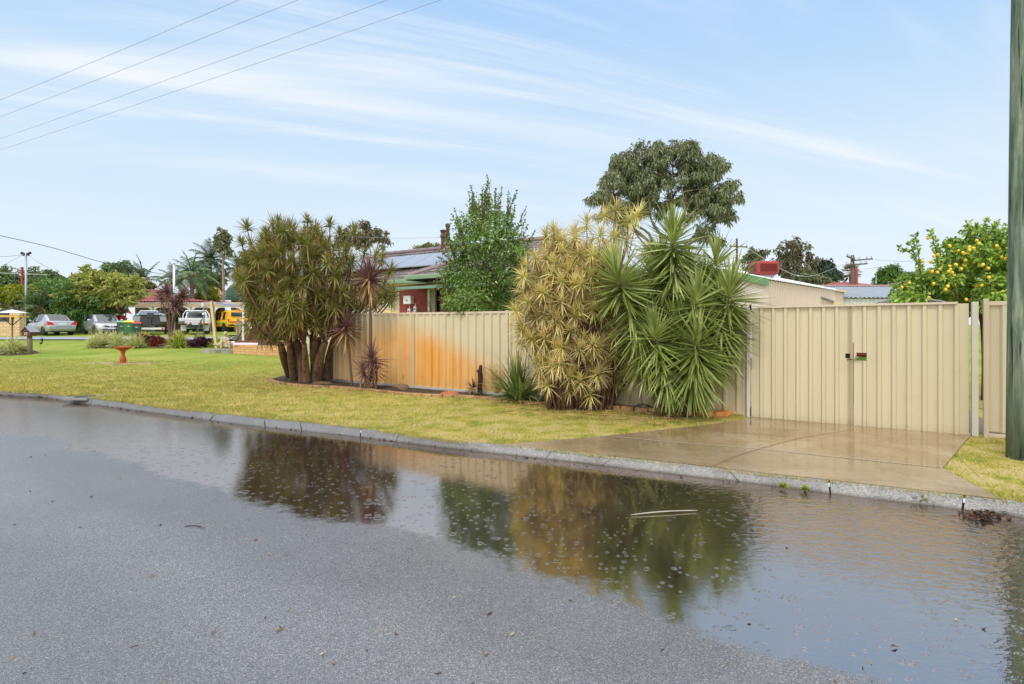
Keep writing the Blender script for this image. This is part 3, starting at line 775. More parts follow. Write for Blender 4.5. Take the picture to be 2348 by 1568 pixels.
# lower green awning edge and soffit
MB().prism([hp(-14.6, WN - .1, EZ - .36), hp(-14.6, WN - .1, EZ - .46), hp(-14.6, EN + .4, EZ - .34), hp(-14.6, EN + .4, EZ - .24)], FU * 6).build('awning', gutd_m, house, w=True)
MB().prism([hp(UL, EN + .02, EZ - .12), hp(UL, EN + .6, EZ - .12), hp(UL, EN + .6, EZ - .17), hp(UL, EN + .02, EZ - .17)], FU * (UR - UL)).build('soffit', mat('cream_soffit', S(216, 206, 178), .7, 0, .06, 3), house, w=True)
WL = EN + .55
redb = brickmat('red_brick', S(164, 62, 50), S(146, 52, 44), S(120, 56, 48), .24, .086, .008, .6)
creamb = brickmat('cream_brick', S(222, 216, 190), S(208, 200, 174), S(190, 180, 156), .24, .086, .008, .7)
gz = g(22) - .4
def wallbox(u0, u1, n, z0, z1, m, name='wall', th=.2, parent=house):
    o = MB().prism([hp(u0, n, z0), hp(u1, n, z0), hp(u1, n + th, z0), hp(u0, n + th, z0)], (0, 0, z1 - z0)).build(name, m, parent, w=True)
    return boxuv(o)
def hu(x, n):   # u coordinate on plane n seen at picture column x
    r = (x - CX) / FP / KY; y = n / (r * .5358 + .8443)
    return r * y * .8443 - y * .5358
wz = EZ - .16
uA, uB, uC, uD = hu(915.5, WL), hu(982, WL), hu(994, WL), hu(1008, WL)
wallbox(UL + .6, uA, WL, gz, wz, creamb); wallbox(uA, uB, WL - .004, gz, wz, redb); wallbox(uD, UR - .6, WL - .004, gz, wz, redb)
wallbox(uB - .05, uD + .1, WL, wz - .22, wz, mat('cream_soffit', S(216, 206, 178)), 'lintel')
MB().prism([hp(uB, WL - .05, gz), hp(uB + .09, WL - .05, gz), hp(uB + .09, WL + .1, gz), hp(uB, WL + .1, gz)], (0, 0, wz - .2 - gz)).build('door_frame', mat('white_paint', S(236, 234, 226), .5, 0, .04, 4), house, w=True)
MB().prism([hp(uB + .09, WL, gz), hp(uC + .05, WL, gz), hp(uC + .05, WL + .05, gz), hp(uB + .09, WL + .05, gz)], (0, 0, wz - .2 - gz)).prism([hp(uC + .05, WL - .03, gz), hp(uC + .10, WL - .03, gz), hp(uC + .10, WL + .06, gz), hp(uC + .05, WL + .06, gz)], (0, 0, wz - .2 - gz)).build('door', mat('grey_screen', S(176, 168, 152), .6, 0, .08, 9), house, w=True)
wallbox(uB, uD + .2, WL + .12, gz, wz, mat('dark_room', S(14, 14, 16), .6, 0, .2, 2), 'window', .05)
wallbox(UL + .6, UR - .6, 22.2, gz, wz, redb)
for u_ in (UL + .6, UR - .8): wallbox(u_, u_ + .2, WL + .3, gz, wz, redb, th=22.2 - WL - .3)
# flue pipes
fl = hp(hu(1019, RN), RN - .1, RZt - .25)
rust = mat('rusty_flue', S(92, 62, 56), .7, .2, .35, 7)
MB().tube([fl, fl + Vector((0, 0, 1.05))], .10, 12).lathe(fl + Vector((0, 0, 1.05)), [(.12, -.3), (.15, -.28), (.10, -.1), (.15, .02), (.05, .06)], 12).build('flue', rust, house, w=True)
MB().tube([fl + Vector((.17, .1, 0)), fl + Vector((.20, .1, 1.35))], .085, 10).lathe(fl + Vector((.20, .1, 1.35)), [(.11, -.1), (.12, .02), (.06, .05)], 10).build('flue', rust, house, w=True)
# solar panels (things on the roof) : 2 rows of portrait modules
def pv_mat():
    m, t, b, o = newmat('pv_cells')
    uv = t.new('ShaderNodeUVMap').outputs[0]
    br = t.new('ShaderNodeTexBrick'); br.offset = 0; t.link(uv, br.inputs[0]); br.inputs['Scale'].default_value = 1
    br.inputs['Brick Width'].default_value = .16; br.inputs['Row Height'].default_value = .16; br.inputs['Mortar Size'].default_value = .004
    br.inputs['Color1'].default_value = S(120, 126, 140); br.inputs['Color2'].default_value = S(126, 131, 146); br.inputs['Mortar'].default_value = S(170, 175, 186)  # sky glare put into the base colour: cells and grid lightened to grey
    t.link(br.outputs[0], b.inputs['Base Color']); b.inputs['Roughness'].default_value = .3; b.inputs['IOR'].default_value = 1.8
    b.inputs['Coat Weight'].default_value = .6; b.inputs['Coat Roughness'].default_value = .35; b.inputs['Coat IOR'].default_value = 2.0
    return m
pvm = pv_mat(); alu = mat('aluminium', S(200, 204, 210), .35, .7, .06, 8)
nr = FU.cross(vd).normalized()
if nr.z < 0: nr = -nr
pw, ph = 1.0, 1.66
ustart = hu(880, 17.6) - UL - 2.5
ranks = 0
for row in range(1):
    for i in range(7):
        u = ustart + i * (pw + .02); v = 1.15 + row * (ph + .02)
        o0 = hp(UL, EN, EZ) + FU * u + vd * v + nr * .14
        q = thing('solar_panel', ['leftmost grey solar panel of the row on the brown tiled roof', 'second solar panel from the left on the brown tiled roof', 'third solar panel from the left on the brown tiled roof', 'middle solar panel of the row on the brown tiled roof', 'solar panel below the rusty flue on the brown tiled roof', 'solar panel half hidden by the conical tree on the tiled roof', 'last solar panel of the row hidden behind the conical tree'][i], 'solar panel', o0, 0, 'solar panels on the tiled roof')
        a = [o0, o0 + FU * pw, o0 + FU * pw + vd * ph, o0 + vd * ph]
        MB().prism(a, nr * .035).build('frame', alu, q, w=True)
        ins = [o0 + FU * (.02) + vd * .02, o0 + FU * (pw - .02) + vd * .02, o0 + FU * (pw - .02) + vd * (ph - .02), o0 + FU * .02 + vd * (ph - .02)]
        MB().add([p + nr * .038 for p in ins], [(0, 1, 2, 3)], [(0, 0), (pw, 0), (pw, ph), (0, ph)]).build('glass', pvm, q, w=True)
# inverter on the red wall
def onwall(x, y, n):
    u = hu(x, n); p = hp(u, n, 0); Z = p.y / KY
    return Vector((p.x, p.y, EYE + (HY - y) * Z / FP))
iv0 = onwall(932, 697.5, WL); 
inv = thing('inverter', 'white solar inverter box mounted on the red brick wall', 'inverter', iv0)
uu = hu(932, WL); wi = hu(949, WL) - uu; hi = onwall(932, 679, WL).z - iv0.z
MB().prism([hp(uu, WL - .004, iv0.z), hp(uu + wi, WL - .004, iv0.z), hp(uu + wi, WL - .2, iv0.z), hp(uu, WL - .2, iv0.z)], (0, 0, hi)).build('casing', mat('white_enamel', S(226, 230, 236), .4, 0, .03, 5), inv, w=True, bevel=.012)
pc_ = hp(uu + wi / 2, WL - .203, iv0.z + hi * .45)
Mr = Matrix((FU, Vector((0, 0, 1)), FN)).transposed()
MB().lathe(pc_, [(.055, -.004), (.055, .004), (.04, .005), (.0, .005)], 16, Mr @ Matrix.Diagonal((1, .65, -1))).build('badge', mat('badge_grey', S(130, 140, 156), .4, 0, .1, 30), inv, w=True)
for i, (du, dz_) in enumerate(((.14, -.28), (.46, -.2))):
    MB().prism([hp(uu + du, WL - .004, iv0.z + dz_ - .1), hp(uu + du + .13, WL - .004, iv0.z + dz_ - .1), hp(uu + du + .13, WL - .1, iv0.z + dz_ - .1), hp(uu + du, WL - .1, iv0.z + dz_ - .1)], (0, 0, .2)).tube([hp(uu + du + .06, WL - .05, iv0.z + dz_ + .1), hp(uu + du + .06, WL - .05, iv0.z + .01)], .015, 6).build('isolator', mat('white_enamel', S(226, 230, 236)), inv, w=True)
    MB().lathe(hp(uu + du + .06, WL - .1, iv0.z + dz_), [(.03, -.02), (.03, .02), (0, .02)], 10, Mr @ Matrix.Diagonal((1, 1, -1))).build('switch', gap_m, inv, w=True)
# scrolled iron trellis in front of the wall
tb_ = onwall(967, 715, WL - .6); tw = mat('rusty_iron', S(130, 86, 82), .7, .3, .2, 20)
tr = thing('iron_trellis', 'rusty scrolled iron trellis of arched hoops beside the back door', 'trellis', tb_ - Vector((0, 0, .9)))
def hoop(u0, w_, zb, zt, n_=WL - .6):
    c = hp(u0 + w_ / 2, n_, 0); pts = [hp(u0, n_, zb)]
    for i in range(13):
        a = PI - PI * i / 12; pts.append(hp(u0 + w_ / 2 + math.cos(a) * w_ / 2, n_, zt - w_ / 2 + math.sin(a) * w_ / 2))
    pts.append(hp(u0 + w_, n_, zb)); return pts
ut = hu(957, WL - .6); zb = tb_.z - .9
MB().tube(hoop(ut, .68, zb, tb_.z + .42), .013, 6).build('frame', tw, tr, True, w=True)
h2 = MB()
for du, zt in ((.02, .26), (.36, .26), (.18, .56), (.08, .02), (.42, .02)): h2.tube(hoop(ut + du, .26, zb + .6, tb_.z + zt), .011, 6)
h2.build('scrolls', tw, tr, True, w=True)
# yellow shade sail slung low behind the fence
sail = []
A_, B_, C_ = onwall(868, 706, 13.6), onwall(1120, 716, 13.2), onwall(900, 721, 12.4)
for i in range(15):
    f = i / 14; a = A_.lerp(B_, f); c = C_.lerp(B_, f)
    sag = -.22 * math.sin(PI * f) * (1 - f * .3)
    sail.append([a.lerp(c, k / 4) + Vector((0, 0, sag * (1 - .4 * k / 4))) for k in range(5)])
so_ = MB().grid(sail).build('shade_sail', mat('yellow_sail', S(222, 176, 92), .7, 0, .08, 3), None, True, w=True, loc=A_)
so_.modifiers.new('t', 'SOLIDIFY').thickness = .006
tag(so_, 'sagging yellow shade sail peeking over the left end of the steel fence', 'shade sail')
# tv aerial on the far roof end
ab = hp(hu(1289, RN), RN, RZt - .1); zA = onwall(1289, 526, RN).z
ant = thing('tv_aerial', 'grey television aerial with horizontal rods above the tiled roof', 'aerial', ab)
MB().tube([ab, Vector((ab.x, ab.y, zA + .05))], .018, 6).build('mast', alu, ant, w=True)
ar = MB().bar((ab.x - .35, ab.y, zA + .02), (ab.x + .35, ab.y + .1, zA), .025)
for i in range(6): ar.bar((ab.x - .33 + i * .12, ab.y - .25, zA + .03), (ab.x - .33 + i * .12, ab.y + .35, zA + .0), .014)
ar.build('array', alu, ant, w=True)
wA = onwall(820, 543, RN); wB = fl + Vector((0, 0, .75))
o = MB().tube([Vector((0, 0, 0)), (wB - wA) * .5 + Vector((0, 0, -.05)), wB - wA], .008, 5).build('stay_wire', wire_m, None, loc=wA)
tag(o, 'thin wire running left from the rusty flue on the tiled roof', 'wire')

# ================================================================== SHED BEHIND THE GATE
a_s = Vector((.70, .714, 0)); w_s = Vector((-.714, .70, 0)); C0 = Vector((8.39, 18.05, 0)); ez = 2.99; gs = .4
SL, SW = 9.45, 6.0; tps = .27
shed = thing('garden_shed', 'beige corrugated steel shed with white roof behind the left gate leaf', 'shed', C0 + Vector((0, 0, gs)))
def corr(bm, p0, ud, L, zfn0, zfn1, pitch=.19, dep=.035, nrm=None):
    nrm = nrm or Vector((ud.y, -ud.x, 0)); k = int(L / pitch * 4)
    ra, rb_ = [], []
    for i in range(k + 1):
        u = L * i / k; h = dep if i % 4 in (1, 2) else 0
        b = p0 + ud * u + nrm * h
        ra.append(Vector((b.x, b.y, zfn0(u)))); rb_.append(Vector((b.x, b.y, zfn1(u))))
    bm.grid([ra, rb_])
sh_m = mat('shed_cream', S(206, 190, 178), .5, 0, .05, 3, stretch=(6, 6, .4))
w1 = MB(); corr(w1, C0, a_s, SL, lambda u: gs, lambda u: ez, pitch=.24, dep=.09); w1.build('wall', sh_m, shed, w=True)
w2 = MB(); w2.add([C0 + Vector((0, 0, gs)), C0 + w_s * SW + Vector((0, 0, gs)), C0 + w_s * SW + Vector((0, 0, ez)), C0 + w_s * SW / 2 + Vector((0, 0, ez + SW / 2 * tps)), C0 + Vector((0, 0, ez))], [(0, 1, 2, 3, 4)]).build('wall', mat('shed_plain', S(218, 208, 200), .5, 0, .05, 3), shed, w=True)
w3 = MB(); q = C0 + a_s * SL; w3.add([q + Vector((0, 0, gs)), q + w_s * SW + Vector((0, 0, gs)), q + w_s * SW + Vector((0, 0, ez)), q + w_s * SW / 2 + Vector((0, 0, ez + SW / 2 * tps)), q + Vector((0, 0, ez))], [(0, 4, 3, 2, 1)]).build('wall', sh_m, shed, w=True)
whr = mat('white_roof', S(226, 230, 234), .4, .2, .06, 2)
rf = MB()
for sgn in (0, 1):
    rows = []
    k = int(SL / .19 * 4)
    for v in (-.15, SW / 2):
        row = []
        for i in range(k + 1):
            u = -.08 + (SL + .16) * i / k; h = .035 if i % 4 in (1, 2) else 0
            vv = v if sgn == 0 else SW - v
            b = C0 + a_s * u + w_s * vv; row.append(Vector((b.x, b.y, ez + .06 + v * tps + h)))
        rows.append(row)
    rf.grid(rows if sgn == 0 else rows[::-1])
ro_ = rf.build('roof', whr, shed, w=True); ro_.modifiers.new('t', 'SOLIDIFY').thickness = .012
MB().prism([C0 - a_s * .1 + Vector((0, 0, ez + .04)) - w_s * .15 * 1, C0 - a_s * .1 + w_s * SW / 2 + Vector((0, 0, ez + SW / 2 * tps + .08)), C0 - a_s * .1 + w_s * SW / 2 + Vector((0, 0, ez + SW / 2 * tps - .14)), C0 - a_s * .1 - w_s * .15 + Vector((0, 0, ez - .2))], a_s * -.03).build('barge_board', mat('barge_green', S(104, 146, 104), .4, 0, .05, 2), shed, w=True)
MB().prism([C0 + a_s * (SL - 1.6) - w_s * .16 + Vector((0, 0, ez - .02)), C0 + a_s * (SL + .1) - w_s * .16 + Vector((0, 0, ez - .02)), C0 + a_s * (SL + .1) - w_s * .16 + Vector((0, 0, ez + .06)), C0 + a_s * (SL - 1.6) - w_s * .16 + Vector((0, 0, ez + .06))], w_s * -.03).build('fascia', mat('cream_timber', S(220, 196, 160), .6, 0, .12, 5), shed, w=True)
fp = C0 + a_s * (SL * .62) - w_s * .10
lf = thing('tube_light', 'twin tube light fitting fixed under the shed eave', 'light', fp + Vector((0, 0, 2.45)))
MB().tube([fp + Vector((0, 0, 2.62)) - w_s * .05, fp + a_s * 1.6 + Vector((0, 0, 2.50)) - w_s * .05], .05, 8).build('tube', mat('galvanised', S(150, 152, 156)), lf, True, w=True)
MB().bar(fp + a_s * 1.5 + Vector((0, 0, 2.42)) - w_s * .1, fp + a_s * 2.6 + Vector((0, 0, 2.42)) - w_s * .1, .14, .12).build('housing', mat('cream_timber', S(220, 196, 160)), lf, w=True, bevel=.01)
# red evaporative cooler on the roof
cb = C0 + a_s * 1.55 + w_s * .62; cb.z = ez + .62 * tps + .12
ac = thing('roof_cooler', 'red evaporative cooler box with louvred sides on the shed roof', 'air cooler', cb, math.atan2(a_s.y, a_s.x) - .75); ac.scale = (.82, .82, .82)
cr_ = mat('red_plastic', S(150, 44, 40), .4, 0, .08, 2)
lo_ = MB(); prof = []
def rrect(w_, d_, z, r=.08):
    pts = []
    for cx_, cy_, a0 in ((w_ / 2 - r, d_ / 2 - r, 0), (-w_ / 2 + r, d_ / 2 - r, PI / 2), (-w_ / 2 + r, -d_ / 2 + r, PI), (w_ / 2 - r, -d_ / 2 + r, 1.5 * PI)):
        for i in range(4): pts.append(Vector((cx_ + r * math.cos(a0 + i * PI / 6), cy_ + r * math.sin(a0 + i * PI / 6), z)))
    return pts
rings = [rrect(.78, .74, 0), rrect(.98, .92, .12), rrect(.98, .92, .50), rrect(.94, .88, .57), rrect(.82, .76, .60)]
for a, b_ in zip(rings, rings[1:]):
    n_ = len(a); bb = len(lo_.v); lo_.v += [tuple(p) for p in a + b_]; lo_.uv += [(0, 0)] * (2 * n_)
    lo_.f += [(bb + i, bb + (i + 1) % n_, bb + n_ + (i + 1) % n_, bb + n_ + i) for i in range(n_)]
bb = len(lo_.v); lo_.v += [tuple(p) for p in rings[-1]]; lo_.uv += [(0, 0)] * 16; lo_.f.append(tuple(range(bb, bb + 16)))
lo_.build('casing', cr_, ac, False)
dk = mat('dark_red', S(74, 26, 28), .6, 0, .1, 3)
for rz_, hw in ((0, .37), (PI / 2, .34), (PI, .37), (-PI / 2, .34)):
    lv = MB(); Mz = Matrix.Rotation(rz_, 3, 'Z'); dd = -.465 if abs(math.cos(rz_)) > .5 else -.495
    lv.box(Mz @ Vector((0, dd + .004, .31)), (hw * 2, .012, .34), M=Mz)
    bk = lv.build('pad', dk, ac)
    sl2 = MB()
    for i in range(9): sl2.box(Mz @ Vector((0, dd - .008, .155 + i * .039)), (hw * 2 - .02, .016, .01), M=Mz @ Matrix.Rotation(.5, 3, 'X'))
    sl2.build('louvres', cr_, bk)
MB().box((0, 0, -.05), (.66, .62, .12)).build('duct', mat('galvanised', S(150, 152, 156)), ac)

# grey shed roof further right, hot water tank, red roof behind
def simple_house(name, label, x0, x1, Z, yr, ye, wall_m, roof_m, deep=5, corru=True, cat='shed', back=3.2, yb=None):
    A = P(x0, ye, Z); B = P(x1, ye, Z); zr = EYE + (HY - yr) * (Z + back / KY) / FP
    gz_ = g(Z * KY); th = thing(name, label, cat, Vector(((A.x + B.x) / 2, A.y, gz_)))
    L = B.x - A.x; rows = []
    k = int(L / .19 * 4)
    for v in (0, 1):
        rows.append([Vector((A.x - .1 + (L + .2) * i / k, A.y - .2 + (back + .2) * v, A.z + (zr - A.z) * v + (.04 if i % 4 in (1, 2) else 0))) for i in range(k + 1)])
    b = MB().grid(rows)
    rows2 = [[Vector((p.x, 2 * (A.y + back) - p.y, p.z)) for p in r] for r in rows][::-1]
    b.grid(rows2); ro = b.build('roof', roof_m, th, w=True); ro.modifiers.new('t', 'SOLIDIFY').thickness = .015
    wb = MB(); corr(wb, Vector((A.x, A.y, 0)), Vector((1, 0, 0)), L, lambda u: gz_, lambda u: A.z - .03)
    wb.build('wall', wall_m, th, w=True)
    for xx in (A.x, B.x):
        wb = MB(); wb.add([Vector((xx, A.y, gz_)), Vector((xx, A.y + 2 * back, gz_)), Vector((xx, A.y + 2 * back, A.z - .03)), Vector((xx, A.y + back, zr - .03)), Vector((xx, A.y, A.z - .03))], [(0, 1, 2, 3, 4)])
        wb.build('wall', wall_m, th, w=True)
    MB().bar((A.x - .12, A.y + back, zr + .05), (B.x + .12, A.y + back, zr + .05), .35, .06).build('ridge_capping', mat('pink_ridge', S(176, 140, 136), .6, 0, .15, 3), th, w=True)
    return th
gsh = simple_house('grey_shed', 'grey corrugated roofed shed with pale walls left of the lemon tree', 1926, 2140, 22, 657, 683, mat('pale_steel', S(206, 208, 208), .5, 0, .06, 3), mat('grey_iron', S(142, 148, 158), .45, .1, .1, 3))
MB().bar(P(1912, 706, 21.9), P(1972, 706, 21.9), .03, .06).build('skirting', mat('red_trim', S(160, 40, 36), .5), gsh, w=True)
rr = thing('red_roof_house', 'dark red tiled roof hump showing beyond the grey shed', 'house', onG(1990, 40))
A, B = P(1948, 658, 40), P(2070, 658, 40); zt = P(1975, 648, 44).z
MB().add([A, B, Vector((B.x - 2, B.y + 4, zt)), Vector((A.x + 1, A.y + 4, zt)), A + Vector((0, 8, 0)), B + Vector((0, 8, 0))], [(0, 1, 2, 3), (4, 3, 2, 5), (0, 3, 4), (1, 5, 2)]).build('roof', mat('red_tile', S(150, 62, 60), .5, 0, .25, 6), rr, w=True)
wallm = MB().prism([A + Vector((.3, .3, 0)) * 1, B + Vector((-.3, .3, 0)), B + Vector((-.3, 7.7, 0)), A + Vector((.3, 7.7, 0))], (0, 0, -(A.z - g(45)))).build('wall', mat('cream_brick_plain', S(206, 190, 160), .7, 0, .1, 4), rr, w=True)
tk = thing('water_tank', 'white solar hot water tank lying on the red roof beyond the grey shed', 'tank', P(2030, 652, 41))
MB().tube([P(2005, 651, 41), P(2054, 651, 41)], .22, 12).build('tank', mat('white_enamel', S(226, 230, 236)), tk, True, w=True)
for x_ in (2012, 2046): MB().box(P(x_, 656, 41), (.1, .4, .25)).build('stand', alu, tk, w=True)
# steel tube hoop over the gate
hb = []
for i in range(21):
    f = i / 20; x = 2040 + 150 * f; y = 700 - 13 * math.sin(PI * min(1, f * 1.15) ** .8) - 0
    hb.append(P(x, 706 - 19.5 * (math.sin(PI * f) ** .55), 9.2))
hb = [Vector((hb[0].x, hb[0].y, .0))] + hb + [Vector((hb[-1].x, hb[-1].y, 0))]
o = thing('steel_hoop', 'curved grey steel tube frame arching just above the right gate leaf', 'frame', hb[0])
MB().tube(hb, .02, 8).build('hoop', mat('galvanised', S(150, 152, 156)), o, True, w=True)
MB().tube([p + Vector((0, .6, .03)) for p in hb], .02, 8).build('hoop', mat('galvanised', S(150, 152, 156)), o, True, w=True)
cr2 = MB()
for i in (4, 9, 14, 18): cr2.tube([hb[i], hb[i] + Vector((0, .6, .03))], .015, 6)
cr2.build('cross_tubes', mat('galvanised', S(150, 152, 156)), o, w=True)
# red roller and turf behind the gate, glimpsed through the latch opening
kb2 = P(1957, 744, 9.0); kb2.z = 0
bn = thing('yard_crate', 'green bin like crate with a red top glimpsed through the gate latch opening', 'crate', kb2)
MB().box(kb2 + Vector((.35, .2, 1.03)), (.62, .5, .20), -.2).build('body', mat('crate_red', S(104, 34, 22), .6, 0, .15, 4), bn, w=True, bevel=.02)
MB().box(kb2 + Vector((.35, .2, 1.15)), (.66, .54, .04), -.2).build('lid', mat('crate_red', S(104, 34, 22)), bn, w=True)
MB().box(kb2 + Vector((.35, .2, .46)), (.60, .48, .92), -.2).build('base', mat('crate_green', S(80, 120, 34), .6, 0, .15, 4), bn, w=True)
# power poles on the right skyline
timb = mat('weathered_timber', S(92, 78, 74), .8, 0, .25, 3, .3, 30, stretch=(6, 6, .6))
def power_pole(xb, ytop, Z, r, label, arms, cat='pole', m=timb, name='power_pole'):
    b = onG(xb, Z); zt = EYE + (HY - ytop) * Z / FP
    p = thing(name, label, cat, b)
    MB().tube([b, Vector((b.x, b.y, zt))], [r, r * .8], 10).build('shaft', m, p, True, w=True)
    for (y, xl, xr, yl, yr_) in arms:
        A, B = P(xl, yl, Z), P(xr, yr_, Z); A.y = B.y = b.y - r - .04
        MB().bar(A, B, .09, .1).build('crossarm', m, p, w=True)
        ins = MB()
        for f in (.06, .3, .7, .94):
            c = A.lerp(B, f); ins.lathe(c + Vector((0, 0, .06)), [(.03, 0), (.05, .05), (.03, .1), (.05, .14), (.0, .17)], 8)
        ins.build('insulators', mat('insulator', S(160, 165, 170), .3), p, w=True)
    return p
pp = power_pole(1954, 585, 38, .16, 'grey timber power pole with crossarms standing beyond the grey shed', [(0, 1937, 1956, 588, 596), (0, 1934, 1984, 609, 605), (0, 1952, 1996, 598, 594)])
pl_ = power_pole(1689, 547, 45, .11, 'bare brown timber power pole behind the yucca and shed', [(0, 1671, 1712, 565, 567)])
def cable(pts, label, r=.012, m=wire_m, name='cable', grp=None):
    pts = spline(pts, 6); o = MB().tube([p - pts[0] for p in pts], r, 5).build(name, m, None, loc=pts[0]); return tag(o, label, 'wire', grp)
cable([P(1712, 568, 45), P(1830, 633, 42), P(1934, 606, 38)], 'sagging pair of pale service cables between the two right hand power poles', .02, mat('pale_wire', S(180, 184, 186), .5))
cable([P(1996, 595, 38), P(2060, 599, 30), P(2160, 602, 24)], 'thin cable leading right from the crossarm pole towards the lemon tree', .01)
o = MB().tube([(0, 0, 0), (0, 0, 2.6)], .09, 8).lathe((0, 0, 2.6), [(.09, 0), (.06, .06), (0, .08)], 8).build('red_post', mat('red_paint', S(150, 52, 44), .5, 0, .15, 4), None, loc=P(1962.5, 690, 30) - Vector((0, 0, .6)))
tag(o, 'red painted post just right of the crossarm power pole', 'post')
aer = P(2008, 651, 26); o = thing('roof_aerial', 'small television aerial on a mast in front of the round green bush', 'aerial', aer)
MB().tube([aer, P(2008, 616, 26)], .015, 6).build('mast', alu, o, w=True)
b = MB().bar(P(1986, 615.5, 26), P(2034, 611, 26), .02)
for i in range(9): b.bar(P(1988 + i * 5.5, 615.5 - i * .5, 26) + Vector((0, -.25, 0)), P(1988 + i * 5.5, 615.5 - i * .5, 26) + Vector((0, .25, 0)), .01)
b.build('array', alu, o, w=True)
# ================================================================== VEGETATION
def rnd_unit(rng, n):
    v = rng.normal(size=(n, 3)); return v / np.linalg.norm(v, axis=1)[:, None]
def leaf_quads(pos, axis, L, Wd, rng, fold=.25, droop=0.0):
    """folded diamond leaves: pos (n,3), axis (n,3) unit, L (n,), Wd (n,)"""
    n = len(pos); r = rnd_unit(rng, n)
    side = np.cross(axis, r); side /= (np.linalg.norm(side, axis=1)[:, None] + 1e-9)
    nrm = np.cross(side, axis)
    L = np.broadcast_to(L, (n,))[:, None]; Wd = np.broadcast_to(Wd, (n,))[:, None]
    mid = pos + axis * L * .45 + nrm * L * 0.0
    tip = pos + axis * L; tip[:, 2] -= (L[:, 0] * droop)
    up = nrm * Wd * fold
    v = np.stack([pos, mid + side * Wd * .5 + up, tip, mid - side * Wd * .5 + up], 1).reshape(-1, 3)
    b = np.arange(n)[:, None] * 4
    f = np.concatenate([b + np.array([[0, 1, 2]]), b + np.array([[0, 2, 3]])], 1).reshape(-1, 3)
    uv = np.tile(np.array([[.5, 0], [1, .5], [.5, 1], [0, .5]]), (n, 1))
    return v, f, uv
class Leaves:
    def __init__(s): s.v = []; s.f = []; s.uv = []; s.n = 0
    def add(s, v, f, uv):
        s.v.append(v); s.f.append(f + s.n); s.uv.append(uv); s.n += len(v)
    def build(s, name, m, parent, w=True, smooth=False):
        return mesh_obj(name, np.concatenate(s.v), np.concatenate(s.f), m, parent, smooth, w, None, np.concatenate(s.uv))
def straps(bases, dirs, L, Wd, bend, rng, seg=4, vfold=.18, tipw=.12):
    """long strap leaves that arch downwards; one row of verts per ring: left, mid, right"""
    n = len(bases); dirs = dirs / np.linalg.norm(dirs, axis=1)[:, None]
    L = np.broadcast_to(L, (n,)); Wd = np.broadcast_to(Wd, (n,)); bend = np.broadcast_to(bend, (n,))
    hz = np.cross(dirs, np.array([[0, 0, 1.0]])); hl = np.linalg.norm(hz, axis=1)
    bad = hl < .08; hz[bad] = rnd_unit(rng, n)[bad]; hz /= np.linalg.norm(hz, axis=1)[:, None]
    tw = rng.normal(0, .35, n)[:, None]
    nn = np.cross(hz, dirs); hz = hz * np.cos(tw) + nn * np.sin(tw)
    V = []; UV = []
    p = bases.copy(); d = dirs.copy(); step = (L / seg)[:, None]
    prof = [.55, 1.0, .92, .62, .28, .1] if seg == 5 else [.6, 1.0, .85, .5, tipw] if seg == 4 else [.7, 1, .65, tipw]
    for i in range(seg + 1):
        w = Wd[:, None] * prof[i] * .5
        nr_ = np.cross(hz, d); nr_ /= (np.linalg.norm(nr_, axis=1)[:, None] + 1e-9)
        V.append(np.stack([p + hz * w + nr_ * w * vfold * 2, p, p - hz * w + nr_ * w * vfold * 2], 1))
        UV.append(np.tile(np.array([[0, i / seg], [.5, i / seg], [1, i / seg]]), (n, 1, 1)))
        p = p + d * step
        d = d + np.array([[0, 0, -1.0]]) * (bend / seg)[:, None]; d /= np.linalg.norm(d, axis=1)[:, None]
    V = np.stack(V, 1).reshape(n, -1, 3); UV = np.stack(UV, 1).reshape(n, -1, 2); k = V.shape[1]
    f = []
    for i in range(seg):
        a = i * 3
        f += [[a, a + 1, a + 4, a + 3], [a + 1, a + 2, a + 5, a + 4]]
    f = np.array(f)
    F = (np.arange(n)[:, None, None] * k + f[None]).reshape(-1, 4)
    return V.reshape(-1, 3), F, UV.reshape(-1, 2)
def dome_dirs(n, axis, elo, ehi, rng, bias=1.0):
    """directions around axis, elevation elo..ehi degrees above the plane square to it"""
    axis = np.array(axis, dtype=float); axis /= np.linalg.norm(axis)
    r = np.array([.31, .95, .05]) if abs(axis[1]) < .9 else np.array([1, 0, 0.0])
    x = np.cross(axis, r); x /= np.linalg.norm(x); y = np.cross(axis, x)
    i = np.arange(n); az = i * 2.39996 + rng.normal(0, .2, n); el = np.radians(elo + (ehi - elo) * ((i + .5) / n) ** bias + rng.normal(0, 4, n))
    return (np.cos(el) * np.cos(az))[:, None] * x + (np.cos(el) * np.sin(az))[:, None] * y + np.sin(el)[:, None] * axis, el, i / n
bark = mat('grey_brown_bark', S(104, 84, 66), .9, 0, .35, 5, .8, 30, stretch=(3, 3, .6))
barkd = mat('dark_bark', S(70, 54, 44), .9, 0, .35, 6, .8, 30, stretch=(3, 3, .6))
gumbark = mat('gum_bark', S(150, 136, 124), .8, 0, .25, 3, .4, 20, stretch=(2, 2, .5), col2=S(104, 88, 78))
def arr(v): return np.array([v[0], v[1], v[2]], dtype=float)

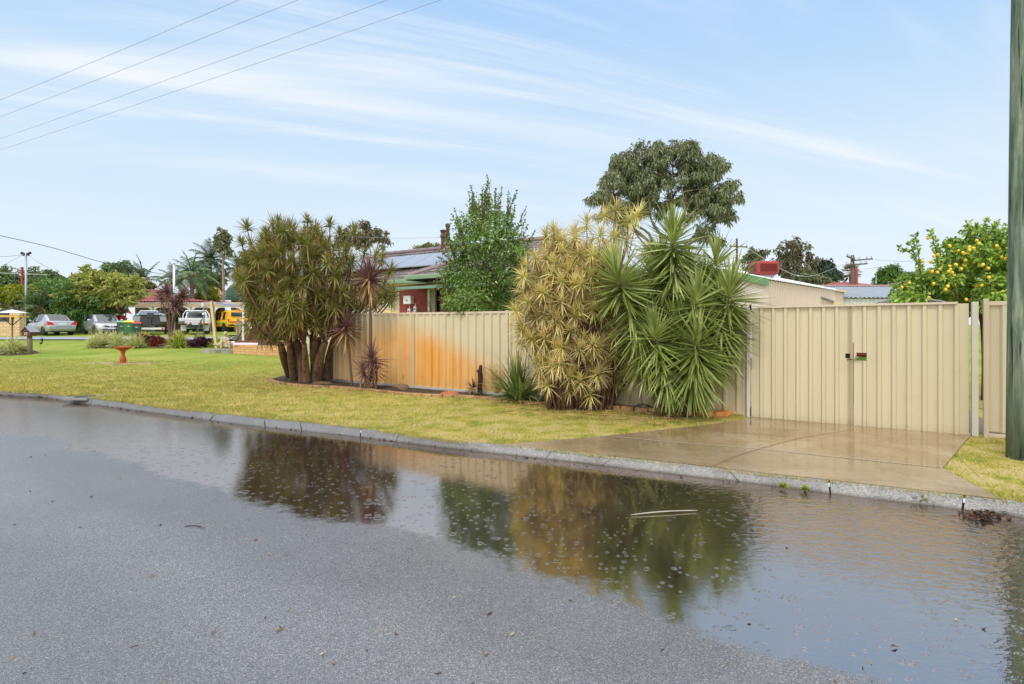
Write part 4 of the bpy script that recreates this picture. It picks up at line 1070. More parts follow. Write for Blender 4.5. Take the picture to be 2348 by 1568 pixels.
# ---- general broadleaf tree: trunk, limbs to each clump, leaf clusters
def tree(name, label, base, ctr, rad, m, seed, nclump=30, per=300, leaf=(.12, .05), shell=.55, cr=.32, trunk_r=.18, fork=.4, group=None, tm=None, up=0.0, droop=.3, flat=0.8, cat='tree', clumps=None, twig=14, sig=.34, lowcut=None, limb=True, limb_ends=None):
    rng = np.random.default_rng(seed)
    base = Vector(base); ctr = arr(ctr); rad = np.array(rad, dtype=float)
    root = thing(name, label, cat, base, 0, group)
    if clumps is None:
        clumps = []; tries = 0
        while len(clumps) < nclump and tries < nclump * 60:
            tries += 1
            d = rnd_unit(rng, 1)[0]; rr_ = rng.uniform(shell, 1.0)
            if d[2] < -.75: continue
            c = ctr + d * rad * rr_ * (1 - cr * .5)
            s = cr * rng.uniform(.65, 1.2)
            if lowcut and c[2] < lowcut: continue
            if any(np.linalg.norm((c - o[0]) / rad) < cr * .55 for o in clumps): continue
            clumps.append((c, rad * s * np.array([1, 1, flat])))
    lv = Leaves()
    for c, cr_ in clumps:
        vol = per * max(.35, min(2.0, float(np.prod(cr_) / np.prod(rad * cr)) ** .66))
        nt_ = max(4, int(vol / twig)); tw = rnd_unit(rng, nt_) * (rng.uniform(.25, 1, nt_) ** .5)[:, None] * cr_ + c
        idx = np.repeat(np.arange(nt_), twig)
        pos = tw[idx] + rng.normal(0, 1, (len(idx), 3)) * (cr_ * sig * .55)
        out = (pos - c) / cr_; out /= np.linalg.norm(out, axis=1)[:, None] + 1e-6
        ax = out * .55 + rnd_unit(rng, len(idx)) * .8 + np.array([0, 0, up]); ax /= np.linalg.norm(ax, axis=1)[:, None]
        Lf = leaf[0] * rng.uniform(.7, 1.25, len(idx))
        v, f, uv = leaf_quads(pos, ax, Lf, leaf[1] * rng.uniform(.8, 1.2, len(idx)), rng, droop=droop); lv.add(v, f, uv)
    lv.build('crown', m, root)
    tb = MB(); top = Vector((base.x * (1 - .5) + ctr[0] * .5, base.y * .5 + ctr[1] * .5, base.z + (ctr[2] - base.z) * fork))
    tb.tube(bez(base - Vector((0, 0, .1)), (base + top) / 2 + Vector((trunk_r * .6, 0, 0)), top, 6), [trunk_r * (1.15 - .08 * i) for i in range(7)], 10)
    if limb:
        K = max(3, min(9, len(clumps) // 5)); cs = [Vector(c) for c, _ in clumps]
        nodes = [max(cs, key=lambda q: q.z)]
        while len(nodes) < K: nodes.append(max(cs, key=lambda q: min((q - o).length for o in nodes)))
        limbs = []
        if limb_ends: nodes = limb_ends
        for e in nodes:
            e2 = top.lerp(e, .97 if limb_ends else .8); dl_ = (e2 - top).length; pts = [top - Vector((0, 0, trunk_r)), top.lerp(e2, .3) + Vector(((e2.x - top.x) * -.10, (e2.y - top.y) * -.1, dl_ * .10)) + Vector(rng.normal(0, .03, 3)) * dl_, top.lerp(e2, .65) + Vector(rng.normal(0, .045, 3)) * dl_, e2]
            sp_ = spline(pts, 5); nn_ = len(sp_); tb.tube(sp_, [trunk_r * (.58 - .42 * i / (nn_ - 1)) for i in range(nn_)], 7); limbs.append(sp_)
        for e in cs:
            best = min(((q - e).length + .25 * abs(q.z - e.z) + (3 * max(0, q.z - e.z)), q) for lb__ in limbs for q in lb__[3:])[1] if False else None
            bq = None; bd = 1e9
            for lb__ in limbs:
                for q in lb__[3:]:
                    dd_ = (q - e).length + (.4 if limb_ends else 1.2) * max(0, q.z - e.z)
                    if dd_ < bd: bd, bq = dd_, q
            L_ = (e - bq).length; mid = bq.lerp(e, .5) + Vector(rng.normal(0, .10, 3)) * L_ + Vector((0, 0, .05 * L_))
            tb.tube(bez(bq, mid, e, 6), [trunk_r * q for q in (.17, .15, .125, .10, .08, .06, .035)], 5)
    tb.build('trunk', tm or bark, root, True, w=True)
    return root, lv, clumps

# ---- spiky rosettes on stems
def rosette(lv, c, axis, n, L, Wd, el, bend, rng, seg=3, stub=.06, bias=1.0, core=0.0):
    d, e, f = dome_dirs(n, axis, el[0], el[1], rng, bias)
    axis = np.array(axis) / np.linalg.norm(axis)
    b = np.array(c)[None, :] + axis[None, :] * ((f - .5) * stub)[:, None] + d * core
    l = L * rng.uniform(.75, 1.12, n) * (1 - .25 * (f > .9))
    v, q, uv = straps(b, d, l, Wd * rng.uniform(.85, 1.15, n), bend * rng.uniform(.6, 1.4, n), rng, seg); lv.add(v, q, uv)

# ================= left dracaena clump
drac_m = leafmat('dracaena_leaf', [S(116, 124, 56), S(142, 146, 72), S(172, 166, 98), S(104, 126, 58), S(160, 144, 90), S(190, 180, 116)], tip=S(166, 128, 84), basec=S(184, 188, 82), trans=.25, rough=.34, tipr=(.5, 1.1), var=.45)
deadm = leafmat('dead_leaf', [S(176, 138, 74), S(150, 112, 62), S(206, 170, 66), S(120, 92, 60)], trans=.1, rough=.7)
Zc = 12.55
def drac_clump():
    rng = np.random.default_rng(11); root_b = G(716, 874)
    th = thing('dracaena', 'large multi stemmed dracaena with olive green spiky rosettes at the fence corner', 'shrub', root_b)
    px = Zc / FP
    # outline rosettes read off the crown, the rest fill its depth
    heads = [c3(*q) for q in ((255, 215), (487, 170), (700, 160), (865, 190), (1045, 245), (395, 255), (215, 325), (770, 235), (590, 300), (480, 370), (375, 375), (935, 250), (250, 480), (400, 520), (185, 560), (270, 650), (300, 770), (555, 640), (290, 880), (350, 960), (445, 940), (520, 860), (840, 360), (980, 370), (590, 450), (735, 540), (905, 560), (1030, 460), (770, 690), (660, 800), (760, 870), (910, 790), (570, 760), (690, 950), (430, 820), (1090, 560), (1050, 700), (960, 680), (460, 560), (850, 460), (330, 430), (700, 330), (530, 230), (650, 620), (820, 760), (380, 690), (480, 700), (600, 900), (1250, 440), (1200, 420), (1310, 530), (1120, 400), (640, 880), (560, 830), (700, 880), (820, 870), (860, 830), (500, 930), (380, 880), (590, 930), (760, 930), (640, 960), (300, 840), (470, 1000), (540, 980), (830, 930), (900, 860), (950, 800), (340, 800), (230, 600), (280, 730), (1280, 700), (1320, 740), (1240, 720), (1200, 765), (1150, 720), (1260, 640), (1100, 780), (1330, 690), (1080, 640), (1000, 760), (1120, 560), (1190, 640), (1060, 830), (350, 1010), (420, 1030), (260, 950))]
    pts = []
    for i, (x, y) in enumerate(heads):
        dx = (x - 676) / 150; dy = (y - 640) / 140; rr_ = min(1, dx * dx + dy * dy)
        dep = -1.15 * math.sqrt(max(0, 1 - rr_)) + rng.uniform(-.25, .25)
        pts.append(P(x, y, Zc + dep))
    while len(pts) < 240:
        d = rnd_unit(rng, 1)[0]; q = rng.uniform(.7, 1.0)
        x = 676 + d[0] * 132 * q; z = 640 - d[2] * 128 * q
        if z > 750 and (x > 745 or x < 580): continue
        if z > 768: continue
        pts.append(P(x, z, Zc + d[1] * 1.15 * q))
    tops = []
    tb = MB()
    trunks = [((676, 864), (644, 792), -.35), ((684, 872), (662, 784), -.5), ((700, 876), (680, 780), -.1), ((712, 877), (698, 788), -.5), ((730, 876), (746, 784), -.45), ((744, 874), (764, 775), .1), ((722, 868), (716, 770), .4), ((752, 872), (760, 788), .4), ((690, 862), (664, 775), .4), ((735, 866), (733, 775), .3), ((728, 872), (722, 780), -.2)]
    for (xb, yb), (xt, yt), dep in trunks:
        b = G(xb, yb); b.y += dep * .45; t_ = P(xt, yt, Zc + dep); b.z = -.03
        mid = b.lerp(t_, .5) + Vector(((b.x - t_.x) * .18, 0, .05))
        pl = bez(b, mid, t_, 8); r0 = .14 if len(tops) % 2 == 0 else .10
        tb.tube(pl, [r0 * 1.35, r0 * 1.05, r0 * .95, r0 * .9, r0 * .85, r0 * .8, r0 * .72, r0 * .64, r0 * .55], 10); tops.append((pl[-1], pl[5]))
    lv = Leaves(); dl = Leaves()
    cen = P(690, 720, Zc)
    for i, p in enumerate(pts):
        tps_ = min(tops, key=lambda q: (q[0] - p).length)
        a = tps_[0]
        mid = a.lerp(p, .5) + Vector(((p.x - a.x) * .15, (p.y - a.y) * .2, -.18 * abs(p.x - a.x) - .02))
        bz = bez(a, mid, p, 6); rr0 = .022 if i % 3 else .032
        tb.tube(bz, [rr0, rr0 * .9, rr0 * .8, rr0 * .7, rr0 * .6, rr0 * .5, rr0 * .45], 6)
        ax = arr((bz[-1] - bz[-3]).normalized()) * .6 + np.array([0, 0, .75]) + arr((p - cen).normalized()) * .35
        young = i < 12
        rosette(lv, arr(p), ax, rng.integers(46, 62), .36 * rng.uniform(.8, 1.15) * (1.0 if not young else .8), .028, (-48 if not young else -8, 86), .45, rng, 3, .09, 1.05)
        if rng.random() < .8:
            rosette(dl, arr(p) - np.array([0, 0, .05]), ax, rng.integers(2, 6), .28, .02, (-75, -25), .5, rng, 3, .05)
    lv.build('crown', drac_m, th); dl.build('dead_leaves', deadm, th)
    tb.build('trunk', mat('dracaena_bark', S(118, 92, 68), .9, 0, .4, 6, 1.0, 26, stretch=(4, 4, .7), col2=S(78, 60, 46)), th, True, w=True)
drac_clump()

# ================= yellow dracaena clump
yel_m = leafmat('yellow_dracaena_leaf', [S(250, 231, 167), S(236, 212, 150), S(240, 234, 148), S(223, 192, 139), S(250, 244, 188), S(214, 210, 127)], tip=S(234, 198, 144), basec=S(220, 223, 115), trans=.25, rough=.42, tipr=(.55, 1.1), var=.42)
def yellow_clump():
    rng = np.random.default_rng(21); Z0 = 8.75; rb_ = onG(1330, Z0)
    th = thing('dracaena', 'straw yellow dracaena clump with thin canes beside the green yucca', 'shrub', rb_)
    hd = [c5(*q) for q in ((45, 575), (125, 570), (185, 500), (270, 460), (330, 430), (440, 450), (250, 560), (320, 570), (385, 590), (480, 640), (20, 540), (60, 640), (150, 650), (210, 660), (90, 740), (20, 700), (160, 800), (55, 890), (150, 890), (10, 960), (100, 1040), (40, 1150), (150, 1130), (45, 1200), (150, 1290), (100, 1270), (220, 1130), (210, 760), (120, 960), (60, 790), (400, 480), (300, 660), (0, 630))]
    hd += [c4(*q) for q in ((1150, 470), (1230, 500), (1080, 600), (1010, 720), (960, 930), (1000, 1040), (1060, 1110), (1040, 880), (1130, 820), (1090, 980), (1180, 900), (1200, 700), (1230, 1010), (1110, 1290), (1160, 1400), (1210, 1250), (1240, 1160), (1150, 600), (1030, 650), (1140, 1120))]
    pts = []
    for x, y in hd:
        dx = (x - 1330) / 165; dy = (y - 720) / 220; rr_ = min(1, dx * dx + dy * dy)
        pts.append(P(x, y, Z0 - .75 * math.sqrt(max(0, 1 - rr_)) * .75 + rng.uniform(-.1, .1)))
    while len(pts) < 260:
        d = rnd_unit(rng, 1)[0]; q = rng.uniform(.6, .98)
        x = 1332 + d[0] * 158 * q; y = 728 - d[2] * 198 * q
        if y > 830 and x < 1225: continue
        if y > 905: continue
        if x > 1470 and y > 660: continue
        pts.append(P(x, y, Z0 + d[1] * .62 * q - (.12 if y > 790 else 0)))
    cane = MB(); lv = Leaves(); dl = Leaves()
    for i, p in enumerate(pts):
        bx = 1330 + (p.x / (Z0 / FP) + CX - 1330) * .42 + rng.uniform(-18, 18)
        b = onG(min(max(bx, 1255), 1420), Z0 + rng.uniform(-.2, .25)); b.z = 0
        mid = b.lerp(p, .55) + Vector(((b.x - p.x) * .22, 0, .1))
        r0 = rng.uniform(.008, .018)
        cane.tube(bez(b, mid, p - Vector((0, 0, .03)), 7), [r0 * 1.4, r0 * 1.2, r0, r0 * .9, r0 * .8, r0 * .7, r0 * .6, r0 * .5], 6)
        ax = np.array([p.x - rb_.x, (p.y - rb_.y) * 1.2 - .35, .9]) * np.array([.5, .5, 1])
        rosette(lv, arr(p), ax, rng.integers(50, 66), .275 * rng.uniform(.85, 1.2), .02, (-45, 86), .38, rng, 3, .08, 1.3)
        if rng.random() < .6: rosette(dl, arr(p) - np.array([0, 0, .05]), ax, rng.integers(3, 8), .24, .014, (-80, -25), .5, rng, 3, .1)
    lv.build('crown', yel_m, th); dl.build('dead_leaves', deadm, th)
    for (xb, xt, yt, dep, r0) in ((1355, 1350, 800, -.1, .05), (1385, 1440, 790, .1, .055), (1370, 1400, 780, .15, .06), (1340, 1325, 790, .1, .04), (1310, 1275, 800, 0, .035), (1395, 1460, 830, .2, .05)):
        b = onG(xb, Z0 + dep); cane.tube(bez(b, b.lerp(P(xt, yt, Z0 + dep), .4), P(xt, yt, Z0 + dep), 6), [r0 * 1.3, r0 * 1.1, r0, r0, r0 * .9, r0 * .8, r0 * .7], 8)
    cane.build('canes', mat('cane_bark', S(112, 84, 66), .85, 0, .35, 8, .7, 40, stretch=(3, 3, .8)), th, True, w=True)
yellow_clump()

# ================= green yucca clump
yuc_m = leafmat('yucca_leaf', [S(126, 144, 66), S(150, 166, 82), S(178, 190, 112), S(136, 156, 72), S(194, 204, 136), S(112, 130, 64)], tip=S(164, 168, 92), basec=S(200, 206, 138), trans=.2, rough=.28, tipr=(.8, 1.05), var=.4)
yucold = leafmat('yucca_old_leaf', [S(170, 142, 84), S(134, 120, 66), S(108, 98, 54), S(84, 76, 46)], trans=.1, rough=.6)
def yucca():
    rng = np.random.default_rng(31); rb_ = onG(1565, 8.15)
    th = thing('yucca', 'tall green yucca clump of sword leaved heads left of the gate', 'shrub', rb_)
    heads = [((615, 600), 8.25, 78, 1.0, .85, 170), ((350, 800), 7.95, 84, .0, 1.35, 200), ((830, 720), 8.35, 66, .1, .6, 120), ((900, 880), 7.95, 84, .15, 1.0, 185), ((735, 905), 7.85, 74, .0, .55, 130), ((530, 1085), 7.75, 68, .0, .8, 150), ((735, 1120), 7.65, 84, .0, .62, 190), ((620, 1010), 8.1, 60, 0, .5, 90), ((860, 1040), 8.0, 70, .1, .5, 110), ((520, 800), 8.45, 66, 0, .7, 120), ((770, 820), 8.45, 66, 0, .7, 120), ((480, 960), 8.3, 60, 0, .6, 110), ((560, 720), 8.5, 68, 0, .9, 130), ((690, 760), 8.5, 64, 0, .8, 120), ((440, 860), 8.4, 64, 0, .8, 120)]
    st = MB()
    for i, ((cx_, cy_), Z, r, lean, skirt, n) in enumerate(heads):
        x, y = c5(cx_, cy_); c = P(x, y, Z); L = r * Z / FP * 1.0
        b = onG(1565 + (x - 1565) * .35, 8.15 + (Z - 8.15) * .4)
        pl = bez(b, b.lerp(c, .5) + Vector(((c.x - b.x) * -.2, 0, 0)), c, 8)
        st.tube(pl, [.07, .065, .06, .055, .05, .046, .042, .038, .03], 8)
        ax = arr((pl[-1] - pl[-3]).normalized()) + np.array([0, 0, .8])
        lv = Leaves()
        # crown burst, then drooping leaves clothing the stem below
        rosette(lv, arr(c), ax, int(n * .95), L * 1.14, .040, (-36, 86), .06, rng, 4, .34, 1.45, .02)
        ns = int(n * 1.25); f = rng.random(ns) ** .8
        axis = np.array([0, 0, 1.0]); sk = skirt
        drop = arr((pl[-1] - pl[4]).normalized())
        bpos = arr(c)[None] - drop[None] * (f * sk)[:, None]
        az = np.arange(ns) * 2.39996 + rng.normal(0, .2, ns); el = np.radians(-2 - 54 * f + rng.normal(0, 8, ns))
        d = np.stack([np.cos(el) * np.cos(az), np.cos(el) * np.sin(az), np.sin(el)], 1)
        v, q, uv = straps(bpos + d * .02, d, L * 1.16 * rng.uniform(.8, 1.08, ns), .040 * rng.uniform(.85, 1.1, ns), .10, rng, 4); lv.add(v, q, uv)
        hd = lv.build('leaf_head', yuc_m, th)
        ol = Leaves(); no = 46 if i in (0, 1) else 16
        f = rng.random(no); az = rng.uniform(0, 2 * PI, no); el = np.radians(-62 + rng.normal(0, 12, no))
        d = np.stack([np.cos(el) * np.cos(az), np.cos(el) * np.sin(az), np.sin(el)], 1)
        v, q, uv = straps(arr(c)[None] - drop[None] * (sk * (.75 + .5 * f))[:, None], d, L * .7, .04, .4, rng, 4); ol.add(v, q, uv)
        ol.build('dead_skirt', yucold, hd)
    st.build('stems', mat('yucca_bark', S(120, 104, 72), .9, 0, .4, 10, 1.0, 40), th, True, w=True)
yucca()

# ================= purple cordylines
cor_m = leafmat('cordyline_leaf', [S(117, 77, 86), S(99, 62, 70), S(141, 108, 110), S(125, 86, 90), S(163, 130, 125), S(90, 55, 62)], tip=S(147, 117, 101), trans=.12, rough=.36, tipr=(.7, 1.1))
cold_m = leafmat('cordyline_old_leaf', [S(170, 134, 94), S(196, 164, 106), S(140, 100, 70), S(110, 76, 56), S(212, 176, 90)], trans=.1, rough=.55)
def cordyline(label, base, heads, seed, cat='plant', group=None, r0=.04, name='cordyline'):
    rng = np.random.default_rng(seed); base = Vector(base); th = thing(name, label, cat, base, 0, group)
    st = MB(); lv = Leaves(); dl = Leaves()
    for (c, L, n, dead, wd, lowel) in heads:
        c = Vector(c); mid = base.lerp(c, .5) + Vector((rng.uniform(-.06, .06), 0, 0))
        if len(heads) > 3: mid = Vector((base.x * .8 + c.x * .2, base.y, base.z + (c.z - base.z) * .62))
        st.tube(bez(base - Vector((0, 0, .05)), mid, c, 8), [r0 * (1.25 - .07 * i) for i in range(9)], 8)
        ax = arr((c - mid).normalized()) + np.array([0, 0, .6])
        rosette(lv, arr(c), ax, n, L, wd, (lowel, 88), .22, rng, 4, .14, 1.0, .015)
        if dead: rosette(dl, arr(c) - np.array([0, 0, .07]), ax, dead, L * .95, wd, (-78, -8), .35, rng, 4, .25, 1.0, .02)
    lv.build('crown', cor_m, th)
    if dl.v: dl.build('dead_leaves', cold_m, th)
    st.build('trunk', mat('cordyline_bark', S(104, 82, 66), .9, 0, .35, 9, .8, 40, stretch=(2, 2, 3)), th, True, w=True)
    return th
cordyline('tall purple cordyline with one shaggy head on a bare stem before the fence', G(846, 891), [(P(847, 640, 11.35), .60, 90, 46, .05, -25)], 41)
cordyline('shorter slanting cordyline with a drooping purple and straw head at the fence end', G(807, 888), [(P(793, 752, 11.75), .56, 64, 44, .042, -25)], 42, r0=.03)
cordyline('low double headed purple cordyline crouching at the foot of the tall one', G(853, 893), [(P(853, 826, 11.2), .5, 66, 16, .036, -35), (P(832, 852, 11.1), .42, 46, 10, .03, -45), (P(862, 850, 11.25), .4, 30, 22, .03, -60)], 43, r0=.05)
cordyline('tiny dark cordyline seedling beside the charred stump', G(1082, 905), [(P(1083, 893, 10.2), .25, 48, 20, .022, -50)], 44, r0=.02)

# ================= conical leafy tree behind the fence
phot_m = leafmat('privet_leaf', [S(88, 126, 54), S(108, 148, 66), S(134, 168, 82), S(158, 186, 96), S(94, 132, 60), S(182, 200, 118)], trans=.25, rough=.32, var=.5)
def leafy_tree():
    rng = np.random.default_rng(51); Z = 11.6; px = Z / FP; base = onG(1112, Z)
    cl = []
    def add(x, y, rx, ry, n=1, dd=.0):
        cl.append((arr(P(x, y, Z + dd)), np.array([rx * px, rx * px, ry * px])))
    blobs = [(1110, 480, 42, 40), (1080, 520, 45, 36), (1145, 520, 42, 40), (1110, 555, 55, 40), (1060, 570, 42, 34), (1170, 565, 40, 38), (1105, 600, 60, 40), (1045, 620, 42, 32), (1165, 615, 45, 38), (1090, 650, 62, 38), (1030, 650, 34, 26), (1150, 660, 48, 36), (1075, 690, 55, 30), (1130, 700, 50, 28), (1040, 695, 36, 20), (1180, 680, 34, 34), (1065, 712, 40, 12), (1100, 716, 36, 12), (1192, 640, 26, 40), (1190, 590, 24, 40)]
    for i, (x, y, a, b_) in enumerate(blobs): add(x, y, a * .8, b_ * .85, dd=rng.uniform(-.9, .5))
    root, lv, _ = tree('tree', 'dense green conical garden tree leaning over the steel fence', base, P(1110, 590, Z), (1, 1, 1), phot_m, 51, leaf=(.085, .04), clumps=cl, per=620, twig=10, trunk_r=.09, fork=.45, up=.1)
    # upright wispy shoots on the outline
    sh = Leaves(); tb = MB()
    shoots = [((1112, 560), (1118, 402)), ((1105, 540), (1120, 410)), ((1095, 540), (1080, 424)), ((1085, 550), (1074, 440)), ((1125, 540), (1095, 470)), ((1060, 560), (1042, 478)), ((1070, 585), (1036, 492)), ((1140, 540), (1150, 430)), ((1150, 550), (1187, 435)), ((1165, 570), (1180, 470)), ((1170, 580), (1208, 472)), ((1185, 590), (1205, 500)), ((1180, 620), (1226, 528)), ((1195, 640), (1215, 560)), ((1045, 590), (1024, 525)), ((1040, 610), (1012, 560)), ((1130, 520), (1135, 432)), ((1110, 500), (1108, 425)), ((1030, 640), (998, 622)), ((1035, 655), (996, 648)), ((1055, 700), (1008, 716)), ((1075, 705), (1062, 738)), ((1070, 700), (1078, 730)), ((1050, 540), (1048, 500)), ((1020, 600), (1005, 590)), ((1160, 520), (1166, 440)), ((1190, 560), (1214, 540))]
    for a, b_ in shoots:
        for j in range(2):
            dd = rng.uniform(-.6, .4); A = P(a[0] + rng.uniform(-8, 8), a[1], Z + dd); B = P(b_[0] + rng.uniform(-7, 7) * j, b_[1] + 14 * j, Z + dd * .6)
            pl = bez(A, A.lerp(B, .55) + Vector(((A.x - B.x) * .12, 0, .05)), B, 10); tb.tube(pl, [.012 - .0009 * i for i in range(11)], 5)
            n = int((B - A).length * 62); f = rng.random(n); k = np.minimum((f * 10).astype(int), 9)
            pos = np.array([arr(pl[q].lerp(pl[q + 1], ff * 10 - q)) for q, ff in zip(k, f)]); dr = arr((B - A).normalized())
            ax = dr[None] * .6 + rnd_unit(rng, n); ax /= np.linalg.norm(ax, axis=1)[:, None]
            v, fc, uv = leaf_quads(pos, ax, .085 * (1.1 - .45 * f), .04 * (1.1 - .4 * f), rng); sh.add(v, fc, uv)
    sh.build('foliage', leafmat('privet_young_leaf', [S(76, 112, 44), S(104, 136, 62), S(132, 150, 76), S(126, 104, 66), S(90, 124, 56)], trans=.3, rough=.35), root); tb.build('sprays', barkd, root, w=True)
leafy_tree()

# ================= lemon tree
lem_m = leafmat('lemon_leaf', [S(91, 127, 48), S(121, 162, 58), S(156, 192, 80), S(186, 212, 97), S(99, 140, 54), S(210, 218, 91)], trans=.28, rough=.3)
def lemon():
    rng = np.random.default_rng(61); Z = 9.7; px = Z / FP; base = onG(2262, Z)
    cl = []
    for (x, y, a, b_) in [(2230, 590, 48, 40), (2280, 560, 44, 36), (2240, 540, 36, 26), (2190, 600, 36, 30), (2160, 640, 36, 30), (2200, 660, 46, 34), (2260, 640, 55, 40), (2310, 600, 42, 44), (2300, 660, 52, 40), (2120, 640, 28, 26), (2090, 650, 30, 28), (2130, 672, 38, 26), (2070, 668, 26, 24), (2240, 690, 55, 26), (2320, 540, 30, 30), (2350, 640, 50, 50), (2360, 570, 46, 44), (2170, 685, 46, 20), (2300, 695, 50, 24), (2085, 686, 34, 14), (2185, 560, 20, 16), (2330, 690, 40, 30), (2400, 620, 50, 60), (2260, 590, 40, 40)]:
        cl.append((arr(P(x, y, Z + rng.uniform(-.7, .9))), np.array([a * px * .85, a * px * .85, b_ * px * .85])))
    root, lv, _ = tree('lemon_tree', 'lemon tree hung with ripe yellow fruit above the right end of the gate', base, P(2250, 600, Z), (1, 1, 1), lem_m, 61, leaf=(.105, .056), clumps=cl, per=800, twig=9, trunk_r=.09, fork=.5, tm=barkd)
    sh = Leaves(); tb = MB()
    for a, b_ in [((2110, 640), (2096, 536)), ((2108, 620), (2082, 552)), ((2100, 590), (2060, 568)), ((2150, 610), (2132, 530)), ((2150, 600), (2140, 540)), ((2190, 590), (2160, 560)), ((2210, 560), (2190, 545)), ((2225, 545), (2212, 505)), ((2232, 540), (2222, 506)), ((2250, 530), (2262, 498)), ((2265, 540), (2286, 506)), ((2280, 540), (2278, 510)), ((2310, 540), (2318, 516)), ((2320, 550), (2330, 525)), ((2200, 600), (2172, 558)), ((2060, 672), (2034, 694)), ((2080, 655), (2052, 640)), ((2240, 540), (2234, 512))]:
        dd = rng.uniform(-.5, .3); A = P(a[0], a[1], Z + dd); B = P(b_[0], b_[1], Z + dd); pl = bez(A, A.lerp(B, .5) + Vector((.04, 0, .02)), B, 8)
        tb.tube(pl, [.012 - .001 * i for i in range(9)], 5); n = int((B - A).length * 75); f = rng.random(n); k = np.minimum((f * 8).astype(int), 7)
        pos = np.array([arr(pl[q].lerp(pl[q + 1], ff * 8 - q)) for q, ff in zip(k, f)]); ax = rnd_unit(rng, n) + arr((B - A).normalized()) * .4; ax /= np.linalg.norm(ax, axis=1)[:, None]
        v, fc, uv = leaf_quads(pos, ax, .095, .05, rng); sh.add(v, fc, uv)
    sh.build('foliage', lem_m, root); tb.build('sprays', barkd, root, w=True)
    lm = mat('lemon_skin', S(228, 196, 60), .4, 0, .12, 6, .3, 120)
    pts = [c7(*q) for q in ((690, 430), (760, 425), (1330, 468), (1358, 502), (1232, 552), (1285, 562), (1232, 588), (1150, 628), (1088, 600), (1212, 635), (1590, 535), (1668, 528), (1634, 580), (1655, 682), (1703, 705), (1375, 697), (1180, 725), (1288, 745), (1360, 778), (1408, 780), (1452, 765), (1478, 830), (1168, 790), (1128, 836), (975, 802), (984, 845), (960, 870), (1010, 885), (1036, 922), (845, 840), (742, 872), (812, 880), (818, 648), (768, 670), (618, 732), (728, 742), (1487, 946), (1392, 1052), (1318, 1060), (948, 1062), (1032, 1044), (920, 1108), (1620, 1165), (1190, 1236), (704, 1216), (524, 1212), (352, 1074), (1778, 595), (1775, 720), (1250, 660), (975, 535), (1610, 480), (1715, 580), (1055, 780), (765, 1030), (450, 1020))]
    mb = MB().lathe((0, 0, 0), [(.004, -.052), (.012, -.046), (.030, -.034), (.039, -.012), (.040, .008), (.032, .030), (.015, .044), (.006, .050)], 12)
    first = None
    for i, (x, y) in enumerate(pts):
        p = P(x, y, Z - .22 + rng.uniform(-.35, .1)) - root.location
        if first is None: first = o = mb.build('lemon', lm, root, True)
        else:
            o = first.copy(); COL.objects.link(o); o.parent = root
        o.location = p; o.rotation_euler = (rng.normal(0, .35), rng.normal(0, .35), rng.uniform(0, 6)); s = rng.uniform(.62, .84); o.scale = (s, s, s)
lemon()

# ================= far trees
gum_m = leafmat('gum_leaf', [S(108, 119, 85), S(125, 136, 98), S(146, 153, 112), S(98, 106, 76), S(161, 165, 125)], trans=.15, rough=.45)
gumb_m = leafmat('gum_leaf_brown', [S(112, 112, 84), S(128, 120, 92), S(142, 128, 102), S(100, 104, 78)], trans=.15, rough=.5)
dk_m = leafmat('dark_tree_leaf', [S(94, 116, 72), S(110, 134, 83), S(128, 150, 96), S(85, 105, 67)], trans=.15, rough=.5)
fr_m = leafmat('frangipani_leaf', [S(146, 156, 62), S(168, 174, 82), S(190, 190, 104), S(122, 138, 58), S(202, 198, 124), S(180, 180, 60)], trans=.3, rough=.35)
gb_m = leafmat('green_bush_leaf', [S(74, 116, 50), S(94, 136, 62), S(116, 154, 76), S(80, 122, 56), S(140, 170, 92)], trans=.25, rough=.4)
yg_m = leafmat('yellow_bush_leaf', [S(168, 168, 34), S(140, 150, 44), S(110, 130, 44), S(190, 182, 50)], trans=.3, rough=.4)
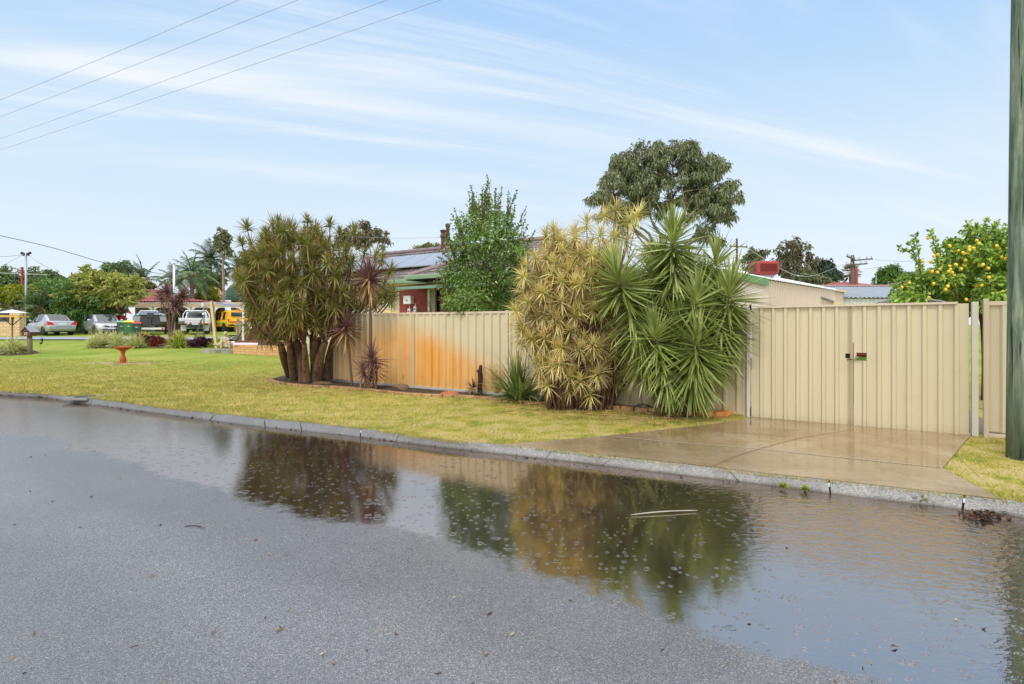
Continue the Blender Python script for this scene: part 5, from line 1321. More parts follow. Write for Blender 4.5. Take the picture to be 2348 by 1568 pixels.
def bigum():
    rng = np.random.default_rng(71); Z = 45; px = Z / FP; base = onG(1530, Z)
    cl = []
    def q(x, y, a, b_): 
        X, Y = c5(x, y); 
        for _ in range(3):
            o_ = rnd_unit(rng, 1)[0] * np.array([a, a * 1.4, b_ * 1.1]) * rng.uniform(.2, .85)
            cl.append((arr(P(X, Y, Z + rng.uniform(-3, 3))) + o_ * px / 2.1895, np.array([a, a, a * .95]) * rng.uniform(.30, .50) * px / 2.1895))
    for _k in range(185):
        an = rng.uniform(-.12, 1.12) * PI; r_ = rng.uniform(.05, .94) ** .5; px_ = 585 + math.cos(an) * r_ * 355; py_ = 375 - math.sin(an) * r_ * (300 if an > .5 else 285)
        if py_ > 340 and 440 < px_ < 720 and rng.random() < .45: continue
        q(px_, py_, rng.uniform(34, 58), rng.uniform(24, 38))
    for x, y, a, b_ in [(225, 370, 34, 22), (330, 420, 50, 34), (360, 480, 44, 34), (350, 525, 55, 28), (440, 430, 44, 30), (780, 520, 55, 34), (830, 570, 48, 30), (740, 560, 46, 30), (860, 590, 30, 22), (905, 345, 46, 30), (945, 370, 28, 20), (850, 430, 50, 34), (760, 430, 44, 26)]:
        q(x, y, a * 1.25, b_ * 1.2)
    for _k in range(18): q(rng.uniform(430, 740), rng.uniform(340, 480), rng.uniform(24, 40), rng.uniform(18, 28))
    tree('gum_tree', 'tall spreading gum tree with bare forked branches against the sky', base, P(1530, 440, Z), (1, 1, 1), gum_m, 71, leaf=(.30, .10), clumps=cl, per=64, twig=11, trunk_r=.28, fork=.20, tm=gumbark, droop=.7, up=-.45, sig=.55, limb_ends=[P(x_, y_, Z + dz_) for x_, y_, dz_ in ((1368, 425, 0), (1392, 372, -1.5), (1425, 345, 1), (1465, 332, -1), (1505, 326, 1.5), (1545, 328, -1.5), (1585, 340, 1), (1622, 362, -1), (1648, 400, .5), (1675, 440, 0), (1415, 480, 1), (1640, 500, -1), (1480, 390, 2), (1560, 395, -2), (1525, 365, 0))])
bigum()
def gum(label, x0, x1, y0, y1, Z, m, seed, n=16, per=260, leaf=(.4, .17), name='gum_tree', group=None, shell=.3, cr=.34, fork=.5, tr=.22, tm=gumbark, **k):
    c = P((x0 + x1) / 2, (y0 + y1) / 2, Z); rx = (x1 - x0) / 2 * Z / FP; rz = (y1 - y0) / 2 * Z / FP
    return tree(name, label, onG((x0 + x1) / 2, Z), c, (rx, rx * .8, rz), m, seed, n, per, leaf, shell, cr, tr, fork, group, tm, **k)
gum('airy gum tree rising behind the olive dracaena crown', 800, 905, 508, 588, 60, gumb_m, 72, 22, 150, (.42, .2), droop=.5, cr=.26)
gum('lower gum crown half hidden behind the olive dracaena, left of the airy gum', 765, 815, 512, 590, 64, gum_m, 73, 12, 160, (.42, .2), droop=.5)
gum('small yellowish treetop peeping over the tiled roof ridge', 940, 1025, 553, 600, 50, leafmat('olive_leaf', [S(140, 142, 84), S(120, 126, 70), S(156, 154, 104)], trans=.2), 74, 14, 220, (.3, .13), name='tree')
gum('grey green gum tree behind the left side of the shed roof', 1698, 1766, 555, 650, 62, gum_m, 75, 40, 110, (.36, .15), cr=.22, droop=.5)
gum('brownish bushy gum tree behind the red roof cooler', 1762, 1870, 543, 680, 54, gumb_m, 76, 64, 120, (.34, .14), cr=.2, droop=.5)
gum('low grey gum filling the gap under the brownish gum tree', 1800, 1905, 615, 690, 50, gum_m, 77, 40, 150, (.34, .14), cr=.24)
gum('dark drooping casuarina right of the brownish gum tree', 1850, 1925, 586, 690, 56, leafmat('casuarina_leaf', [S(76, 100, 90), S(90, 114, 100), S(108, 128, 112)], trans=.15), 78, 24, 220, (.6, .08), name='casuarina', droop=.9)
gum('round green bush beyond the sheds left of the lemon tree', 2002, 2066, 606, 665, 38, gb_m, 79, 24, 240, (.2, .09), name='bush', cat='bush')
gum('pale green bush half hidden behind the lemon tree', 2058, 2135, 612, 668, 40, leafmat('pale_bush_leaf', [S(120, 140, 96), S(142, 158, 116), S(100, 122, 84)], trans=.2), 80, 22, 220, (.22, .1), name='bush', cat='bush')
gum('pointed dark tree between the olive dracaena and far palms', 545, 620, 560, 690, 52, dk_m, 92, 26, 240, (.36, .16), name='tree')
gum('tall thin sparse eucalypt standing above the palms', 488, 534, 512, 600, 50, gum_m, 81, 20, 150, (.34, .16), cr=.25, fork=.75, tr=.16, shell=.2)
gum('dark rounded tree at the far left edge behind the steel pole', -40, 60, 602, 700, 68, dk_m, 82, 26, 240, (.45, .2), name='tree')
gum('second dark tree right of the far left edge tree', 45, 120, 610, 690, 70, dk_m, 83, 20, 220, (.45, .2), name='tree')
gum('dark treetop in the gap left of the frangipani crown', 82, 145, 610, 680, 64, dk_m, 84, 18, 200, (.4, .18), name='tree')
gum('grey green treetop rising behind the frangipani', 236, 300, 585, 660, 60, dk_m, 85, 22, 240, (.4, .18), name='tree')
gum('low olive bush behind the red tiled carport roof', 298, 368, 636, 690, 47, leafmat('olive_bush_leaf', [S(104, 112, 60), S(124, 130, 74), S(88, 98, 50)], trans=.2), 86, 20, 260, (.2, .09), name='bush', cat='bush')
gum('flowering yellow green hedge bush behind the carport roof', 425, 512, 650, 712, 46, yg_m, 87, 22, 260, (.2, .1), name='bush', cat='bush')
gum('dark green bush between the palm trunks', 440, 520, 610, 690, 52, dk_m, 88, 24, 260, (.3, .13), name='bush', cat='bush')
# frangipani and bushes behind the parked cars
gum('broad frangipani tree with yellowing leaves spreading over the parked cars', 138, 330, 610, 725, 38, fr_m, 89, 70, 130, (.42, .15), name='frangipani_tree', shell=.55, cr=.2, fork=.5, tr=.2, tm=bark, droop=.1)
gum('dense green shrubs rising behind the two parked silver cars', 75, 262, 625, 768, 37.4, gb_m, 90, 70, 330, (.2, .09), name='bush', shell=.4, cr=.24, cat='bush')
gum('bright yellow green bush at the far left behind the brick wall', -40, 118, 648, 725, 40, yg_m, 91, 46, 170, (.34, .13), name='bush', cat='bush', cr=.24)
gum('low dark shrub between the two silver cars', 150, 196, 715, 770, 36.5, gb_m, 93, 14, 300, (.18, .07), name='bush', cat='bush')

# ================= palms
palm_m = leafmat('palm_leaf', [S(98, 127, 89), S(119, 151, 104), S(142, 170, 123), S(87, 114, 81)], trans=.2, rough=.35)
palmd_m = leafmat('palm_leaf_dark', [S(72, 98, 70), S(88, 114, 82), S(108, 134, 98), S(64, 88, 64)], trans=.2, rough=.35)
def palm(label, x, yc, Z, r, m, seed, nf=22, name='palm_tree', base=None, trunk=.17, wind=(0, 0, 0), leaf=(.5, .05), lo=-40, fan=False):
    rng = np.random.default_rng(seed); b = base or onG(x, Z); c = P(x, yc, Z); r = r * Z / FP
    th = thing(name, label, 'palm', b)
    lv = Leaves(); st = MB(); boots = MB()
    for i in range(nf):
        az = i * 2.39996; el = R(lo + (88 - lo) * ((i + .5) / nf) ** .8)
        d = Vector((math.cos(el) * math.cos(az), math.cos(el) * math.sin(az), math.sin(el))) + Vector(wind); d.normalize()
        L = r * rng.uniform(.85, 1.15); pts = []; p = c.copy(); dd = d.copy(); k = 12
        if fan:
            tip = c + d * L * .55; st.tube([c, tip], .012, 5)
            n = 26; a = np.linspace(-1.5, 1.5, n); sd = d.orthogonal().normalized(); sd = Vector((-math.sin(az), math.cos(az), 0)); 
            dirs = np.array([arr(d * math.cos(q) + sd * math.sin(q)) for q in a]); v, f, uv = straps(np.tile(arr(tip), (n, 1)), dirs, L * .6, .05, .5, rng, 3); lv.add(v, f, uv); continue
        for j in range(k + 1):
            pts.append(p.copy()); p = p + dd * (L / k); dd = (dd + Vector((0, 0, -.13)) + Vector(wind) * .06).normalized()
        st.tube(pts, [.03 * (1 - .075 * j) for j in range(k + 1)], 5)
        n = 70; f = np.repeat(np.linspace(.12, 1, n // 2), 2); sgn = np.tile([1, -1], n // 2)
        q = np.minimum((f * k).astype(int), k - 1)
        pos = np.array([arr(pts[a].lerp(pts[a + 1], ff * k - a)) for a, ff in zip(q, f)]); tg = np.array([arr((pts[a + 1] - pts[a]).normalized()) for a in q])
        sd = np.cross(tg, np.array([0, 0, 1.0])); sd /= np.linalg.norm(sd, axis=1)[:, None] + 1e-6
        dr = sd * sgn[:, None] * .85 + tg * .55 + np.array([0, 0, -.12]) + rng.normal(0, .1, (n, 3)); 
        v, fc, uv = straps(pos, dr, leaf[0] * np.sin(np.clip(f * 1.05, 0, 1) * PI * .86 + .25), leaf[1], .7, rng, 3); lv.add(v, fc, uv)
        if i < nf * .6: boots.tube([c - Vector((0, 0, .35)), c + d * .45], [.07, .035], 5)
    lv.build('crown', m, th); st.build('leaf_stalks', mat('stalk_green', S(140, 140, 84), .6, 0, .2, 3), th, w=True)
    if boots.v: boots.build('leaf_bases', mat('orange_boot', S(176, 124, 86), .8, 0, .25, 3), th, w=True)
    MB().tube(bez(b, b.lerp(c, .5) + Vector((.06, 0, 0)), c, 8), [trunk * 1.2, trunk, trunk, trunk * .95, trunk * .95, trunk * .95, trunk, trunk * 1.1, trunk * 1.1], 10).build('trunk', mat('palm_trunk', S(112, 98, 92), .9, 0, .25, 4, .5, 20, stretch=(1, 1, 4)), th, True, w=True)
    return th
palm('nearer palm tree with orange leaf bases above the carport roof', 440, 632, 44, 60, palm_m, 101, 24, wind=(-.12, 0, .05), leaf=(.75, .06))
palm('taller darker palm tree behind and right of the nearer palm', 481, 598, 53, 58, palmd_m, 102, 26, wind=(.05, 0, .05), leaf=(.85, .07))
palm('wind swept palm tree left of the white steel post', 328, 644, 52, 60, palmd_m, 103, 18, wind=(-.35, 0, .35), leaf=(.8, .07), lo=-10)
palm('small drooping palm behind the white post at the carport', 395, 640, 58, 40, palmd_m, 104, 16, leaf=(.7, .06))
palm('dark palm beside the thin eucalypt over the carport', 545, 618, 56, 40, palmd_m, 107, 18, leaf=(.7, .06))
palm('bushy date palm with arching fronds behind the brick wall', 92, 712, 36, 62, palmd_m, 105, 26, wind=(-.1, 0, .1), leaf=(.5, .04), lo=-20)
for i_, (x0, x1, y0, y1, Z_, lb_t) in enumerate(((-60, 60, 700, 772, 44, 'dark hedge bush low behind the sandy block wall'), (40, 110, 690, 772, 41, 'dark hedge bush behind the silver sedan'), (225, 300, 700, 768, 47, 'dark hedge bush behind the red cabinet and kayak'), (430, 530, 680, 760, 60, 'dense hedge bush far behind the white truck and carport'), (520, 640, 695, 765, 63, 'dense hedge bush far behind the domed house'))):
    gum(lb_t, x0, x1, y0, y1, Z_, gb_m, 110 + i_, 26, 260, (.26, .12), name='bush', cat='bush', cr=.3)
palm('fan palm with hanging dry fronds behind the crossarm power pole', 1951, 626, 44, 22, leafmat('fan_palm_leaf', [S(110, 124, 84), S(132, 142, 100), S(150, 140, 104)], trans=.2), 106, 26, name='fan_palm', fan=True, lo=-70)
# ================================================================== VEHICLES
def c8(x, y): return (504.3 + x / 10.133, 676.2 + y / 10.133)
def c9(x, y): return (389.7 + x / 10.133, 659 + y / 10.133)
def c10(x, y): return (x / 10.133, 676.2 + y / 10.133)
paint_silver = mat('silver_paint', S(176, 179, 186), .25, .5, .03, 2, coat=.8)
paint_white = mat('white_car_paint', S(228, 230, 232), .3, 0, .03, 2, coat=.8)
paint_yel = mat('yellow_car_paint', S(250, 186, 20), .3, 0, .03, 2, coat=.8)
gl = glass('car_glass', S(40, 48, 54), .04); tyre_m = mat('tyre_rubber', (.02, .02, .022, 1), .8, 0, .2, 20)
rim_m = mat('alloy', S(186, 190, 194), .35, .6, .06, 9); blk = mat('black_trim', (.018, .018, .02, 1), .6, 0, .15, 9)
redl = mat('red_lens', S(206, 24, 28), .2, 0, .1, 20, coat=.5); whl = mat('clear_lens', S(216, 222, 226), .15, 0, .06, 20, coat=.5); orl = mat('amber_lens', S(230, 96, 40), .25, 0, .1, 20)
plate_m = mat('number_plate', S(226, 230, 240), .5, 0, .05, 30)
def hull(stations, n=7):
    """stations: (y, z0, zt, w) -> rings of a rounded box section"""
    rows = []
    for (y, z0, zt, w, *r) in stations:
        cr = r[0] if r else .12
        h = zt - z0; half = [(0, z0), (w * .86, z0), (w * .96, z0 + .06), (w, z0 + h * .35), (w, z0 + h * .62), (w * .975, zt - cr * .8), (w * .90, zt - cr * .12), (w * .72, zt), (0, zt + .012)]
        ring = [Vector((x, y, z)) for x, z in half] + [Vector((-x, y, z)) for x, z in half[-2:0:-1]]
        rows.append(ring)
    return rows
def loft(rows, name, m, parent, smooth=True):
    b = MB(); k = len(rows[0]); vs = [p for r in rows for p in r]; fs = []
    for i in range(len(rows) - 1):
        for j in range(k): fs.append((i * k + j, i * k + (j + 1) % k, (i + 1) * k + (j + 1) % k, (i + 1) * k + j))
    fs.append(tuple(range(k))[::-1]); fs.append(tuple((len(rows) - 1) * k + j for j in range(k)))
    b.add(vs, fs); o = b.build(name, m, parent)
    bv = o.modifiers.new('b', 'BEVEL'); bv.width = .03; bv.segments = 2; bv.limit_method = 'ANGLE'; bv.angle_limit = R(38)
    if smooth: o.data.polygons.foreach_set('use_smooth', [True] * len(o.data.polygons))
    return o
def cabin(st, parent, body_m):
    """glasshouse ring stations (y, belt_z, roof_z, w_belt, w_roof, kind) kind of the bay to the next station"""
    bodyb, parts = MB(), []
    rings = []
    for (y, zb, zr, wb, wr, *_) in st:
        h = zr - zb
        rings.append([Vector((-wb, y, zb)), Vector((-(wb + (wr - wb) * .82), y, zb + h * .82)), Vector((-wr * .86, y, zb + h * .985)), Vector((0, y, zr + .015)), Vector((wr * .86, y, zb + h * .985)), Vector((wb + (wr - wb) * .82, y, zb + h * .82)), Vector((wb, y, zb))])
    body = []; glassq = {'window': [], 'rear_window': [], 'windscreen': []}
    for i in range(len(rings) - 1):
        a, b = rings[i], rings[i + 1]; kind = st[i][5] if len(st[i]) > 5 else 'pillar'
        for j in range(6):
            q = [a[j], b[j], b[j + 1], a[j + 1]]
            if j in (0, 5) and kind in ('side', 'front', 'rear'): glassq['window'].append(q) if kind == 'side' else body.append(q)
            elif j in (2, 3) and kind == 'front': glassq['windscreen'].append(q)
            elif j in (2, 3) and kind == 'rear': glassq['rear_window'].append(q)
            else: body.append(q)
    for q in body: bodyb.add(q, [(0, 1, 2, 3)])
    # close ends
    for r in (rings[0], rings[-1]):
        bodyb.add(r, [tuple(range(7))])
    o = bodyb.build('roof', body_m, parent)
    bm = bmesh.new(); bm.from_mesh(o.data); bmesh.ops.remove_doubles(bm, verts=bm.verts, dist=.001); bmesh.ops.recalc_face_normals(bm, faces=bm.faces); bm.to_mesh(o.data); bm.free()
    o.modifiers.new('t', 'SOLIDIFY').thickness = .025
    for nm, qs in glassq.items():
        if nm == 'window':
            for q in qs: MB().add(q, [(0, 1, 2, 3)]).build(nm, gl, parent)
        elif qs:
            b = MB()
            for q in qs: b.add(q, [(0, 1, 2, 3)])
            b.build(nm, gl, parent)
def wheel(parent, x, y, r=.31, w=.2, steel=False):
    s = 1 if x > 0 else -1; Mx = Matrix.Rotation(PI / 2 * s, 3, 'Y')
    wo = MB().lathe((x, y, r), [(r * .62, -w / 2), (r * .93, -w / 2), (r, -w * .35), (r, w * .35), (r * .93, w / 2), (r * .62, w / 2)], 22, Mx).build('wheel', tyre_m, parent, True)
    b = MB().lathe((x, y, r), [(r * .63, w * .30), (r * .63, w * .44), (r * .52, w * .38), (r * .2, w * .40), (r * .16, w * .48), (0.0, w * .48)], 20, Mx)
    b.build('rim', rim_m, wo)
    MB().lathe((x - s * .03, y, r + .02), [(r * 1.13, -w / 2), (r * 1.13, w * .52)], 20, Mx).build('wheel_arch', blk, parent)
def lens(parent, name, pts, d, m):
    return MB().prism(pts, d).build(name, m, parent)
def sedan():
    Z = 33; b = onG(116, Z + 1.2); b = Vector((b.x, b.y, g(b.y)))
    t = thing('parked_car', 'silver sedan parked with its red tail lights towards us before the green shrubs', 'car', b, R(57))
    loft(hull([(-2.18, .34, .70, .66, .1), (-2.14, .27, .92, .76), (-1.9, .22, 1.0, .83), (-1.3, .2, 1.0, .85), (0, .19, .93, .855), (1.0, .19, .90, .85), (1.7, .2, .82, .82), (2.05, .24, .70, .74), (2.16, .3, .56, .62, .08)]), 'body', paint_silver, t)
    cabin([(-1.62, .98, 1.0, .70, .62, 'rear'), (-.98, .96, 1.40, .76, .58, 'pillar'), (-.86, .95, 1.425, .78, .59, 'side'), (-.02, .93, 1.45, .80, .60, 'pillar'), (.06, .93, 1.45, .80, .60, 'side'), (.55, .92, 1.41, .79, .58, 'front'), (1.28, .90, .93, .74, .66, 'pillar')], t, paint_silver)
    for x in (-.76, .76):
        for y in (-1.32, 1.28): wheel(t, x, y, .31)
    for s in (-1, 1):
        lens(t, 'tail_light', [(s * .82, -1.95, .93), (s * .82, -1.95, .68), (s * .42, -2.0, .66), (s * .60, -2.0, .88)], (0, -.20, 0), redl)
        lens(t, 'reversing_light', [(s * .79, -2.085, .67), (s * .79, -2.1, .635), (s * .42, -2.17, .63), (s * .44, -2.165, .66)], (0, -.05, 0), whl)
        mi = MB().ball((s * .95, .58, .98), (.10, .05, .07), 10, 6).build('wing_mirror', paint_silver, t, True)
    MB().box((0, -2.2, .48), (1.46, .06, .16)).box((0, -2.205, .575), (1.5, .04, .012)).build('bumper', paint_silver, t, bevel=.02)
    MB().box((0, -2.165, .755), (.46, .03, .12)).build('number_plate', plate_m, t, bevel=.004)
    MB().box((0, -2.14, .845), (.62, .05, .03)).build('boot_trim', rim_m, t, bevel=.008)
    MB().box((0, -2.1, .25), (1.3, .12, .1)).build('valance', blk, t)
    MB().ball((0, -2.135, .915), (.035, .01, .025), 8, 5).build('badge', rim_m, t)
sedan()
def hatch():
    Z = 35; b = onG(236, Z); t = thing('parked_car', 'silver hatchback parked nose towards us beside the wheelie bins', 'car', b, R(230))
    loft(hull([(-2.0, .4, .80, .70, .1), (-1.95, .28, 1.0, .80), (-1.3, .2, 1.02, .86), (0, .19, .98, .87), (.85, .19, .96, .865), (1.3, .2, .90, .85), (1.75, .22, .80, .80), (2.02, .26, .66, .70), (2.12, .32, .52, .56, .08)]), 'body', paint_silver, t)
    cabin([(-1.95, 1.0, 1.02, .74, .66, 'rear'), (-1.55, .99, 1.38, .78, .60, 'pillar'), (-1.38, .99, 1.41, .79, .61, 'side'), (-.25, .98, 1.46, .81, .63, 'pillar'), (-.17, .98, 1.46, .81, .63, 'side'), (.30, .97, 1.43, .81, .62, 'front'), (1.18, .92, .95, .76, .68, 'pillar')], t, paint_silver)
    for x in (-.78, .78):
        for y in (-1.3, 1.35): wheel(t, x, y, .31)
    for s in (-1, 1):
        lens(t, 'headlight', [(s * .80, 1.72, .76), (s * .80, 1.80, .62), (s * .42, 2.06, .60), (s * .46, 2.0, .68)], (0, .08, .03), whl)
        lens(t, 'grille_opening', [(s * .40, 2.07, .66), (s * .38, 2.1, .58), (s * .12, 2.13, .54), (s * .14, 2.12, .60)], (0, .05, 0.01), blk)
        MB().ball((s * .97, .72, 1.02), (.11, .06, .08), 10, 6).build('wing_mirror', paint_silver, t, True)
    MB().lathe((0, 2.145, .57), [(.07, -.01), (.07, .012), (.05, .014), (.05, .004), (.0, .004)], 14, Matrix.Rotation(-PI / 2, 3, 'X')).build('badge', rim_m, t)
    lens(t, 'lower_grille', [(-.62, 2.06, .40), (.62, 2.06, .40), (.5, 2.1, .30), (-.5, 2.1, .30)], (0, .05, 0), blk)
    MB().box((0, 2.16, .445), (.46, .03, .11)).build('number_plate', plate_m, t, bevel=.004)
    MB().box((0, 2.1, .27), (1.3, .1, .05)).build('bumper', paint_silver, t, bevel=.02)
    for s in (-1, 1): MB().bar((s * .2, 1.22, .945), (s * -.25, 1.0, 1.02), .02).build('wiper', blk, t)
    MB().box((0, -.55, 1.475), (1.1, 1.5, .012)).build('sunroof', gl, t)
hatch()
def ute():
    Z = 36; b = onG(450, Z); t = thing('ute', 'white flat tray utility truck parked facing away on the verge', 'truck', b, R(27))
    loft(hull([(-.1, .45, 1.02, .78), (.3, .3, 1.04, .82), (1.6, .3, 1.02, .83), (2.2, .32, .95, .80), (2.6, .4, .8, .72)]), 'body', paint_white, t)
    cabin([(.12, 1.02, 1.06, .76, .62, 'rear'), (.22, 1.02, 1.64, .76, .62, 'pillar'), (.3, 1.02, 1.66, .77, .63, 'side'), (1.05, 1.02, 1.64, .78, .62, 'front'), (1.6, 1.0, 1.04, .72, .64, 'pillar')], t, paint_white)
    MB().box((0, .116, 1.34), (1.18, .012, .36)).build('rear_window', gl, t)
    trm = mat('tray_alloy', S(214, 216, 220), .4, .3, .06, 4, stretch=(1, 1, 6))
    tray = MB().box((0, -1.15, .84), (1.9, 2.4, .08)).build('tray', trm, t, bevel=.01)
    for nm, c, s_ in (('tail_gate', (0, -2.36, 1.02), (1.9, .04, .30)), ('side_gate', (-.93, -1.15, 1.02), (.04, 2.38, .30)), ('side_gate', (.93, -1.15, 1.02), (.04, 2.38, .30))):
        MB().box(c, s_).box((c[0], c[1] - (.02 if nm == 'tail_gate' else 0), c[2] + .02), (s_[0] + .004, s_[1] + .012, .03)).build(nm, trm, tray)
    hb = MB().tube([(-.86, -.02, .86), (-.84, -.02, 1.45), (-.66, -.02, 1.74), (.66, -.02, 1.74), (.84, -.02, 1.45), (.86, -.02, .86)], .035, 8)
    hb.tube([(-.82, -.02, 1.12), (.82, -.02, 1.12)], .022, 6).tube([(-.6, -.02, 1.12), (-.6, -.02, 1.72)], .02, 6).tube([(.6, -.02, 1.12), (.6, -.02, 1.72)], .02, 6)
    hb.build('headboard', paint_white, t, True)
    for x in (-.72, .72):
        wheel(t, x, -1.2, .34); wheel(t, x, 1.75, .34)
        s = 1 if x > 0 else -1
        MB().box((s * .70, -1.72, .46), (.34, .02, .42)).build('mud_flap', mat('grey_flap', S(196, 198, 204), .6, 0, .1, 8), t)
        lt_ = MB().box((s * .66, -2.38, .78), (.42, .05, .08)).build('tail_light', orl, t, bevel=.01)
        MB().box((s * .36, -2.38, .78), (.12, .05, .09)).build('reversing_light', whl, t)
        MB().box((s * .99, 1.2, 1.12), (.14, .08, .2)).build('wing_mirror', blk, t, bevel=.02)
    MB().box((.05, -2.39, .73), (.40, .02, .12)).build('number_plate', plate_m, t)
    MB().box((0, -1.0, .62), (.8, 3.4, .16)).box((0, -1.2, .34), (1.3, .1, .1)).box((0, -2.3, .55), (1.0, .08, .12)).build('chassis', blk, t)
ute()
def wagon():
    Z = 43.2; b = onG(523, Z); t = thing('four_wheel_drive', 'yellow four wheel drive with canopy parked under the carport', 'car', b, R(47))
    loft(hull([(-2.4, .55, 1.02, .78), (-2.3, .42, 1.08, .86), (-.5, .42, 1.08, .88), (.9, .42, 1.06, .88), (1.5, .42, 1.04, .87), (2.2, .45, .96, .84), (2.45, .5, .80, .74)]), 'body', paint_yel, t)
    cabin([(-2.36, 1.06, 1.80, .82, .70, 'pillar'), (-2.1, 1.06, 1.86, .84, .72, 'pillar'), (-1.6, 1.06, 1.86, .84, .72, 'side'), (-1.0, 1.06, 1.86, .84, .72, 'pillar'), (-.55, 1.06, 1.84, .84, .70, 'side'), (0, 1.06, 1.84, .84, .70, 'pillar'), (.1, 1.06, 1.83, .84, .70, 'side'), (.62, 1.05, 1.78, .84, .68, 'front'), (1.42, 1.04, 1.06, .78, .70, 'pillar')], t, paint_yel)
    MB().box((0, -2.385, 1.5), (1.2, .04, .36)).build('rear_window', gl, t, bevel=.02)
    rs = mat('red_stripe', S(208, 60, 24), .4); gs_ = mat('green_band', S(196, 206, 50), .35)
    for s in (-1, 1):
        for y in (-1.45, 1.5): wheel(t, s * .8, y, .37, .24)
        MB().box((s * .885, -.1, .80), (.012, 3.9, .26)).build('side_band', gs_, t)
        st = MB()
        for i in range(26): st.box((s * .893, -1.95 + i * .145, .72), (.008, .06, .10), M=Matrix.Rotation(.5, 3, 'X'))
        st.build('side_stripes', blk, t)
        st = MB()
        for i in range(12): st.box((s * .86 - s * i * .010, -2.0, .75 + i * .095), (.03, .05, .05))
        st.build('corner_stripes', rs, t)
        MB().box((s * .80, -2.36, .98), (.12, .08, .24)).build('tail_light', redl, t, bevel=.02)
        MB().box((s * 1.0, 1.0, 1.18), (.16, .1, .2)).build('wing_mirror', blk, t, bevel=.03)
    MB().box((0, -2.42, .58), (1.66, .12, .14)).build('bumper', blk, t, bevel=.02)
    MB().box((0, -2.40, .86), (1.5, .03, .12)).build('rear_band', rs, t)
    MB().box((.0, -2.41, .72), (.42, .03, .12)).build('number_plate', plate_m, t)
    MB().lathe((.2, -1.9, 1.87), [(.14, 0), (.14, .05), (.08, .1), (0, .11)], 12).build('beacon', orl, t, True)
wagon()
def boat():
    Z = 36; b = onG(345, Z); t = thing('boat', 'black and grey runabout boat with a teal dash and white windscreen', 'boat', b, R(33))
    hb = mat('hull_black', (.02, .02, .022, 1), .35, 0, .1, 3, coat=.4); hg = mat('hull_grey', S(150, 152, 156), .4, 0, .06, 3)
    rows = []
    for (y, w, zk, zc, zg) in ((-2.2, .98, .55, .80, 1.30), (-1, 1.02, .52, .80, 1.34), (.6, .98, .55, .86, 1.42), (1.8, .62, .66, 1.0, 1.54), (2.5, .12, 1.0, 1.25, 1.64)):
        rows.append([Vector((-w, y, zg)), Vector((-w * .96, y, zc + .2)), Vector((-w * .84, y, zc)), Vector((0, y, zk)), Vector((w * .84, y, zc)), Vector((w * .96, y, zc + .2)), Vector((w, y, zg))])
    h = MB().grid(rows); h.add(rows[0], [tuple(range(7))]); h.build('hull', hb, t)
    for s in (-1, 1):
        MB().prism([(s * 1.0, -2.22, 1.28), (s * 1.0, -2.22, .92), (s * .62, -2.22, .90), (s * .56, -2.22, 1.28)], (0, -.18, 0)).build('pod', hg, t)
        MB().add([Vector((s * 1.03, -2.0, 1.26)), Vector((s * 1.03, -2.0, 1.0)), Vector((s * 1.04, .5, 1.06)), Vector((s * 1.01, .6, 1.36))], [(0, 1, 2, 3)]).build('side_stripe', hg, t)
    MB().grid([[Vector((-1.0, y, z)), Vector((-.7, y, z + .03)), Vector((-.68, y, z - .3)), Vector((.68, y, z - .3)), Vector((.7, y, z + .03)), Vector((1.0, y, z))] for y, z in ((-2.2, 1.31), (.5, 1.40))]).build('deck', mat('teal_gelcoat', S(36, 140, 150), .35, 0, .06, 3), t)
    MB().prism([(-1.0, .5, 1.42), (1.0, .5, 1.42), (.6, 1.8, 1.56), (-.6, 1.8, 1.56)], (0, 0, .05)).build('foredeck', hg, t)
    fr = [(-.80, .2, 1.42), (-.62, .5, 1.74), (.40, .5, 1.74), (.55, .2, 1.42)]
    ws = MB().tube(fr, .03, 8).build('windscreen_frame', paint_white, t, True)
    MB().add([Vector(p) for p in fr], [(0, 1, 2, 3)]).build('windscreen', glass('boat_screen', S(84, 104, 122), .08), ws)
    wh = MB()
    wh.tube([(.35 + .17 * math.cos(a), -.05 + .05 * math.sin(a), 1.48 + .15 * math.sin(a)) for a in [i * PI / 8 for i in range(17)]], .018, 6)
    wh.build('steering_wheel', blk, t, True)
    ob = thing_part = MB().box((0, -2.45, 1.36), (.36, .42, .36)).box((0, -2.42, .95), (.16, .22, .6)).box((0, -2.5, .58), (.05, .4, .25)).build('outboard', hb, t, bevel=.05)
    MB().tube([(0, -2.62, .6), (0, -2.45, .6)], .05, 8).build('propeller', rim_m, ob)
    tr = thing('boat_trailer', 'boat trailer with a white light board under the black boat', 'trailer', b + Vector((0, 0, 0)), R(33))
    MB().bar((-.75, -1.6, .42), (-.05, 3.2, .42), .09).bar((.75, -1.6, .42), (.05, 3.2, .42), .09).bar((-.95, -.6, .42), (.95, -.6, .42), .09).bar((-.7, -1.5, .42), (.7, -1.5, .42), .08).bar((-.55, .8, .46), (.55, .8, .46), .08).bar((-.6, -1.2, .52), (-.5, 1, .55), .07).bar((.6, -1.2, .52), (.5, 1, .55), .07).build('frame', mat('galvanised', S(150, 152, 156)), tr)
    for s in (-1, 1):
        wheel(tr, s * .98, -.6, .28, .17)
        MB().bar((s * .98, -1.0, .5), (s * .98, -.2, .5), .22, .03).bar((s * .98, -.9, .5), (s * .98, -1.05, .3), .22, .03).build('mudguard', hb, tr)
    lb = MB().box((0, -2.66, .42), (1.7, .04, .14)).build('light_board', paint_white, tr)
    for s in (-1, 1):
        MB().box((s * .74, -2.69, .42), (.12, .02, .1)).build('tail_light', redl, lb)
        MB().bar((s * .5, -1.5, .42), (s * .5, -2.66, .42), .05).build('board_arm', mat('galvanised', (.3, .3, .3, 1)), tr)
boat()
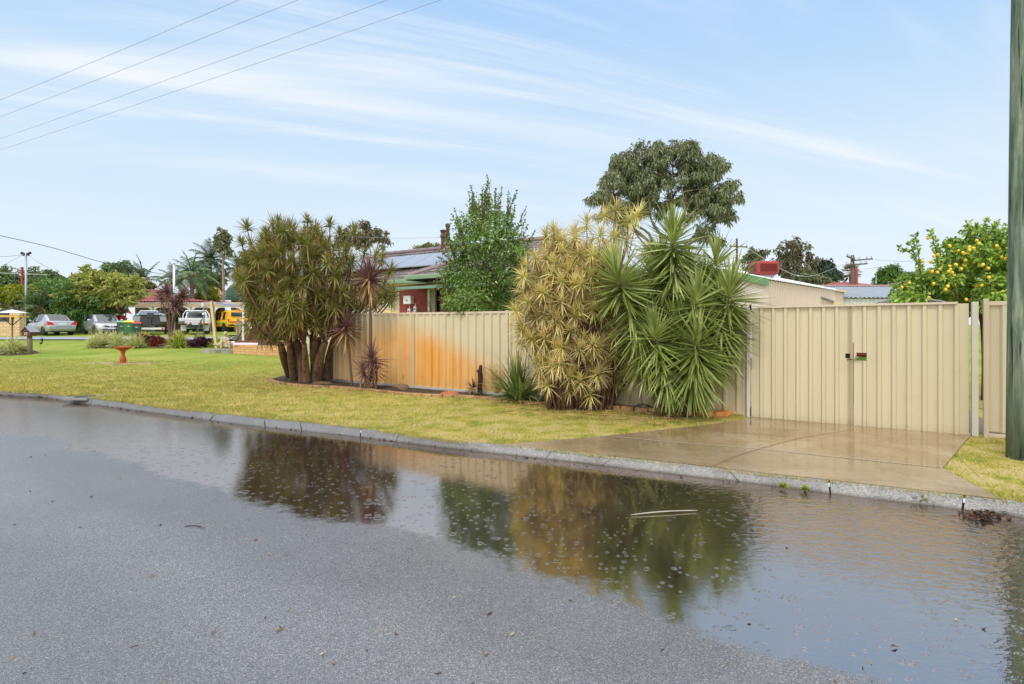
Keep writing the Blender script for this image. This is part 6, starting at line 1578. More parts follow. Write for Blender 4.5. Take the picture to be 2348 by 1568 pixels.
def bin_(x, Z, h, bodyc, lidc, label, rz, nm):
    b = onG(x, Z); t = thing('wheelie_bin', label, 'bin', b, rz, 'wheelie bins beside the hatchback')
    w0, w1 = h * .23, h * .275; d0, d1 = h * .25, h * .33
    rows = []
    for z, f in ((.06, 0), (h * .86, 1)):
        w = w0 + (w1 - w0) * f; d = d0 + (d1 - d0) * f
        rows.append([Vector((-w, -d, z)), Vector((w, -d, z)), Vector((w, d, z)), Vector((-w, d, z)), Vector((-w, -d, z))])
    k = MB().grid(rows); k.add(rows[0][:4], [(0, 1, 2, 3)]); k.box((0, 0, h * .86), (w1 * 2.1, d1 * 2.1, .05)); k.build('body', bodyc, t, bevel=.02)
    l = MB().prism([(-w1 * 1.08, -d1 * 1.12, h * .89), (-w1 * 1.08, d1 * 1.1, h * .89), (-w1 * 1.08, d1 * 1.1, h * .95), (-w1 * 1.08, 0, h * 1.0), (-w1 * 1.08, -d1 * 1.0, h * .94)], (w1 * 2.16, 0, 0)); l.build('lid', lidc, t, bevel=.02)
    for s in (-1, 1): MB().lathe((s * w0 * 1.0, d0, .1), [(.1, -.03), (.1, .03)], 14, Matrix.Rotation(PI / 2, 3, 'Y')).build('wheel', tyre_m, t)
    MB().tube([(-w1 * .8, d1 * 1.15, h * .9), (w1 * .8, d1 * 1.15, h * .9)], .018, 6).build('handle', bodyc, t)
    MB().box((0, -d0 - (d1 - d0) * .6 - .008, h * .62), (.12, .01, .04)).build('sticker', plate_m, t)
gbin = mat('bin_green', S(70, 122, 78), .5, 0, .08, 3)
bin_(296, 33.2, 1.02, gbin, mat('lid_yellow', S(240, 206, 30), .45, 0, .05, 3), 'green wheelie bin with a yellow lid, largest of the three bins', R(30), 'a')
bin_(313.5, 33.0, .93, mat('bin_dark_green', S(52, 74, 62), .5, 0, .08, 3), mat('lid_red', S(200, 66, 74), .45, 0, .05, 3), 'small dark green wheelie bin with a red lid', R(30), 'b')
bin_(280, 33.6, 1.0, mat('bin_grey_green', S(70, 92, 78), .5, 0, .08, 3), mat('lid_green', S(110, 176, 140), .45, 0, .05, 3), 'grey green wheelie bin with a pale green lid against the hatchback', R(30), 'c')

# ================================================================== FAR HOUSES
Zh = 42.0
fh = thing('carport_house', 'brown brick house with red tiled roof and long arched carport front', 'house', onG(420, Zh))
fas = mat('taupe_fascia', S(182, 164, 138), .6, 0, .06, 2); lace = mat('lace_bracket', S(214, 206, 192), .6, 0, .06, 4); gpost = mat('green_post', S(124, 150, 120), .5, 0, .06, 4)
zf0, zf1 = P(0, 702.5, Zh).z, P(0, 695.5, Zh).z
xa, xb = 262, 561
A, B = P(xa, 700, Zh), P(xb, 700, Zh); gy = g(Zh * KY)
MB().prism([(A.x, A.y, zf0), (B.x, A.y, zf0), (B.x, A.y + .12, zf0), (A.x, A.y + .12, zf0)], (0, 0, zf1 - zf0)).build('fascia', fas, fh, w=True)
MB().prism([(A.x, A.y - .03, zf1), (B.x, A.y - .03, zf1), (B.x, A.y + 8, zf1 + .1), (A.x, A.y + 8, zf1 + .1)], (0, 0, .07)).build('carport_roof', mat('pale_metal_roof', S(220, 222, 216), .5, .1, .05, 2), fh, w=True)
postx = [268, 350, 396, 437, 490, 556]
for x in postx:
    p = P(x, 700, Zh); MB().bar((p.x, p.y + .06, gy - .2), (p.x, p.y + .06, zf0), .16, .1).build('post', gpost, fh, w=True)
# curved lace brackets and frieze
lb_ = MB()
for x0, x1 in zip(postx, postx[1:]):
    pa, pb = P(x0, 700, Zh), P(x1, 700, Zh); L = pb.x - pa.x; rad = min(.62, L * .42); k = 10
    for s, ox in ((1, pa.x + .08), (-1, pb.x - .08)):
        top = [Vector((ox + s * rad * i / k, pa.y + .03, zf0)) for i in range(k + 1)]
        arcp = [Vector((ox + s * rad * i / k, pa.y + .03, zf0 - rad * (1 - math.sqrt(max(0, 1 - (1 - i / k) ** 2))) - .06)) for i in range(k + 1)]
        lb_.grid([top, arcp])
    nb = int(L / .12)
    for i in range(nb): lb_.box((pa.x + (i + .5) * L / nb, pa.y + .03, zf0 - .06), (.07, .02, .12))
lb_.build('lace_brackets', lace, fh, w=True)
brn = brickmat('brown_brick', S(112, 84, 72), S(98, 72, 62), S(130, 110, 98), .24, .086, .01)
def fbw(x0, x1, y0, z0, z1, m, name):
    a, b = P(x0, 700, Zh), P(x1, 700, Zh); o = MB().prism([(a.x, A.y + y0, z0), (b.x, A.y + y0, z0), (b.x, A.y + y0 + .2, z0), (a.x, A.y + y0 + .2, z0)], (0, 0, z1 - z0)).build(name, m, fh, w=True); return boxuv(o)
fbw(262, 470, 2.6, gy - .2, zf1, brn, 'wall'); fbw(462, 481, .25, gy - .2, zf0, brn, 'wall')
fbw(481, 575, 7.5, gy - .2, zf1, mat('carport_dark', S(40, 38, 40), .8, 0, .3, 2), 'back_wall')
fbw(293, 312, 2.5, gy, zf0 - .1, mat('screen_door', S(120, 124, 128), .5, 0, .15, 20), 'door')
MB().bar(P(296, 712, Zh) + Vector((0, 2.4, 0)), P(303, 704, Zh) + Vector((0, 2.4, 0)), .05).build('door_rail', lace, fh, w=True)
for x0, x1 in ((318, 342), (360, 388), (404, 430)): 
    wn_ = fbw(x0, x1, 2.48, zf0 - 1.3, zf0 - .2, glass('house_glass', S(50, 56, 62), .06), 'window')
red_t = mat('red_roof_tile', S(172, 92, 96), .45, 0, .22, 5, .2, 20, col2=S(200, 138, 138), thr=(.5, .75))
rt = MB(); pA = P(258, 693, Zh); pB = P(470, 693, Zh)
rv = Vector((0, 1, .42)).normalized(); Lr = pB.x - pA.x; zr_ = P(330, 668, Zh + 3.6).z; VV = (zr_ - zf1 - .05) / rv.z
tiled(rt, Vector((pA.x, A.y + .1, zf1 + .12)), Vector((1, 0, 0)), rv, lambda v: (v * .9, Lr - v * 2.4), Lr, VV, .36, .32, .05, .06, 4)
rt.add([Vector((pA.x + VV * .9, A.y + .1 + VV * rv.y, zf1 + .12 + VV * rv.z)), Vector((pB.x - VV * 2.4, A.y + .1 + VV * rv.y, zf1 + .12 + VV * rv.z)), Vector((pB.x, A.y + 12, zf1 + .1)), Vector((pA.x, A.y + 12, zf1 + .1))], [(0, 1, 2, 3)])
rt.add([Vector((pA.x, A.y + .1, zf1 + .1)), Vector((pA.x + VV * .9, A.y + .1 + VV * rv.y, zf1 + .12 + VV * rv.z)), Vector((pA.x, A.y + 12, zf1 + .1))], [(0, 1, 2)])
rt.add([Vector((pB.x, A.y + .1, zf1 + .1)), Vector((pB.x, A.y + 12, zf1 + .1)), Vector((pB.x - VV * 2.4, A.y + .1 + VV * rv.y, zf1 + .12 + VV * rv.z))], [(0, 1, 2)])
rt.build('roof', red_t, fh, w=True)
# green dome roofed house beyond the carport
Zd = 55; dh = thing('domed_house', 'pink walled house with a ribbed green barrel roof beyond the carport', 'house', onG(545, Zd))
gr = mat('green_steel_roof', S(126, 168, 146), .4, .1, .06, 2)
pL = P(516, 680, Zd); pR = P(580, 680, Zd); zt = P(0, 650, Zd).z; zb = P(0, 680, Zd).z
rows = []; W = pR.x - pL.x; k = 60
prof = [(0, 0), (.02, .35), (.08, .62), (.18, .84), (.32, .97), (.5, 1.0), (.68, .97), (.82, .84), (.92, .62), (.98, .35), (1, 0)]
for yy in range(0, 34):
    rows.append([Vector((pL.x + W * u * (1), pL.y + yy * .18, zb + (zt - zb) * v + (.03 if yy % 2 else 0))) for u, v in prof])
MB().grid(rows).add(rows[0], [tuple(range(11))]).build('barrel_roof', gr, dh, w=True)
e0 = P(507, 686, Zd); e1 = P(590, 686, Zd)
MB().prism([(e0.x, e0.y - 1.2, e0.z - .15), (e1.x, e0.y - 1.2, e0.z - .15), (e1.x - .3, e0.y + .5, zb + .1), (e0.x + .8, e0.y + .5, zb + .1)], (0, 0, .16)).build('eave_roof', mat('dark_green_roof', S(84, 112, 100), .4, .1, .06, 2), dh, w=True)
o = MB().box(((e0.x + e1.x) / 2 + .4, e0.y + 3.2, (g(Zd * KY) + e0.z) / 2), (e1.x - e0.x - 1.2, 6, e0.z - g(Zd * KY))).build('wall', brickmat('pink_brick', S(212, 172, 148), S(202, 160, 138), S(190, 160, 140)), dh, w=True); boxuv(o)
w0 = P(533, 690, Zd); MB().box((w0.x, e0.y + .18, w0.z - .5), (.5, .06, .9)).build('window', glass('house_glass', (.04, .05, .06, 1)), dh, w=True)
# sandstone block wall and pier at the far left
bw = thing('block_wall', 'sandy concrete block wall with a taller end pier at the far left', 'wall', onG(33, 32.5))
sand = brickmat('sand_block', S(212, 184, 142), S(202, 172, 130), S(172, 142, 108), .4, .2, .012)
pw0, pw1 = P(21.5, 712, 32.5), P(44.4, 712, 32.5); gyy = g(32.5 * KY) - .1
boxuv(MB().prism([(pw0.x, pw0.y, gyy), (pw1.x, pw0.y, gyy), (pw1.x, pw0.y + .5, gyy), (pw0.x, pw0.y + .5, gyy)], (0, 0, pw0.z - gyy)).build('pier', sand, bw, w=True))
zl = P(0, 737.5, 32.5).z
boxuv(MB().prism([(pw0.x - 6, pw0.y + .06, gyy), (pw0.x, pw0.y + .06, gyy), (pw0.x, pw0.y + .36, gyy), (pw0.x - 6, pw0.y + .36, gyy)], (0, 0, zl - gyy)).build('wall', sand, bw, w=True))
MB().prism([(pw0.x - 6, pw0.y + .2, zl), (pw0.x, pw0.y + .2, zl), (pw0.x, pw0.y + .24, zl), (pw0.x - 6, pw0.y + .24, zl)], (0, 0, .62)).build('opening_shade', mat('opening_dark', S(46, 48, 54), .5, 0, .15, 3), bw, w=True)  # dark sheet stands for the shade in the opening above the low wall
# steel street pole with its cables
stl = mat('grey_steel', S(162, 168, 178), .45, .4, .08, 3)
def steel_pole():
    b = onG(59.6, 36); zt = P(0, 580, 36).z; t = thing('power_pole', 'slim grey steel power pole with a small crossarm above the left bushes', 'pole', b)
    MB().tube([b, (b.x, b.y, zt)], [.09, .065], 12).build('shaft', stl, t, True, w=True)
    MB().bar(P(49, 578, 36), P(59, 583, 36), .08).bar(P(70, 578, 36), P(60, 583, 36), .08).build('crossarm', blk, t, w=True)
    i = MB()
    for x, y in ((50, 581), (54, 584), (65, 584), (69, 580)): i.ball(P(x, y, 36), .09, 8, 6)
    i.build('insulators', blk, t, w=True)
steel_pole()
cable([P(54, 583, 36), P(25, 587, 34), P(-40, 590, 31)], 'pale cable running left from the steel power pole, upper of the pair', .02, mat('pale_wire', (.5, .5, .5, 1)), grp='cables on the steel pole')
cable([P(52, 584, 36), P(14, 605, 40), P(-30, 628, 44)], 'thin cable dropping left from the steel power pole, lower of the pair', .012, grp='cables on the steel pole')
cable([P(66, 584, 36), P(85, 600, 36), P(116, 616, 37)], 'thin cable dropping right from the steel power pole into the frangipani', .012, grp='cables on the steel pole')
cable([P(-40, 531, 24), P(0, 540, 26), P(120, 568, 28.5), P(246, 604, 31), P(370, 628, 34), P(470, 641, 38)], 'thick twisted service cable sagging across the left sky', .018, mat('dark_cable', S(70, 74, 80), .6))
cable([P(-40, 624, 60), P(30, 627, 60), P(110, 630, 60)], 'pale far cable crossing the trees behind the steel pole', .03, mat('pale_wire', (.5, .5, .5, 1)))
o = MB().box((0, 0, -1.7), (.15, .15, 4.2)).box((0, 0, .43), (.18, .18, .06)).build('red_post', mat('red_paint', S(150, 52, 44)), None, loc=P(50.6, 624, 44)); tag(o, 'red painted post just left of the steel power pole', 'post')
# tall white steel post behind the garden
b = onG(398.8, 27); wp = thing('lamp_post', 'tall slim white post rising behind the garden cordyline', 'post', b)
MB().tube([b, (b.x, b.y, P(0, 606, 27).z)], .055, 12).build('shaft', paint_white, wp, True, w=True)
MB().lathe((b.x, b.y, P(0, 606, 27).z), [(.075, 0), (.075, .04), (.03, .07), (0, .08)], 12).build('cap', mat('zinc', (.3, .3, .3, 1)), wp, w=True)

# ================================================================== FRONT GARDEN
lom_m = leafmat('lomandra_leaf', [S(172, 182, 108), S(208, 208, 146), S(146, 162, 86), S(224, 220, 168), S(190, 196, 124)], tip=S(230, 222, 164), trans=.25, rough=.45)
lomg_m = leafmat('lomandra_green_leaf', [S(156, 174, 66), S(192, 200, 92), S(132, 154, 58), S(214, 210, 120)], tip=S(210, 206, 120), trans=.25, rough=.45)
gbed = bed([G(200, 797), G(230, 798), G(300, 796), G(400, 795), G(480, 795), G(500, 786), G(480, 780), G(380, 777), G(270, 778), G(205, 784)], 'garden_bed', .05)
def tuft(name, label, base, r, h, m, seed, n=150, wd=.022, bend=1.0, el=(8, 88), group=None, cat='grass tuft', seg=4):
    rng = np.random.default_rng(seed); base = Vector(base); d, e, f = dome_dirs(n, (0, 0, 1), el[0], el[1], rng, .9)
    bb = arr(base)[None] + np.stack([rng.normal(0, r * .12, n), rng.normal(0, r * .12, n), np.zeros(n)], 1)
    L = (r + (h * 1.25 - r) * np.sin(e)) * rng.uniform(.75, 1.15, n)
    v, q, uv = straps(bb, d, L, wd, bend, rng, seg)
    o = mesh_obj(name, v, q, m, None, False, True, base, uv); return tag(o, label, cat, group)
gl_ = 'flax tufts in the front garden bed'
tl = [((900, 1235), 26.0, 100, 'leftmost pale flax tuft in the garden bed, behind its smaller twin', lom_m), ((862, 1295), 25.1, 80, 'small pale flax tuft at the left tip of the garden bed', lom_m), ((1068, 1292), 25.2, 88, 'round pale flax tuft left of centre behind the birdbath', lom_m), ((1222, 1298), 25.1, 88, 'pale flax tuft standing left of the round red shrub', lom_m), ((1025, 1215), 26.4, 85, 'back row pale flax tuft in front of the grey green bin', lom_m), ((955, 1260), 25.7, 80, 'pale flax tuft between the two leftmost ones and the round one', lom_m), ((1290, 1205), 26.6, 75, 'back row yellowish flax tuft in front of the boat trailer', lomg_m)]
for i, ((x, y), Z, r, lb, m) in enumerate(tl):
    X, Y = c1(x, y); px = Z / FP; tuft('flax_tuft', lb, onG(X, Z), r / 3.909 * px * 1.25, r / 3.909 * px * 1.3, m, 200 + i, 230, .045, 1.1, group=gl_)
tl = [((560, 1250), 25.2, 120, 'big yellow green flax tuft right of the round red shrub', lomg_m), ((560, 1150), 26.6, 95, 'back flax tuft at the foot of the white post', lomg_m), ((780, 1160), 26.6, 80, 'back flax tuft left of the grey lamp pole', lomg_m), ((945, 1235), 25.4, 60, 'small flax tuft beside the black garden bench', lomg_m), ((960, 1170), 26.4, 60, 'low flax tuft under the leaning timber post', lomg_m), ((1170, 1170), 26.4, 45, 'little flax tuft in front of the standing statue', lomg_m)]
for i, ((x, y), Z, r, lb, m) in enumerate(tl):
    X, Y = c2(x, y); px = Z / FP; tuft('flax_tuft', lb, onG(X, Z), r / 4.56 * px * 1.25, r / 4.56 * px * 1.3, m, 220 + i, 230, .045, 1.1, group=gl_)
for i, ((x, y), Z, r, lb) in enumerate([((112, 1345), 22.2, 112, 'large pale flax tuft round the bird feeder pole'), ((212, 1330), 22.6, 60, 'small pale flax tuft tucked behind the letterbox post'), ((-20, 1330), 23.5, 60, 'pale flax tuft cut off by the left edge of the photo')]):
    X, Y = c1(x, y); px = Z / FP; tuft('flax_tuft', lb, onG(X, Z), r / 3.909 * px * 1.25, r / 3.909 * px * 1.2, lom_m, 240 + i, 230, .04, 1.1, group='flax tufts by the letterbox')
bed([G(-30, 815), G(20, 816), G(60, 814), G(92, 809), G(85, 805), G(40, 804), G(-30, 805)], 'garden_bed', .05)
redsh = leafmat('red_shrub_leaf', [S(128, 42, 32), S(106, 34, 30), S(150, 58, 40), S(92, 32, 34)], trans=.2, rough=.45); pursh = leafmat('purple_shrub_leaf', [S(70, 32, 52), S(84, 40, 60), S(58, 26, 44), S(98, 50, 66)], trans=.2, rough=.45)
def shrub(label, x, y, Z, rx, ry, m, seed, leaf=(.11, .055)):
    X, Y = c2(x, y); px = Z / FP; c = P(X, Y, Z); rx *= px / 4.56; rz = ry * px / 4.56
    tree('shrub', label, onG(X, Z), c, (rx, rx * .7, rz), m, seed, 16, 240, leaf, .35, .36, .02, .3, cat='shrub', tm=barkd, group='coloured shrubs in the front garden bed')
shrub('round rust red shrub at the middle of the garden bed', 340, 1222, 25.2, 100, 62, redsh, 251)
shrub('dull red shrub behind the pale flax tufts', 180, 1190, 26.0, 100, 40, redsh, 252)
shrub('small dark purple shrub wedged between the two red shrubs', 270, 1205, 25.7, 50, 40, pursh, 253)
shrub('wide plum purple shrub behind the grey lamp pole', 770, 1222, 25.4, 115, 52, pursh, 254)
shrub('smaller plum purple shrub left of the black bench', 885, 1225, 25.5, 50, 46, pursh, 255)
shrub('low purple shrub at the foot of the leftmost flax tufts', -190, 1262, 25.3, 40, 26, pursh, 256)
shrub('low reddish shrub at the foot of the white post', 555, 1148, 26.4, 40, 22, redsh, 257)
X, Y = c2(475, 1185); hb_ = [(P(*c2(440, 710), 26.3), .72, 100, 8, .06, -30), (P(*c2(600, 755), 26.3), .70, 90, 8, .06, -30), (P(*c2(515, 850), 26.0), .70, 90, 8, .06, -45), (P(*c2(375, 765), 26.4), .6, 70, 6, .055, -30), (P(*c2(560, 800), 26.2), .6, 60, 6, .055, -30)]
cordyline('branched purple cordyline tree standing in the front garden bed', onG(X, 26.3), hb_, 46, r0=.045, name='cordyline')
# birdbath with its ring of timbers
bb_ = G(282, 834.5); px = bb_.y / KY / FP
terra = mat('terracotta', S(168, 72, 28), .6, 0, .14, 8, .2, 40)
bt_ = thing('bird_bath', 'terracotta bird bath on a turned pedestal in the middle of the lawn', 'bird bath', bb_)
MB().lathe((0, 0, 0), [(.11, 0), (.11, .03), (.085, .05), (.105, .12), (.11, .19), (.085, .27), (.055, .33), (.06, .40), (.075, .44), (.09, .50)], 20).build('pedestal', terra, bt_, True)
MB().lathe((0, 0, .5), [(.09, 0), (.16, .035), (.255, .09), (.30, .125), (.305, .145), (.285, .15), (.26, .125), (.16, .085), (0, .075)], 28).build('bowl', terra, bt_, True)
slm = mat('sleeper', S(186, 170, 132), .85, 0, .25, 4, .4, 30, stretch=(1, 6, 6), col2=S(150, 134, 100))
for (a, b_, lb) in (((755, 1476), (1062, 1468), 'long grey timber edging plank left of and behind the bird bath'), ((965, 1488), (1252, 1474), 'near timber edging plank in front of the bird bath'), ((1258, 1474), (1397, 1470), 'short pale timber plank to the right of the bird bath')):
    p, q = G(*c1(*a)), G(*c1(*b_)); o = MB().bar(Vector((0, 0, .03)), q - p + Vector((0, 0, .03)), .09, .07).build('timber_plank', slm, None, loc=p); tag(o, lb, 'plank', 'planks around the bird bath')
# letterbox 22
lbz = G(*c10(688, 1386)); px = lbz.y / KY / FP
lx = thing('letterbox', 'brown timber letterbox with a pitched roof and the number 22 on a log post', 'letterbox', lbz, R(-6))
hgt = (812.9 - 770) * px
MB().tube([(0, 0, -.1), (0, .01, hgt * .5), (0, 0, hgt)], [.105, .10, .095], 14).build('post', mat('log_post', S(118, 108, 84), .9, 0, .3, 5, .6, 30, stretch=(4, 4, .8)), lx, True)
brw = mat('brown_stain', S(96, 52, 38), .7, 0, .25, 6, .3, 40, stretch=(1, 1, 6)); w_ = 230 / 10.133 * px / 2; bh = 110 / 10.133 * px; gh = 105 / 10.133 * px
MB().box((0, 0, hgt + bh / 2), (w_ * 2, .34, bh)).prism([(-w_, -.17, hgt + bh), (w_, -.17, hgt + bh), (0, -.17, hgt + bh + gh)], (0, .34, 0)).build('box', brw, lx)
rfm = mat('grey_tin', S(150, 152, 158), .4, .4, .1, 5)
for s in (-1, 1): MB().bar((s * w_ * 1.22, 0, hgt + bh - gh * .2), (0, 0, hgt + bh + gh * 1.06), .44, .015, up=(0, 0, 1)).build('roof', rfm, lx)
MB().box((0, -.172, hgt + bh * .86), (w_ * 1.1, .01, .035)).build('slot', gap_m, lx)
dig = {'2': [(0, 1), (.5, 1.12), (1, 1), (1, .62), (0, 0), (1, 0)]}
nb = MB()
for i in (0, 1):
    o0 = Vector((-.075 + i * .09, -.178, hgt + bh * .34)); pts = [o0 + Vector((x * .055, 0, z * .075)) for x, z in dig['2']]
    for a, b_ in zip(pts, pts[1:]): nb.bar(a, b_, .012, .016, up=(0, 1, 0))
nb.build('number_plate', paint_white, lx)
# bird feeder
fb_ = onG(28, 22.6); px = 22.6 / FP; fd = thing('bird_feeder', 'bird feeding table on a timber pole with a white pyramid roof', 'bird feeder', fb_)
z0 = P(0, 726, 22.6).z - fb_.z; zr0 = P(0, 717.5, 22.6).z - fb_.z; zr1 = P(0, 709.3, 22.6).z - fb_.z
MB().tube([(0, 0, -.1), (0, 0, z0 + .05)], .035, 10).build('pole', mat('feeder_pole', S(138, 100, 58), .8, 0, .25, 6), fd, True)
MB().box((0, 0, z0), (1.1, .62, .05)).box((0, -.3, z0 + .03), (.7, .03, .06)).build('tray', mat('yellow_timber', S(214, 172, 84), .7, 0, .15, 6), fd)
st = MB()
for s in (-1, 1): st.bar((0, 0, z0 - .42), (s * .45, 0, z0 - .03), .03)
st.bar((0, 0, z0 - .42), (.3, -.25, z0 - .03), .03).build('braces', mat('dark_green_timber', S(46, 60, 52), .7), fd)
MB().tube([(0, 0, z0), (0, 0, zr0)], .01, 6).tube([(.35, .2, z0), (.35, .2, zr0)], .012, 6).tube([(-.35, .2, z0), (-.35, .2, zr0)], .012, 6).build('roof_posts', gap_m, fd)
rw = 24 * px
MB().add([(-rw, -rw * .7, zr0), (rw, -rw * .7, zr0), (rw, rw * .7, zr0), (-rw, rw * .7, zr0), (0, 0, zr1)], [(0, 1, 4), (1, 2, 4), (2, 3, 4), (3, 0, 4), (3, 2, 1, 0)]).build('roof', paint_white, fd)
# lantern on a thin hook
lp_ = P(*c10(868, 1075), 22.0); gb_ = onG(92, 22.2); ln = thing('hanging_lantern', 'small tilted black lantern hanging from a thin hook right of the letterbox', 'lantern', gb_)
MB().tube([gb_, (gb_.x, gb_.y, lp_.z + .2), (gb_.x - .06, gb_.y, lp_.z + .28), (lp_.x, gb_.y, lp_.z + .24), (lp_.x + .02, gb_.y, lp_.z + .13)], .004, 5).build('hook', gap_m, ln, w=True)
Mt = Matrix.Rotation(.28, 3, 'Y')
MB().lathe((lp_.x, gb_.y, lp_.z), [(.05, -.13), (.055, -.11), (.05, -.10), (.045, .06), (.055, .07), (.03, .12), (.0, .14)], 8, Mt).build('body', blk, ln, w=True)
MB().box(Vector((lp_.x, gb_.y - .046, lp_.z - .02)), (.05, .012, .07), M=Mt).build('pane', mat('lantern_pane', S(200, 196, 176), .4), ln, w=True)
# bench
bp_ = G(*c9(1085, 1430)); iron = mat('cast_iron', (.012, .012, .013, 1), .4, .3, .2, 20)
bn_ = thing('garden_bench', 'black cast iron garden bench with scrolled arms behind the seated statue', 'bench', Vector((bp_.x + .55, bp_.y + .5, bp_.z + .0)), R(-62))
for s in (-.55, .55):
    e = MB()
    e.tube(spline([(s, -.30, 0), (s, -.24, .2), (s, -.26, .42), (s, -.22, .46)], 4), .022, 6)
    e.tube(spline([(s, .26, 0), (s, .18, .25), (s, .2, .44), (s, .34, .75), (s, .42, .92)], 4), .022, 6)
    e.tube(spline([(s, -.24, .44), (s, 0, .42), (s, .2, .44)], 3), .022, 6)
    e.tube(spline([(s, .28, .64), (s, .05, .68), (s, -.2, .66), (s, -.28, .6), (s, -.22, .55), (s, -.16, .6)], 4), .02, 6)
    for (cy, cz, r) in ((-.05, .55, .075), (.12, .56, .06), (.0, .27, .10), (-.12, .2, .06), (.1, .2, .06)):
        e.tube([(s, cy + r * math.cos(a), cz + r * math.sin(a)) for a in [i * PI / 6 for i in range(13)]], .012, 5)
    e.build('end_frame', iron, bn_, True)
sm_ = MB()
for i in range(5): sm_.box((0, -.22 + i * .10, .45), (1.14, .07, .025))
sm_.build('seat', iron, bn_, bevel=.004)
bk = MB()
for i in range(6):
    f = i / 5; bk.box((0, .23 + .17 * f + .02, .50 + .42 * f), (1.14, .022, .055), M=Matrix.Rotation(-.38, 3, 'X'))
bk.build('backrest', iron, bn_, bevel=.004)
# slab, brick wall, planks and pink rolls
cem = mat('old_cement', S(150, 146, 132), .85, 0, .25, 4, .4, 30, col2=S(110, 110, 100))
s0_, s1_ = G(459, 809), G(537, 811); sb = MB().prism([Vector((0, 0, -.05)), s1_ - s0_ + Vector((0, 0, -.05)), s1_ - s0_ + Vector((.3, .95, -.05)), Vector((.1, .95, -.05))], (0, 0, .22)).build('concrete_slab', cem, None, loc=s0_, bevel=.01)
tag(sb, 'low grey concrete slab carrying the seated statue and bench', 'slab')
q0, q1 = G(534, 811), G(676, 819.5); bwall = thing('brick_wall', 'low tan brick garden wall with a brown timber top behind the dracaena', 'wall', q0)
d_ = q1 - q0; d_.z = 0; nn = Vector((-d_.y, d_.x, 0)).normalized()
zt_ = q0.z + .30
boxuv(MB().prism([(q0.x, q0.y, -.1), (q1.x, q1.y, -.1), (q1.x + nn.x * .22, q1.y + nn.y * .22, -.1), (q0.x + nn.x * .22, q0.y + nn.y * .22, -.1)], (0, 0, zt_ + .12 + .1)).build('wall', brickmat('tan_brick', S(214, 168, 116), S(200, 150, 98), S(170, 134, 96), .36, .11, .012), bwall, w=True))
bo = nn * .25
MB().prism([Vector((q0.x - .15, q0.y, zt_ + .1)) + bo, Vector((q1.x, q1.y, zt_ + .1)) + bo, Vector((q1.x, q1.y, zt_ + .1)) + bo * 2.2, Vector((q0.x - .15, q0.y, zt_ + .1)) + bo * 2.2], (0, 0, .20)).build('timber_top', mat('brown_timber', S(112, 68, 52), .7, 0, .25, 4, .2, 30, col2=S(80, 52, 42)), bwall, w=True)
pale = mat('pale_pink_vinyl', S(238, 206, 224), .4, 0, .05, 3); hot = mat('hot_pink_vinyl', S(222, 78, 150), .4, 0, .05, 3)
def roll(a, b_, Z, r, m, lb):
    A, B = P(*c8(*a), Z), P(*c8(*b_), Z - .4); o = MB().tube([Vector(), (B - A) * .02, (B - A) * .98, B - A], [r * .5, r, r, r * .6], 12).build('pink_roll', m, None, True, loc=A); tag(o, lb, 'roll', 'pink rolls on the low wall')
roll((270, 1102), (860, 1108), 22.9, .062, pale, 'upper pale pink roll lying on the brown timber wall top')
roll((318, 1146), (905, 1150), 22.3, .075, pale, 'lower pale pink roll with a rounded end on the wall top')
roll((930, 1080), (1330, 1082), 22.6, .06, hot, 'upper hot pink roll on the wall beside the dracaena')
roll((930, 1138), (1380, 1145), 22.0, .085, hot, 'lower fat hot pink roll on the wall beside the dracaena')
# brown screen, sign, white post, shade sail, leaning post, lamp pole
bs0, bs1 = P(*c8(556, 1080), 23.6), P(*c8(1330, 1080), 23.2); bst = P(*c8(556, 645), 23.6).z
scr = thing('brown_screen', 'dark red brown board screen behind the white veranda post', 'screen', Vector((bs0.x, bs0.y, g(bs0.y))))
MB().prism([(bs0.x, bs0.y, g(bs0.y)), (bs1.x, bs1.y, g(bs0.y)), (bs1.x, bs1.y + .06, g(bs0.y)), (bs0.x, bs0.y + .06, g(bs0.y))], (0, 0, bst - g(bs0.y))).build('boards', mat('red_brown_board', S(96, 52, 42), .7, 0, .2, 3, .2, 30, stretch=(8, 8, .6)), scr, w=True)
sg = MB().box((0, 0, 0), (12.3 * 23.5 / FP, .015, 13.8 * 23.5 / FP)).build('sign_panel', mat('white_sign', S(226, 228, 220), .6, 0, .04, 6), None, loc=P(*c8(672, 710), 23.4)); 
tag(sg, 'small white sign board with faded grey sketch lines on the brown screen', 'sign')
sgl = MB()
for (a, b_) in (((-.1, .08), (.1, .08)), ((-.1, .05), (.08, .055)), ((-.09, -.03), (.1, .03)), ((-.08, .0), (.06, -.05)), ((-.02, -.1), (.03, -.1))): sgl.bar((a[0], -.011, a[1]), (b_[0], -.011, b_[1]), .004, .008)
sgl.build('lines', mat('faded_ink', S(140, 148, 156), .7), sg)
vb = Vector((P(*c8(542, 1080), 23.3).x, 23.3 * KY, g(23.3 * KY))); vz = P(*c8(542, 240), 23.3).z
o = thing('veranda_post', 'white square veranda post carrying the blue shade sail', 'post', vb); MB().bar(vb, (vb.x, vb.y, vz), .075).build('shaft', paint_white, o, w=True); MB().box((vb.x, vb.y, vz), (.11, .11, .03)).build('cap', paint_white, o, w=True)
sA, sB, sC = P(*c9(985, 332), 23.8), P(*c9(1695, 440), 23.3), P(*c9(1300, 372), 29); rows = []
for i in range(13):
    f = i / 12; a = sA.lerp(sB, f) + Vector((0, 0, -.10 * math.sin(PI * f))); rows.append([a.lerp(sC, k / 5 * (1 - .0)) for k in range(6)])
